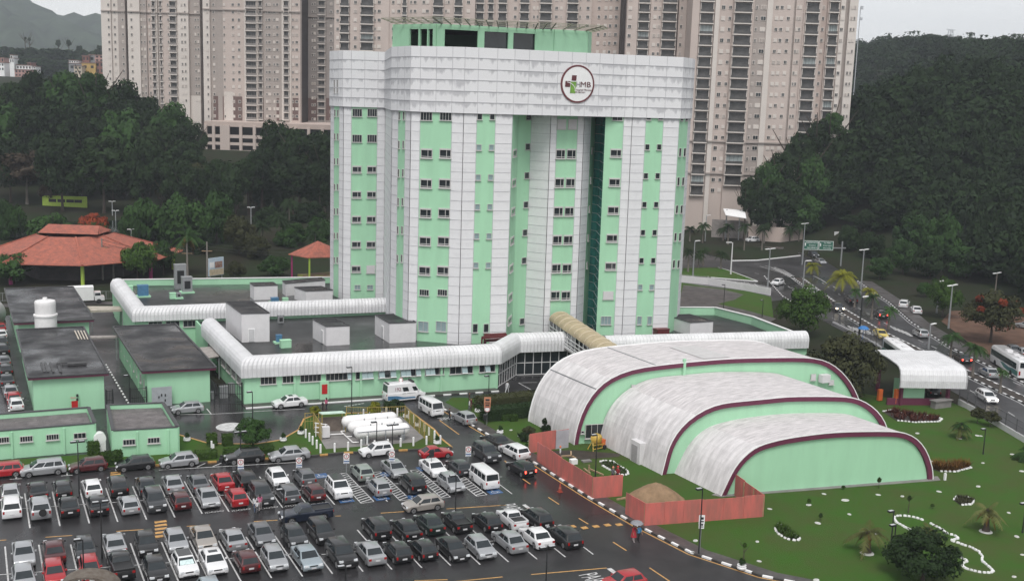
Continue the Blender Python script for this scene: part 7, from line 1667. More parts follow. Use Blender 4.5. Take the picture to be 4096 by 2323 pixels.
for i, (a, c) in enumerate(((ho(700, 640), ho(850, 630)), (ho(850, 570), ho(852, 625)), (ho(870, 640), ho(920, 670)), (ho(1110, 820), ho(1320, 910)), (ho(1040, 820), ho(1130, 890)), (ho(1520, 1270), ho(1640, 1245)))):
    bb = MB(); q0, q1 = G(a, .14), G(c, .14); q0.z = q1.z = .2; bb.beam(q0, q1, .18, .16)
    tag(bb.build("timber", WOOD), ["timber lying in the work yard near the worker in white", "short timber standing by the worker in white", "timber end lying right of the worker in white", "long timber on the grass behind the hoarding corner", "short timber on the grass left of the long one", "timber lying in the gap between the two hoardings"][i], "timber", "timbers of the work yard")
bb = MB(); q = G(ho(1110, 870), .1); bb.beam((q.x, q.y, .1), (q.x, q.y, 1.0), .16); tag(bb.build("timber_stake", WOOD), "dark timber stake standing in the grass behind the hoarding", "stake")
q = G(ho(885, 745), .1); bb = MB(); bb.box((q.x, q.y, .4), (.8, .6, .55)); tag(bb.build("white_sack", WHITE2), "white sack on the grass behind the hoarding", "sack")
q = G(ho(1075, 715), .1); bb = MB(); bb.box((q.x, q.y, .22), (1.1, .6, .18)); tag(bb.build("grey_slab", CONC), "grey slab on the grass of the work yard", "slab")
p = G(ho(690, 1150)); t = thing("traffic_cone", "orange traffic cone at the yellow kerb line by the long hoarding", "traffic cone", (p.x, p.y, 0)); bb = MB(); bb.box((0, 0, .03), (.5, .5, .06)); bb.lathe([(.2, .06), (.05, .95), (.02, 1.0)], n=14); bb.build("cone", mat("cone_red_orange", (.30, .04, .02), .6, amt=.2, scale=3), t); bb = MB(); bb.lathe([(.148, .40), (.118, .56)], n=14); bb.build("white_band", mat("cone_band", (.35, .14, .1), .6), t)
for i, (uvl, uvr, lab) in enumerate([(tk(1180, 775), tk(2025, 715), "white gas tank nearest the car park, front one of three"), (tk(1090, 690), tk(1925, 640), "middle white gas tank of the three in the fenced yard"), (tk(1000, 610), tk(1830, 545), "rear white gas tank of the three, closest to the podium")]):
    a, c = G(uvl, .75), G(uvr, .75); c.y = a.y + (c.y - a.y) * .5; t = thing("gas_tank", lab, "gas tank", (0, 0, 0), 0, "white gas tanks"); rad = .72; d = (c - a).normalized(); L = (c - a).length; zc = .75 + rad
    A0 = Vector((a.x, a.y + rad, zc)); prof = [(0, .02), (.12, .38), (.35, .62), (.62, .72)]
    ptl = [A0 + d * s for s, _ in prof] + [A0 + d * (L - s) for s, _ in reversed(prof)]; rl = [r_ for _, r_ in prof] + [r_ for _, r_ in reversed(prof)]
    bb = MB(); bb.tube(ptl, rl, 24); bb.build("shell", TANKW, t, smooth=45)
    for k in (.16, .84): q = A0 + d * L * k; bb = MB(); bb.box((q.x, q.y, .45), (.35, 1.1, .9), rz=math.atan2(d.y, d.x)); bb.build("saddle", CONC if i else GREYMET, t)
    for k in (.3, .5, .72): q = A0 + d * L * k; bb = MB(); bb.tube([(q.x, q.y, zc + rad - .05), (q.x, q.y, zc + rad + .22)], .07, 8); bb.build("valve", GREYMET, t)
    if i == 0:
        bb = MB(); bb.beam(A0 + d * .2 + Vector((0, -rad - .02, .25)), A0 + d * (L - .2) + Vector((0, -rad - .02, .25)), .05)
        for k in (.22, .53, .86): q = A0 + d * L * k; bb.beam((q.x, q.y - rad - .03, .3), (q.x, q.y - rad - .03, zc + .25), .06)
        bb.build("rail_frame", mat("blue_grey_frame", (.2, .22, .26), .5, amt=.1, scale=2), t)
BOLL = MB(); BOLL.tube([(0, 0, 0), (0, 0, 1.0)], .12, 12); BOLL.lathe([(.12, 1.0), (.09, 1.05), (.02, 1.07)], n=12); BM_ = BOLL.mesh("bollard", WHITE2, 40)
for uv in [tk(452, 730), tk(505, 785), tk(552, 835), tk(612, 890), tk(668, 955), tk(875, 940), tk(1072, 920), tk(1265, 885), tk(1355, 830), tk(1655, 880), tk(1460, 900), tk(1843, 862), tk(2030, 850), tk(2222, 832), tk(2425, 822), tk(2340, 750), tk(2258, 695), tk(2190, 640), tk(2120, 580), tk(2040, 510), tk(1965, 455), tk(1795, 415), tk(1632, 405), tk(1462, 420), tk(1297, 432)]:
    p = G(uv, .13); tag(link("bollard", BM_, None, (p.x, p.y, .13)), "white bollard of the ring of posts round the gas yard", "bollard", "white bollards round the gas yard")
YF = mat("yellow_mesh_fence", (.36, .27, .08), .6, amt=.2, scale=2)
fence("mesh_fence", "yellow mesh gate panels at the left of the gas yard", [G(tk(440, 610), .13)[:2], G(tk(565, 600), .13)[:2], G(tk(690, 800), .13)[:2]], 2.2, 0, 1.6, YF, None, 3)
fence("mesh_fence", "yellow mesh fence along the right side of the gas yard", [G(tk(1905, 470), .13)[:2], G(tk(2190, 740), .13)[:2], G(tk(2320, 830), .13)[:2]], 2.0, 0, 2.2, YF, None, 2)
fence("mesh_fence", "yellow mesh fence along the back of the gas yard", [G(tk(1050, 440), .13)[:2], G(tk(1355, 450), .13)[:2], G(tk(1905, 430), .13)[:2]], 1.6, 0, 2.4, YF, None, 2)
q = [G(tk(640, 358), 2.6), G(tk(985, 340), 2.6), G(tk(1035, 375), 2.5), G(tk(690, 395), 2.5)]
sh = thing("gas_shelter", "small shelter with a pale green sloping roof in the gas yard", "shelter"); bb = MB(); bb.prism([(e.x, e.y) for e in q], 2.5, 2.62, 0, bottom=True); bb.build("shelter_roof", mat("pale_mint_sheet", (.52, .68, .58), .5, amt=.08, scale=1), sh)
for e in q: bb = MB(); bb.beam((e.x, e.y, .13), (e.x, e.y, 2.5), .1); bb.build("post", YF, sh)
bb = MB(); bb.wall(q[0].to_2d(), q[1].to_2d(), .13, 1.9, .15); bb.build("back_wall", mat("block_wall", (.16, .13, .11), .8, amt=.3, scale=1), sh)
mf = thing("pipe_manifold", "white pipes and cabinet left of the gas tanks", "pipework"); bb = MB(); p = G(tk(640, 760), .13)
for dx_ in (0, .5, .9): bb.tube([(p.x + dx_, p.y + 1.2 - dx_, .13), (p.x + dx_, p.y + 1.2 - dx_, 1.9)], .07, 8)
for z in (.7, 1.3, 1.8): bb.tube([(p.x - .1, p.y + 1.3, z), (p.x + 1.1, p.y + .2, z)], .06, 8)
bb.build("pipe", TANKW, mf); bb = MB(); bb.box((p.x + .9, p.y + .2, .95), (.9, .6, 1.3)); bb.build("cabinet", WHITEP, mf)
bb = MB()
for a, c in ((tk(760, 690), tk(1000, 675)), (tk(965, 640), tk(1140, 800)), (tk(1140, 800), tk(1230, 797)), (tk(965, 638), tk(1030, 632)), (tk(1060, 717), tk(1130, 713))): e, f_ = G(a, .3), G(c, .3); bb.tube([e, f_], .08, 8)
tag(bb.build("ground_pipe", TANKW), "white angled ground pipes between the cabinet and the gas tanks", "pipe")
def urn(uv, z, label, plant=True, s=1.0):
    p = G(uv, z); t = thing("planter", label, "planter", (p.x, p.y, z), 0, "white round planters"); t.scale = (s * .62,) * 3
    bb = MB(); bb.lathe([(.42, 0), (.62, .12), (.70, .3), (.66, .45), (.50, .5), (.55, .62), (.66, .70), (.60, .74), (.5, .66)], n=20); bb.build("pot", WHITE2, t, smooth=50)
    if plant: f = link("plant", CROWN["c"], t, (0, 0, 1.15)); f.scale = (.55, .55, .9); f.material_slots[0].link = 'OBJECT'; f.material_slots[0].material = LEAF_M
for uv, z, lab in ((tk(120, 785), .13, "white planter at the island kerb, leftmost of the gas yard ones"), (tk(380, 685), .13, "white planter at the island kerb by the yellow mesh gate"), (tk(2375, 825), .13, "white planter at the right corner of the gas yard by the road"), (tk(2085, 565), .13, "white planter on the right side of the gas yard beside the mesh fence"), (tk(1925, 440), .13, "white planter at the back right corner of the gas yard"), (b1(1748, 148), .13, "white planter on the lawn beside the barred window hut"), (i1(2060, 1328), .1, "white planter on the lawn behind the black sedan"), (b3(2145, 1345), .1, "white planter with a tall plant by the garden footpath"), (z6(1845, 1140), .1, "square white planter at the corner of the entrance lawn"), (ho(205, 570), .1, "white planter behind the hoarding gate")): urn(uv, z, lab)
PADM = MB(); PADM.lathe([(.25, 0), (.23, .05), (.1, .06)], n=14); PAD = PADM.mesh("stone_pad", mat('pad_stone', (.52, .52, .50), .8, amt=.3, scale=3))
for uv in [b4(523, 642), b4(722, 700), b4(1030, 650), b4(380, 744), b4(465, 914), b4(760, 832), b4(1012, 1013), b4(1255, 664), b4(1598, 620), b4(1965, 572), b4(2008, 353), b4(1525, 338), b4(2250, 818), b4(2325, 1040), b4(2300, 1415), b4(1400, 75), b4(1955, 97), b4(1990, 101), b4(15, 782), b4(450, 1446), b4(2375, 430), b4(2282, 272), b3(1715, 1078), b3(1685, 1190), b3(2293, 1087), b3(2310, 1270), b4(2380, 1210), z8(1240, 1316), z8(1745, 1335), i1(2180, 1290)]:
    p = G(uv, .1); o = tag(link("stone_pad", PAD, None, (p.x, p.y, .1), TR.uniform(0, 3)), "small white stone pad set in the lawn", "stone pad", "white stone pads in the lawn"); k = TR.uniform(.75, 1.25) * (1.35 if uv == b4(722, 700) else 1); o.scale = (k * 1.15, k * .85, 1)
for uv, k, lab in ((b4(925, 1195), 2.6, "white stone ring round the foot of the left garden palm"), (b4(2035, 993), 2.6, "white stone ring round the foot of the right garden palm"), (b4(1787, 119), 1.4, "white stone ring round the palm near the fence"), (z8(1592, 1357), 1.3, "white stone ring round the small palm below the gatehouse")):
    p = G(uv, .1); o = tag(link("stone_ring", PAD, None, (p.x, p.y, .105)), lab, "stone ring"); o.scale = (k, k, 1.2)
def stones(path, z=.1, step=.42, size=.28, m_=WHITE2, seed=1):
    bb = MB(); r = random.Random(seed)
    for i in range(len(path) - 1):
        a, c = G(path[i], z), G(path[i + 1], z); n = max(1, round((c - a).length / step)); an = math.atan2(c.y - a.y, c.x - a.x)
        for k in range(n): p = a.lerp(c, (k + .5) / n); s = size * r.uniform(.8, 1.15); bb.box((p.x + r.uniform(-.04, .04), p.y + r.uniform(-.04, .04), z + .05), (s * 1.1, s * .8, .2), rz=an + r.uniform(-.3, .3), top=.8)
    return bb
lp = [b4(1450, 890), b4(1380, 865), b4(1300, 850), b4(1220, 846), b4(1172, 862), b4(1195, 905), b4(1270, 950), b4(1350, 990), b4(1430, 1020), b4(1500, 1045), b4(1580, 1075)]
tag(stones(lp, seed=2).build("stone_border", WHITE2), "upper open loop of the winding white stone border on the lawn", "stone border")
lp = [b4(1510, 915), b4(1590, 955), b4(1690, 1020), b4(1740, 1030), b4(1782, 1058), b4(1705, 1080), b4(1800, 1110), b4(1900, 1145), b4(1960, 1175), b4(2002, 1220), b4(2000, 1272), b4(2055, 1312), b4(2102, 1360), b4(2080, 1380), b4(2000, 1378), b4(1920, 1362), b4(1850, 1342), b4(1810, 1310), b4(1862, 1268), b4(1800, 1235)]
tag(stones(lp, seed=3).build("stone_border", WHITE2), "lower winding part of the white stone border by the round tree", "stone border")
def bed(pts, label, leaf, h=.5, n=160, z=.1, seed=1, gaps=True):
    t = thing("flower_bed", label, "flower bed"); P_ = [G(p, z) for p in pts]; bb = MB(); q = [(p.x, p.y) for p in P_]; bb.prism(q, z - .02, z + .03, 0); bb.build("soil", MUD, t)
    r = random.Random(seed); bb = stones(pts + pts[:1] if not gaps else pts, z, .45, .3, WHITE2, seed); bb.build("stone_edge", WHITE2, t)
    cx, cy = sum(p.x for p in P_) / len(P_), sum(p.y for p in P_) / len(P_); bb = MB(); bb.tone = []
    for _ in range(n):
        a, c = r.choice(P_), r.choice(P_); k = r.random(); e = a.lerp(c, k); e = Vector((cx, cy, 0)).lerp(e, .85); aa = r.uniform(0, 6.28); hh = h * r.uniform(.5, 1.2)
        for j in range(3):
            d = Vector((math.cos(aa + j * 2.1), math.sin(aa + j * 2.1), 0)); s_ = Vector((-d.y, d.x, 0)) * .07; b0 = Vector((e.x, e.y, z + .02)); bb.poly([b0 - s_, b0 + s_, b0 + d * hh * .7 + Vector((0, 0, hh))]); bb.tone.append(r.uniform(.2, .8))
    bb.build("plants", leaf, t)["kind"] = "stuff"
    return t
bed([b4(90, 920), b4(170, 960), b4(235, 1010), b4(300, 1068), b4(270, 1080), b4(170, 1065), b4(90, 1010), b4(62, 960)], "dark oval flower bed with pale stones on the left part of the lawn", LEAF_H, .5, 200, seed=4)
bed([b4(1735, 700), b4(1770, 668), b4(1860, 672), b4(1930, 705), b4(1900, 740), b4(1800, 748)], "small round flower bed ringed with stones by the right garden palm", LEAF_O, .35, 120, seed=5)
bed([gh(515, 1335), gh(600, 1320), gh(740, 1365), gh(900, 1370), gh(1050, 1400), gh(1020, 1425), gh(800, 1432), gh(640, 1415)], "long flower bed of red brown bromeliads in front of the gatehouse", LEAF_R, .7, 300, seed=6)
bed([ho(1275, 720), ho(1330, 700), ho(1450, 710), ho(1560, 780), ho(1660, 840), ho(1690, 885), ho(1640, 915), ho(1560, 905), ho(1430, 840), ho(1300, 770)], "oval stone ringed flower bed inside the hoarded work yard", LEAF_H, .3, 130, seed=7)
bed([b4(1525, 408), b4(1560, 385), b4(1800, 385), b4(1900, 395), b4(1760, 435), b4(1600, 432)], "bed of dry golden grasses beside the right foot of the lowest vault", LEAF_BR, 1.0, 260, seed=8)
bed([b3(55, 105), b3(110, 85), b3(180, 115), b3(160, 150), b3(90, 140)], "stone edged bed behind the hoarding gate", LEAF_D, .5, 120, seed=9)
for i, (uv, vt, lab) in enumerate([(b4(1035, 590), b4(0, 480)[1], "sapling in front of the lowest vault's end wall, tallest of the saplings"), (b4(382, 740), b4(0, 680)[1], "small sapling on a stone pad left of the lowest vault's end wall"), (b4(490, 890), b4(0, 815)[1], "thin sapling on the lawn above the oval bed"), (b4(1310, 820), b4(0, 650)[1], "very thin sapling behind the looping stone border"), (b4(705, 600), b4(0, 560)[1], "tiny sapling at the plinth of the lowest vault"), (b4(1535, 780), b4(0, 730)[1], "thin sapling on the lawn right of the lamp pair"), (b3(2165, 1290), b3(0, 1090)[1], "slim sapling growing out of the planter by the garden footpath")]): base_tree(uv, vt, 12, "tall", LEAF_H, lab, "saplings in the garden", .8, .1, name="sapling", cat="sapling")
p = G(b4(1652, 512), .1); bb = MB(); bb.box((p.x, p.y, .5), (.22, .22, .8)); tag(bb.build("white_post", WHITE2), "short white post on the lawn right of the lowest vault", "post")
bb = MB(); p = G(b1(940, 240), .13); bb.box((p.x, p.y + .6, .75), (1.2, .9, 1.5)); bb.tube([(p.x, p.y + .12, 1.5), (p.x, p.y + 1.08, 1.5)], .66, 20); tag(bb.build("garden_shrine", WHITE2, smooth=40), "small white arched shrine beside the long green hut", "shrine")
bb = MB(); p = G(b1(1978, 222), .13); bb.box((p.x, p.y, .5), (.18, .18, 1.2)); bb.box((p.x + .15, p.y, .45), (.3, .1, .5)); tag(bb.build("white_marker_post", WHITE2), "white marker post in front of the left hedge column", "post")
bb = MB(); p = G(b1(2072, 345)); bb.lathe([(.28, 0), (.28, .5), (.18, .55), (.16, .8), (.1, .85)], (p.x, p.y, 0), 12); tag(bb.build("black_bollard", BLACK), "black bollard at the end of the island path", "bollard")
def lamp(top, label, base=None, h=None, heads=1, grp="black lamp posts", z=.0, hd=0.0, extra=None):
    if base: p = G(base, z); h = up(p, top[1]) - z
    else: p = G(top, h); p.z = 0
    t = thing("lamp_post", label, "lamp post", (p.x, p.y, z), hd, grp); bb = MB(); bb.tube([(0, 0, 0), (0, 0, .6), (0, 0, h)], [.09, .07, .05], 8); bb.build("pole", BLACK, t)
    for k in range(heads): s_ = -1 if k == 0 else 1; bb = MB(); bb.box((s_ * .38, 0, h + .02), (.62, .34, .16)); bb.beam((0, 0, h - .05), (s_ * .2, 0, h + .02), .06); o = bb.build("lamp_head", BLACK, t); b2_ = MB(); b2_.box((s_ * .40, 0, h + .105), (.5, .28, .01)); b2_.build("lamp_cover", mat("lamp_cover_grey", (.45, .46, .48), .4, amt=.1, scale=4), o)
    return t
lamp(b1(732, 155), "black lamp post in front of the long green hut, by the red car", b1(742, 640), heads=2)
lamp(b1(932, 718), "black lamp post standing in the near middle row beside a black sedan", b1(955, 1240), heads=2)
lamp(b1(772, 1065), "thin grey lamp post in front of the dark grey hatchback at the left", None, 5.2)
lamp(z6(795, 765), "tall black lamp post at the back of the gas yard", z6(795, 1165))
lamp(z6(1925, 838), "black lamp post at the right end of the podium wall", z6(1935, 1010))
lamp(z5(2100, 970), "black lamp post in front of the podium corner by the white sedan", z5(2102, 1205))
lamp(b2(1868, 470), "black lamp post between the minibus and the beige hatchback", b2(1862, 858))
lamp(b3(330, 1140), "black lamp post in front of the white sedan of the front row", None, 5.6, heads=2)
lamp(b3(1795, 592), "black lamp post before the sand hoarding, with a sign on it", b3(1745, 1195), z=.1)
lamp(b4(1172, 800), "black lamp post on the lawn left of the stone loop, farther one of two", b4(1150, 1105), z=.1); lamp(b4(1195, 930), "black lamp post on the lawn beside the round tree, nearer one of two", b4(1165, 1260), z=.1)
lamp(b4(2050, 35), "black lamp post near the right hand fence", b4(2010, 270), z=.1); lamp(b4(2385, 728), "black lamp post at the right edge of the lawn", b4(2378, 1005), z=.1)
lamp(tk(1722, 545), "black twin lamp post in front of the gas tanks", tk(1722, 900), heads=2, z=.13); lamp(tk(1490, 500), "black post left of the twin lamp before the gas tanks", tk(1490, 900), heads=1, z=.13)
lamp(b1(2245, 65), "black lamp post in front of the round island tree", b1(2250, 330), heads=2, z=.13)
lamp(ho(1235, 320), "black lamp post inside the hoarded work yard", ho(1205, 935), z=.1)
lamp(b2(262, 600), "thick dark post beside the two women in the car park", b2(262, 1140)); lamp(b2(840, 1315), "thin lamp post in front of the black SUV of the front row", None, 4.0)
lamp(z5(1072, 835), "black lamp post in the alley left of the middle outbuilding", z5(1080, 1075)); lamp(rr(575, 985), "black lamp post on the plaza behind the podium parapet", rr(565, 1260)); lamp(rr(1010, 1165), "short black lamp post on the plaza lawn", rr(1015, 1360))
def plate_sign(board, hgt, label, back=False):
    p = G(board, hgt); t = thing("parking_sign", label, "parking sign", (p.x, p.y, 0), R(-10), "parking signs of the accessible bays"); bb = MB(); bb.tube([(0, .04, 0), (0, .04, hgt + .3)], .04, 8); bb.build("post", GREYMET, t)
    if back: bb = MB(); bb.box((0, 0, hgt), (.55, .03, .8)); bb.build("board", BLACK, t); return
    bb = MB(); bb.box((0, 0, hgt + .1), (.62, .03, .66)); o = bb.build("board", WHITE2, t); bb = MB(); bb.box((0, 0, hgt - .5), (.62, .03, .40)); bb.build("lower_board", WHITE2, t)
    bb = MB()
    for k in range(20): a0, a1 = 2 * math.pi * k / 20, 2 * math.pi * (k + 1) / 20; bb.beam((.25 * math.cos(a0), -.025, hgt + .1 + .25 * math.sin(a0)), (.25 * math.cos(a1), -.025, hgt + .1 + .25 * math.sin(a1)), .07, .02, upv=(0, 1, 0))
    bb.build("red_ring", mat("sign_red", (.35, .03, .03), .5), o); e = link("letter", text_mesh("E", .36, "letter", BLACK, .004), o, (0, -.03, hgt + .1)); e.rotation_euler = (R(90), 0, 0)
    bb = MB(); bb.box((0, -.02, hgt - .44), (.6, .02, .12)); bb.box((0, -.02, hgt - .62), (.5, .02, .06)); bb.build("blue_lines", BLUEP, t)
plate_sign(b1(2250, 352), 2.3, "parking sign in front of the black SUV and the black wagon"); plate_sign(b2(402, 337), 2.3, "parking sign in front of the silver sedan's tail"); plate_sign(b2(845, 298), 2.3, "parking sign on the kerb side between silver sedan and first striped zone"); plate_sign(b2(1270, 278), 2.3, "parking sign in front of the white boxy hatchback"); plate_sign(b2(1985, 233), 2.3, "parking sign next to the dark grey SUV on the road"); plate_sign(b2(1642, 265), 2.3, "dark backed parking sign in front of the red coupe", True)
def board_sign(uvs, base, label, name="road_sign", cat="road sign"):
    p = G(base, .1); t = thing(name, label, cat, (p.x, p.y, .1), R(-20)); zt_ = up(p, uvs[0][0][1]); bb = MB(); bb.tube([(0, .05, 0), (0, .05, zt_)], .045, 8); bb.build("post", GREYMET, t)
    for uv, w, h, m_, kind in uvs:
        z = up(p, uv[1]) - .1; bb = MB()
        if kind == 'c':
            bb.tube([(0, 0, z), (0, .03, z)], w / 2, 20)
        else: bb.box((0, 0, z), (w, .04, h))
        o = bb.build("board", m_, t); bb = MB()
        if kind == 'c':
            for k in range(18): a0, a1 = 2 * math.pi * k / 18, 2 * math.pi * (k + 1) / 18; bb.beam((w * .42 * math.cos(a0), -.02, z + w * .42 * math.sin(a0)), (w * .42 * math.cos(a1), -.02, z + w * .42 * math.sin(a1)), .06, .02, upv=(0, 1, 0))
            bb.build("ring", mat("sign_red", (.35, .03, .03), .5), o)
        else: bb.box((0, -.03, z + h * .15), (w * .6, .02, h * .25)); bb.box((0, -.03, z - h * .2), (w * .7, .02, h * .12)); bb.build("print", BLACK, o)
SGO = mat("sign_orange", (.50, .22, .13), .5, amt=.1, scale=2)
board_sign([(i1(0, 970), .85, 1.0, SGO, 'b'), (i1(0, 1020), .8, .55, SGO, 'b'), (i1(0, 1060), .75, .75, WHITE2, 'c')], i1(1915, 1230), "orange and white sign cluster on one post at the entrance corner")
board_sign([(b3(0, 880), .55, .85, WHITE2, 'b'), (b3(0, 935), .5, .6, WHITE2, 'b')], b3(1755, 1190), "white sign plates hung on the lamp post before the sand hoarding")
board_sign([(i1(0, 737), .6, .6, WHITE2, 'c')], i1(968, 940), "round white sign behind the ambulance roof")
p = G(i1(1895, 1235), .1); bb = MB(); bb.tube([(p.x, p.y, .1), (p.x, p.y, 1.0)], .05, 8); bb.lathe([(.2, .7), (.26, 1.35), (.2, 1.45), (.05, 1.5)], (p.x, p.y, .1), 12); tag(bb.build("litter_bin", BLACK), "black litter bin on a post at the entrance lawn", "litter bin")
def street_lamp(base, top, label, arms=2, m_=GREYMET, hd=R(15), k=1.0):
    p = G(base); h = up(p, top[1]); t = thing("street_lamp", label, "street lamp", (p.x, p.y, 0), hd, "tall street lamps of the avenue"); bb = MB(); bb.tube([(0, 0, 0), (0, 0, h)], [.2, .11], 8); bb.build("pole", m_, t)
    for s_ in ((-1, 1) if arms == 2 else (1,)): bb = MB(); bb.box((s_ * 1.0 * k, 0, h + .05), (1.4 * k, .38 * k, .14)); bb.beam((0, 0, h - .1), (s_ * .5, 0, h + .03), .1); bb.build("lamp_arm", WHITE2, t)
street_lamp(rr(1495, 545), rr(0, 275), "double street lamp beside the green overhead sign"); street_lamp(rr(2160, 1100), rr(0, 580), "double street lamp at the yellow green palm, beyond the avenue"); street_lamp(gh(1105, 590), gh(0, 205), "double street lamp left of the flame tree"); street_lamp(rr(1075, 1065), rr(0, 570), "double street lamp at the white hatchback on the curve"); street_lamp(rr(1300, 240), rr(0, 12), "double street lamp farthest away, in front of the dark slope", 2)
street_lamp(rr(205, 940), rr(0, 480), "single street lamp nearest the tower edge", 1); street_lamp(rr(648, 870), rr(0, 495), "single street lamp with a long arm on the traffic island", 1, WHITEP, R(170)); street_lamp(rr(1480, 1150), rr(0, 710), "single street lamp rising behind the bright green tree", 1, GREYMET, 0); street_lamp(gh(925, 775), gh(0, 555), "thick grey pole behind the gatehouse roof", 1); street_lamp(gh(305, 665), gh(0, 310), "dark pole on the median left of the yellow sedan", 1, BLACK)
street_lamp(gh(1000, 450), gh(0, 170), "thin pole beside the light green roadside tree", 1); street_lamp(gh(1520, 310), gh(0, 95), "utility pole behind the flame tree", 2, PALEBARK); street_lamp(rr(350, 480), rr(0, 180), "thin bare pole among the roundabout palms", 1, GREYMET)
sg = thing("overhead_sign", "green overhead road sign with two panels across the avenue", "road sign"); p0, p1 = pd(*rr(1498, 520), 292), pd(*rr(1850, 525), 292); zt_, zb_ = up(p0, rr(0, 468)[1]), up(p0, rr(0, 578)[1]); an = face_ang(p0, p1)
SGN = mat("sign_green", (.012, .11, .07), .45, amt=.1, scale=.5)
for k, lines in enumerate((("AEROPORTO", "Centro", "VILA S. BRANCO"), ("Faz. Militar", "V.Ant. Lopes", "Parnaiba"))):
    a, c = p0.lerp(p1, .5 * k), p0.lerp(p1, .5 * k + .49); mid = (a + c) / 2; w = (c - a).length; bb = MB(); bb.box((0, 0, 0), (w, .15, zt_ - zb_)); o = bb.build("panel", SGN, sg, (mid.x, mid.y, (zt_ + zb_) / 2), an)
    bb = MB(); hh = zt_ - zb_
    for z_ in (-hh / 2 + .12, hh / 2 - .12): bb.box((0, -.09, z_), (w - .2, .03, .1))
    for x_ in (-w / 2 + .1, w / 2 - .1): bb.box((x_, -.09, 0), (.1, .03, hh - .2))
    bb.build("border", WHITE2, o)
    for j, s_ in enumerate(lines): e = link("sign_lettering", text_mesh(s_, hh * .2, "sign_lettering", WHITE2, .01), o, (0.3, -.1, hh * (.28 - .27 * j))); e.rotation_euler = (R(90), 0, 0); e.scale = (min(1.2, w * .75 / (len(s_) * hh * .115)), 1, 1)
    bb = MB(); bb.beam((-w * .38, -.1, -.2), (-w * .38, -.1, .5), .25, .03, upv=(0, 1, 0)); bb.beam((-w * .42, -.1, .4), (-w * .36, -.1, .55), .25, .03, upv=(0, 1, 0)); bb.build("arrow", WHITE2, o)
for e in (p0, p1.lerp(p0, -.28)): bb = MB(); bb.tube([(e.x, e.y, 0), (e.x, e.y, zt_)], .2, 8); bb.build("post", GREYMET, sg)
bb = MB(); bb.beam((p0.x, p0.y + .2, zb_ + .4), (p1.x + 5, p1.y + 1, zb_ + .4), .3); bb.build("beam", GREYMET, sg)
p = G(rr(1875, 560)); bb = MB(); z_ = up(p, rr(0, 420)[1]); bb.box((p.x, p.y, z_), (2.0, .2, 2.6)); bb.beam((p.x, p.y, 0), (p.x, p.y, z_), .2); tag(bb.build("road_sign", WHITEP), "small white road sign right of the green overhead sign", "road sign")
p = G(gh(335, 700)); bb = MB(); bb.lathe([(1.0, 2.2), (.6, 2.6), (.05, 2.75)], (p.x, p.y, 0), 12); bb.tube([(p.x, p.y, 0), (p.x, p.y, 2.7)], .04, 6); tag(bb.build("parasol", mat("blue_cloth", (.03, .16, .42), .7, amt=.1, scale=2)), "blue parasol standing at the near side of the crossing", "parasol")
flat("pond", [(-60, 292), (52, 286), (58, 300), (40, 322), (-60, 326)], 4.05, mat("pond_water", (.012, .022, .014), .08, amt=.3, scale=.05, bump=.05, bscale=2))
pv2 = thing("park_pavilion", "large park pavilion with a weathered orange tiled hip roof", "pavilion"); Dp = 244
def pq(u, v, D=Dp): return pd(u, v, D)
eL, eR = pq(-45, 628), pq(450, 637); C_ = (pq(85, 655) + pq(335, 645)) / 2; cx, cy = (eL.x + eR.x) / 2, (eL.y + eR.y) / 2; rx = (eR - eL).length / 2; ze = 3.6; za_ = up((cx, cy), 585)
N_ = 8; an0 = R(22.5) - YAW; ring = [(cx + rx * math.cos(an0 + k * math.pi / 4) * 1.0, cy + rx * .85 * math.sin(an0 + k * math.pi / 4)) for k in range(8)]; topr = [lerp((cx - 1.5, cy), p, .36) for p in ring]
ze = up(min(ring, key=lambda p: p[1]), 652); ze = max(2.8, min(ze, 4.5))
bb = MB()
for k in range(8): a, c, c2, a2 = ring[k], ring[(k + 1) % 8], topr[(k + 1) % 8], topr[k]; bb.poly([(*a, ze), (*c, ze), (*c2, za_), (*a2, za_)]); bb.poly([(*a, ze - .15), (*a2, za_ - .15), (*c2, za_ - .15), (*c, ze - .15)]); bb.poly([(*a, ze - .15), (*c, ze - .15), (*c, ze), (*a, ze)])
bb.build("tiled_roof", TILE, pv2); zt2 = up((cx, cy), 563); hw, hd = 74 * mpp(Dp), 4.0; ux = Vector((math.cos(YAW), -math.sin(YAW), 0)); uy = Vector((ux.y * -1, ux.x, 0)); cc = Vector((cx - 1.2, cy, 0))
q = lambda a, b_, z: tuple(cc + ux * a + uy * b_ + Vector((0, 0, z))); zl = za_ + .5; bb = MB()
bb.poly([q(-hw * .95, -hd * 1.1, zl), q(hw * 1.05, -hd * 1.1, zl), q(hw * .86, 0, zt2), q(-hw * .86, 0, zt2)]); bb.poly([q(hw * 1.05, hd, zl), q(-hw * .95, hd, zl), q(-hw * .86, 0, zt2), q(hw * .86, 0, zt2)]); bb.poly([q(hw * 1.05, -hd, zl), q(hw * 1.05, hd, zl), q(hw * .86, 0, zt2)]); bb.poly([q(-hw * .95, hd, zl), q(-hw * .95, -hd, zl), q(-hw * .86, 0, zt2)])
bb.build("roof_cap", TILE, pv2)
rg = MB()
for k in range(8): rg.beam((*ring[k], ze + .1), (*topr[k], za_ + .1), .35, .16)
rg.build("roof_ridge", TILE, pv2)
for k in range(8): p = lerp(ring[k], (cx, cy), .1); bb = MB(); bb.tube([(*p, 0), (*p, ze + .3)], .38, 12); bb.build("column", LIME if k % 2 == 0 else MAGENTA, pv2)
bb = MB(); bb.prism([lerp(p, (cx, cy), .45) for p in ring], 0, 2.6, 0); bb.build("inner_wall", mat("pavilion_core", (.06, .05, .05), .8, amt=.3, scale=.5), pv2)
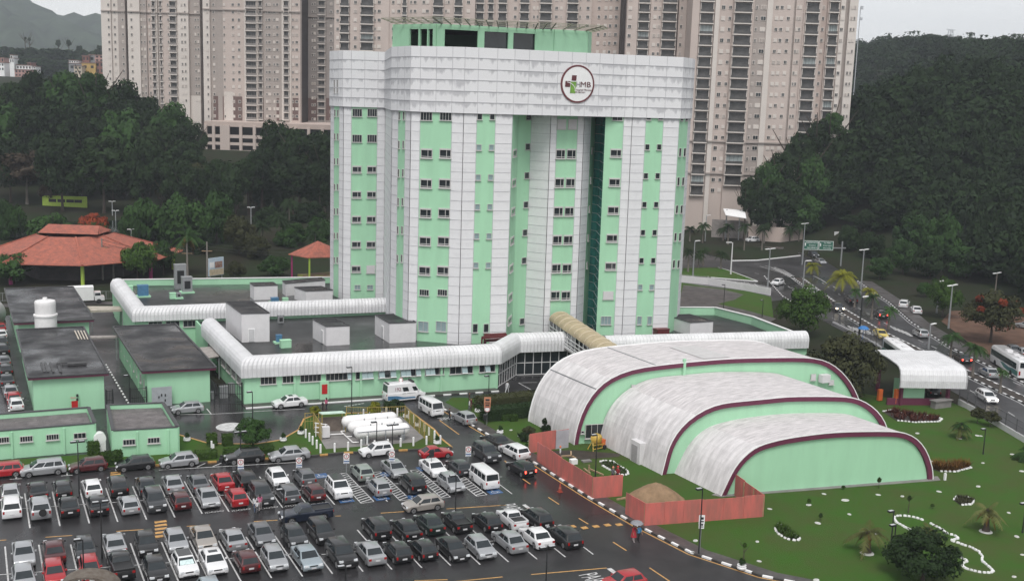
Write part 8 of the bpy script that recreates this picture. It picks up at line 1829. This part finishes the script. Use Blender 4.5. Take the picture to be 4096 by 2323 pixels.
ksk = thing("park_kiosk", "small park kiosk with an orange tiled roof beside the tower wing", "kiosk"); ap = gy(785, 600, 232); e4 = [gy(722, 627, 232), gy(772, 651, 226), gy(850, 648, 226), gy(858, 628, 234)]; zE = sum(p.z for p in e4) / 4; bb = MB(); zE = min(p.z for p in e4) + .4
base = [(p.x, p.y) for p in e4]; cxk, cyk = sum(p[0] for p in base) / 4, sum(p[1] for p in base) / 4
for k in range(4): a, c = base[k], base[(k + 1) % 4]; bb.poly([(*a, zE), (*c, zE), (ap.x + .3, cyk, ap.z)]); bb.poly([(*c, zE - .12), (*a, zE - .12), (ap.x + .3, cyk, ap.z - .2)])
bb.build("tiled_roof", TILE, ksk)
for k in range(4): p = lerp(base[k], (cxk, cyk), .12); bb = MB(); bb.beam((*p, 0), (*p, zE + .2), .3); bb.build("post", MAGENTA if k < 1 else LIME, ksk)
bb = MB(); bb.prism([lerp(p, (cxk, cyk), .3) for p in base], 0, 2.4, 0); bb.build("counter_wall", mat("kiosk_wall", (.16, .06, .07), .8, alt=(.20, .22, .05), scale=.5), ksk)
bb = MB(); a, c = pd(107, 507, 333), pd(218, 505, 333); zz = terr(a.x, a.y); bb.wall(a.to_2d(), c.to_2d(), zz - .3, up(a, 490), .5); o = tag(bb.build("lime_wall", LIME), "long lime green low building at the foot of the wood", "wall")
for k in (.22, .42, .62, .8): p = a.lerp(c, k); bb = MB(); bb.box((p.x, p.y - .3, (zz + up(a, 490)) / 2 + .1), (2.2, .2, .9), rz=-YAW); bb.build("dark_window", DARKGAP, o)
bbd = thing("billboard", "tilted roadside billboard with a picture and cream text panel", "billboard"); p0, p1 = gy(523, 672, 236), gy(560, 668, 238); z1_, z0_ = up(p0, 648), up(p0, 693); mid = (p0 + p1) / 2; w = (p1 - p0).length; bb = MB(); bb.box((0, 0, 0), (w, .2, z1_ - z0_)); bd = bb.build("board", mat("billboard_blue", (.35, .47, .58), .6, alt=(.55, .6, .65), scale=.5), bbd, (mid.x, mid.y, (z0_ + z1_) / 2), face_ang(p0, p1)); hh = z1_ - z0_
bb = MB(); bb.box((0, -.12, -hh * .3), (w * .96, .05, hh * .34)); bb.build("cream_panel", mat("billboard_cream", (.50, .42, .30), .6, amt=.2, scale=2), bd); bb = MB(); bb.box((w * .15, -.12, hh * .1), (w * .5, .05, hh * .35)); bb.build("picture_panel", mat("billboard_people", (.18, .08, .07), .6, alt=(.35, .25, .2), scale=2), bd); bb = MB(); bb.box((-w * .3, -.12, hh * .12), (w * .28, .05, hh * .3)); bb.build("white_panel", WHITE2, bd)
for k in (.1, .9): p = p0.lerp(p1, k); bb = MB(); bb.beam((p.x, p.y + .2, 0), (p.x, p.y + .2, z1_ - .3), .2); bb.build("post", GREYMET, bbd)
def pole(base, vt, label, arm=True):
    p = G(base); h = up(p, vt); t = thing("utility_pole", label, "utility pole", (p.x, p.y, 0), R(-20), "utility poles by the park"); bb = MB(); bb.tube([(0, 0, 0), (0, 0, h)], [.22, .14], 8); bb.build("pole", mat("pole_concrete", (.22, .20, .18), .8, amt=.2, scale=1), t)
    if arm: bb = MB(); bb.box((0, 0, h - 2), (2.2, .15, .15)); bb.build("cross_arm", WOOD, t)
    return Vector((p.x, p.y, h))
w0 = pole((258, 702), 597, "utility pole in front of the middle of the orange pavilion roof"); w1 = pole((285, 700), 632, "shorter utility pole just right of the tall one at the pavilion"); w2 = pole((520, 700), 606, "utility pole at the billboard"); w3 = pole((470, 695), 612, "utility pole beside the large park palm")
bb = MB()
for dz in (-.3, -1.0, -1.6):
    for a, c in ((w0, w3), (w3, w2), (w2, w2 + Vector((30, -8, 0)))):
        prev = None
        for k in range(9): e = a.lerp(c, k / 8) + Vector((0, 0, dz - 1.2 * math.sin(math.pi * k / 8))); (bb.beam(prev, e, .06) if prev else None); prev = e
tag(bb.build("overhead_wire", BLACK), "three dark overhead wires strung between the utility poles", "wire")
for i, (b_, vt, lab) in enumerate([((331, 650), 575, "white double lamp above the right slope of the orange roof"), ((291, 590), 528, "white double lamp at the pond in front of the wood"), ((283, 575), 505, "small white lamp at the far bank of the pond"), ((630, 640), 520, "thin lamp pole at the dark wood edge")]): street_lamp(b_, (0, vt), lab, 2, GREYMET, 0, .55)
p = g(221, 1434, 3.4); ac = thing("arched_canopy", "brown weathered arched canopy top at the lower edge of the picture", "canopy", (p.x, p.y, 0), R(-20)); bb = MB(); Rr_, n = 2.3, 22
for k in range(n):
    t0, t1 = math.pi * k / n, math.pi * (k + 1) / n
    for r0, r1, y0, y1, s_ in ((Rr_, Rr_, -.9, .9, 1),): f_ = lambda t, r_, y: (r_ * math.cos(t), y, 3.4 - Rr_ * .62 + r_ * .62 * math.sin(t)); bb.poly([f_(t0, Rr_, .9), f_(t0, Rr_, -.9), f_(t1, Rr_, -.9), f_(t1, Rr_, .9)][::-1]); bb.poly([f_(t0, Rr_, -.9), f_(t0, Rr_ - .28, -.9), f_(t1, Rr_ - .28, -.9), f_(t1, Rr_, -.9)][::-1]); bb.poly([f_(t0, Rr_ - .28, -.9), f_(t0, Rr_ - .28, .9), f_(t1, Rr_ - .28, .9), f_(t1, Rr_ - .28, -.9)][::-1])
bb.build("arch_shell", mat("mossy_brown", (.085, .065, .05), .85, alt=(.15, .13, .11), scale=2.5, bump=.4), ac)
for x in (-Rr_ + .15, Rr_ - .15): bb = MB(); bb.box((x, 0, 1.0), (.28, 1.7, 2.0)); bb.build("leg", mat("mossy_brown", (.085, .065, .05)), ac)
def person_mesh(walk=.0, arm=(0.15, -.15), female=False, elbow=(.2, .2), carry=None):
    V_, E_, Rd = [], [], []
    def a(p, r, par=None):
        V_.append(p); Rd.append(r); i = len(V_) - 1
        if par is not None: E_.append((par, i))
        return i
    s = .92 if female else 1.0; sh = .185 * s
    pel = a((0, 0, .95), (.15, .115)); sp = a((0, 0, 1.14), (.128 * s, .10), pel); ch = a((0, 0, 1.34), (.165 * s, .11), sp); nk = a((0, 0, 1.49), (.058, .058), ch); hd = a((0, -.01, 1.585), (.078, .09), nk); h2 = a((0, -.005, 1.67), (.08, .095), hd); a((0, 0, 1.735), (.045, .05), h2); a((0, -.105, 1.60), (.016, .016), hd)
    for sd, ph in ((-1, walk), (1, -walk)):
        hp = a((sd * .095, 0, .90), (.10, .10), pel); kn = a((sd * .10, -.42 * math.sin(ph), .90 - .42 * math.cos(ph)), (.062, .066), hp); an_ = a((sd * .10, -.42 * math.sin(ph) - .40 * math.sin(ph - abs(walk) * .5), .92 - .42 * math.cos(ph) - .41 * math.cos(ph - abs(walk) * .5)), (.042, .045), kn); p = V_[an_]; a((p[0], p[1] - .15, max(.03, p[2] - .05)), (.04, .03), an_)
    for k, sd in enumerate((-1, 1)):
        th = arm[k]; el = elbow[k]; so_ = a((sd * sh, 0, 1.41), (.062, .062), ch); e = a((sd * (sh + .05), -.28 * math.sin(th), 1.41 - .28 * math.cos(th)), (.044, .044), so_); p = V_[e]; w = a((p[0], p[1] - .25 * math.sin(th + el), p[2] - .25 * math.cos(th + el)), (.028, .032), e); p = V_[w]; dn = Vector((0, -math.sin(th + el), -math.cos(th + el)))
        pm = a(tuple(Vector(p) + dn * .07), (.036, .022), w); p = Vector(V_[pm])
        for j, (off, ln) in enumerate(((-.03, .062), (-.01, .078), (.01, .072), (.03, .055))): f1 = a(tuple(p + dn * .035 + Vector((0, off, 0))), (.010, .009), pm); a(tuple(p + dn * (.035 + ln) + Vector((-sd * .015, off * 1.1, 0))), (.008, .008), f1)
        a(tuple(p + dn * .01 + Vector((-sd * .03, -.035, 0))), (.009, .009), w)
    me = bpy.data.meshes.new("body"); me.from_pydata(V_, E_, []); o = bpy.data.objects.new("body", me); COL.objects.link(o); md = o.modifiers.new("s", 'SKIN'); sv = me.skin_vertices[0] if me.skin_vertices else None
    if sv is None:
        bm = bmesh.new(); bm.from_mesh(me); bm.verts.layers.skin.verify(); bm.to_mesh(me); bm.free(); sv = me.skin_vertices[0]
    for i, r_ in enumerate(Rd): sv.data[i].radius = r_; sv.data[i].use_root = (i == 0)
    sb = o.modifiers.new("u", 'SUBSURF'); sb.levels = 1; sb.render_levels = 1
    dg = bpy.context.evaluated_depsgraph_get(); out = bpy.data.meshes.new_from_object(o.evaluated_get(dg)); bpy.data.objects.remove(o)
    return out, V_
HAIR = mat("dark_hair", (.012, .009, .008), .6, amt=.2, scale=8)
CL = {k: mat("cloth_" + k.replace(" ", "_"), v, .8, amt=.15, scale=3) for k, v in {"white": (.6, .6, .62), "pink": (.50, .12, .22), "red": (.32, .02, .03), "blue": (.06, .28, .50), "navy": (.015, .018, .03), "black": (.012, .012, .013), "grey": (.12, .12, .13), "brown": (.06, .03, .025), "jeans": (.05, .07, .12), "pale": (.40, .36, .36), "maroon": (.10, .015, .025)}.items()}
def person(uv, hd, top, bottom, label, grp="people", walk=.3, z=0.0, female=False, hair=True, sleeve=1.05, dress=None, hat=None, scale=1.0, arm=(.2, -.2), elbow=(.25, .25)):
    p = G(uv, z); t = thing("person", label, "person", (p.x, p.y, z), hd, grp); t.scale = (scale,) * 3; me, V_ = person_mesh(walk, arm, female, elbow); me.materials.clear()
    for m_ in (SKIN, CL[top], CL[bottom], BLACK): me.materials.append(m_)
    for f in me.polygons:
        c = f.center; i = 0
        if c.z < .09: i = 3
        elif c.z < .96 and abs(c.x) < .19 : i = 2
        elif c.z < 1.49 and (abs(c.x) < .2 or c.z > sleeve): i = 1
        if abs(c.x) > .205 and c.z < sleeve: i = 0
        f.material_index = i
    me.polygons.foreach_set("use_smooth", [True] * len(me.polygons)); o = link("body", me, t)
    if hair:
        bb = MB(); bb.lathe([(.098, -.02), (.10, .03), (.085, .08), (.05, .108), (.01, .115)], (0, .012, 1.64), 14); 
        if female: bb.box((0, .075, 1.53), (.15, .06, .3), top=.9)
        bb.build("hair", HAIR, t, smooth=60)
    if hat: bb = MB(); bb.lathe([(.135, 0), (.115, .03), (.105, .09), (.06, .14), (.01, .15)], (0, -.005, 1.66), 16); bb.build("helmet", hat, t, smooth=60)
    if dress: bb = MB(); bb.lathe([(.30, -.42), (.24, -.1), (.165, .14), (.155, .25)], (0, 0, .95), 16); bb.build("dress", CL[dress], t, smooth=60)
    return t
person(b3(1135, 1090), R(10), "red", "pale", "woman in a red dress walking under the grey umbrella", walk=.28, female=True, dress="red", arm=(.2, .9), elbow=(.3, 1.3))
person(b3(1182, 1092), R(10), "blue", "black", "man in a blue shirt walking under the grey umbrella", walk=.25, arm=(.9, .2), elbow=(1.3, .3))
p = G(b3(1158, 1090)); um = thing("umbrella", "open grey umbrella held over the couple at the garden kerb", "umbrella", (p.x, p.y, 0)); bb = MB(); n = 12
for k in range(n):
    t0, t1 = 2 * math.pi * k / n, 2 * math.pi * (k + 1) / n
    for (r0, z0), (r1, z1) in zip([(.62, 1.86), (.5, 1.99), (.3, 2.08)], [(.5, 1.99), (.3, 2.08), (.02, 2.12)]): bb.poly([(r0 * math.cos(t0), r0 * math.sin(t0), z0), (r0 * math.cos(t1), r0 * math.sin(t1), z0), (r1 * math.cos(t1), r1 * math.sin(t1), z1), (r1 * math.cos(t0), r1 * math.sin(t0), z1)])
bb.build("canopy", mat("umbrella_cloth", (.22, .22, .24), .6, amt=.15, scale=4), um, smooth=20); bb = MB(); bb.tube([(0, 0, 1.15), (0, 0, 2.16)], .012, 6); bb.build("shaft", BLACK, um)
person(b1(2385, 815), R(180), "white", "jeans", "woman in a white top walking between the parked cars", walk=.3, female=True); person(b2(38, 800), R(170), "pink", "pale", "woman in a pink top walking beside the one in white", walk=.3, female=True); person(b2(12, 818), R(175), "white", "grey", "child in white walking with the woman in pink", walk=.25, scale=.72)
person(z6(585, 1125), R(200), "pink", "navy", "woman in pink walking on the lane before the gas shelter", female=True); person(z6(555, 1128), R(200), "black", "black", "small dark clad child beside the woman in pink on the lane", scale=.75)
person(i1(2138, 885), R(120), "white", "white", "person in white hospital clothes at the glazed entrance", walk=.35, sleeve=.75); person(i1(1505, 1190), R(250), "black", "navy", "dark clad man standing beside the silver hatchback on the road", walk=.12, sleeve=.75)
person(i1(1742, 1075), R(40), "maroon", "brown", "person in dark red crossing at the entrance corner", walk=.25); person(i1(1722, 1090), R(60), "white", "grey", "person in a white shirt in front of the one in dark red", walk=.2); person(i1(1722, 1010), R(40), "brown", "black", "person in brown farthest back at the entrance corner", walk=.2)
person(ho(690, 700), R(230), "white", "grey", "worker with orange helmet and white shirt behind the hoarding", "workers behind the hoarding", z=.12, hat=ORANGE, hair=False); person(ho(1455, 1010), R(100), "grey", "navy", "worker with a pale orange helmet behind the hoarding end, left of two", "workers behind the hoarding", z=.12, hat=mat("pale_orange_helmet", (.5, .2, .13), .5), hair=False); person(ho(1525, 1000), R(100), "red", "navy", "worker with a red helmet behind the hoarding end, right of two", "workers behind the hoarding", z=.12, hat=REDP, hair=False)
person(tk(0, 0), 0, "grey", "black", "x") if False else None
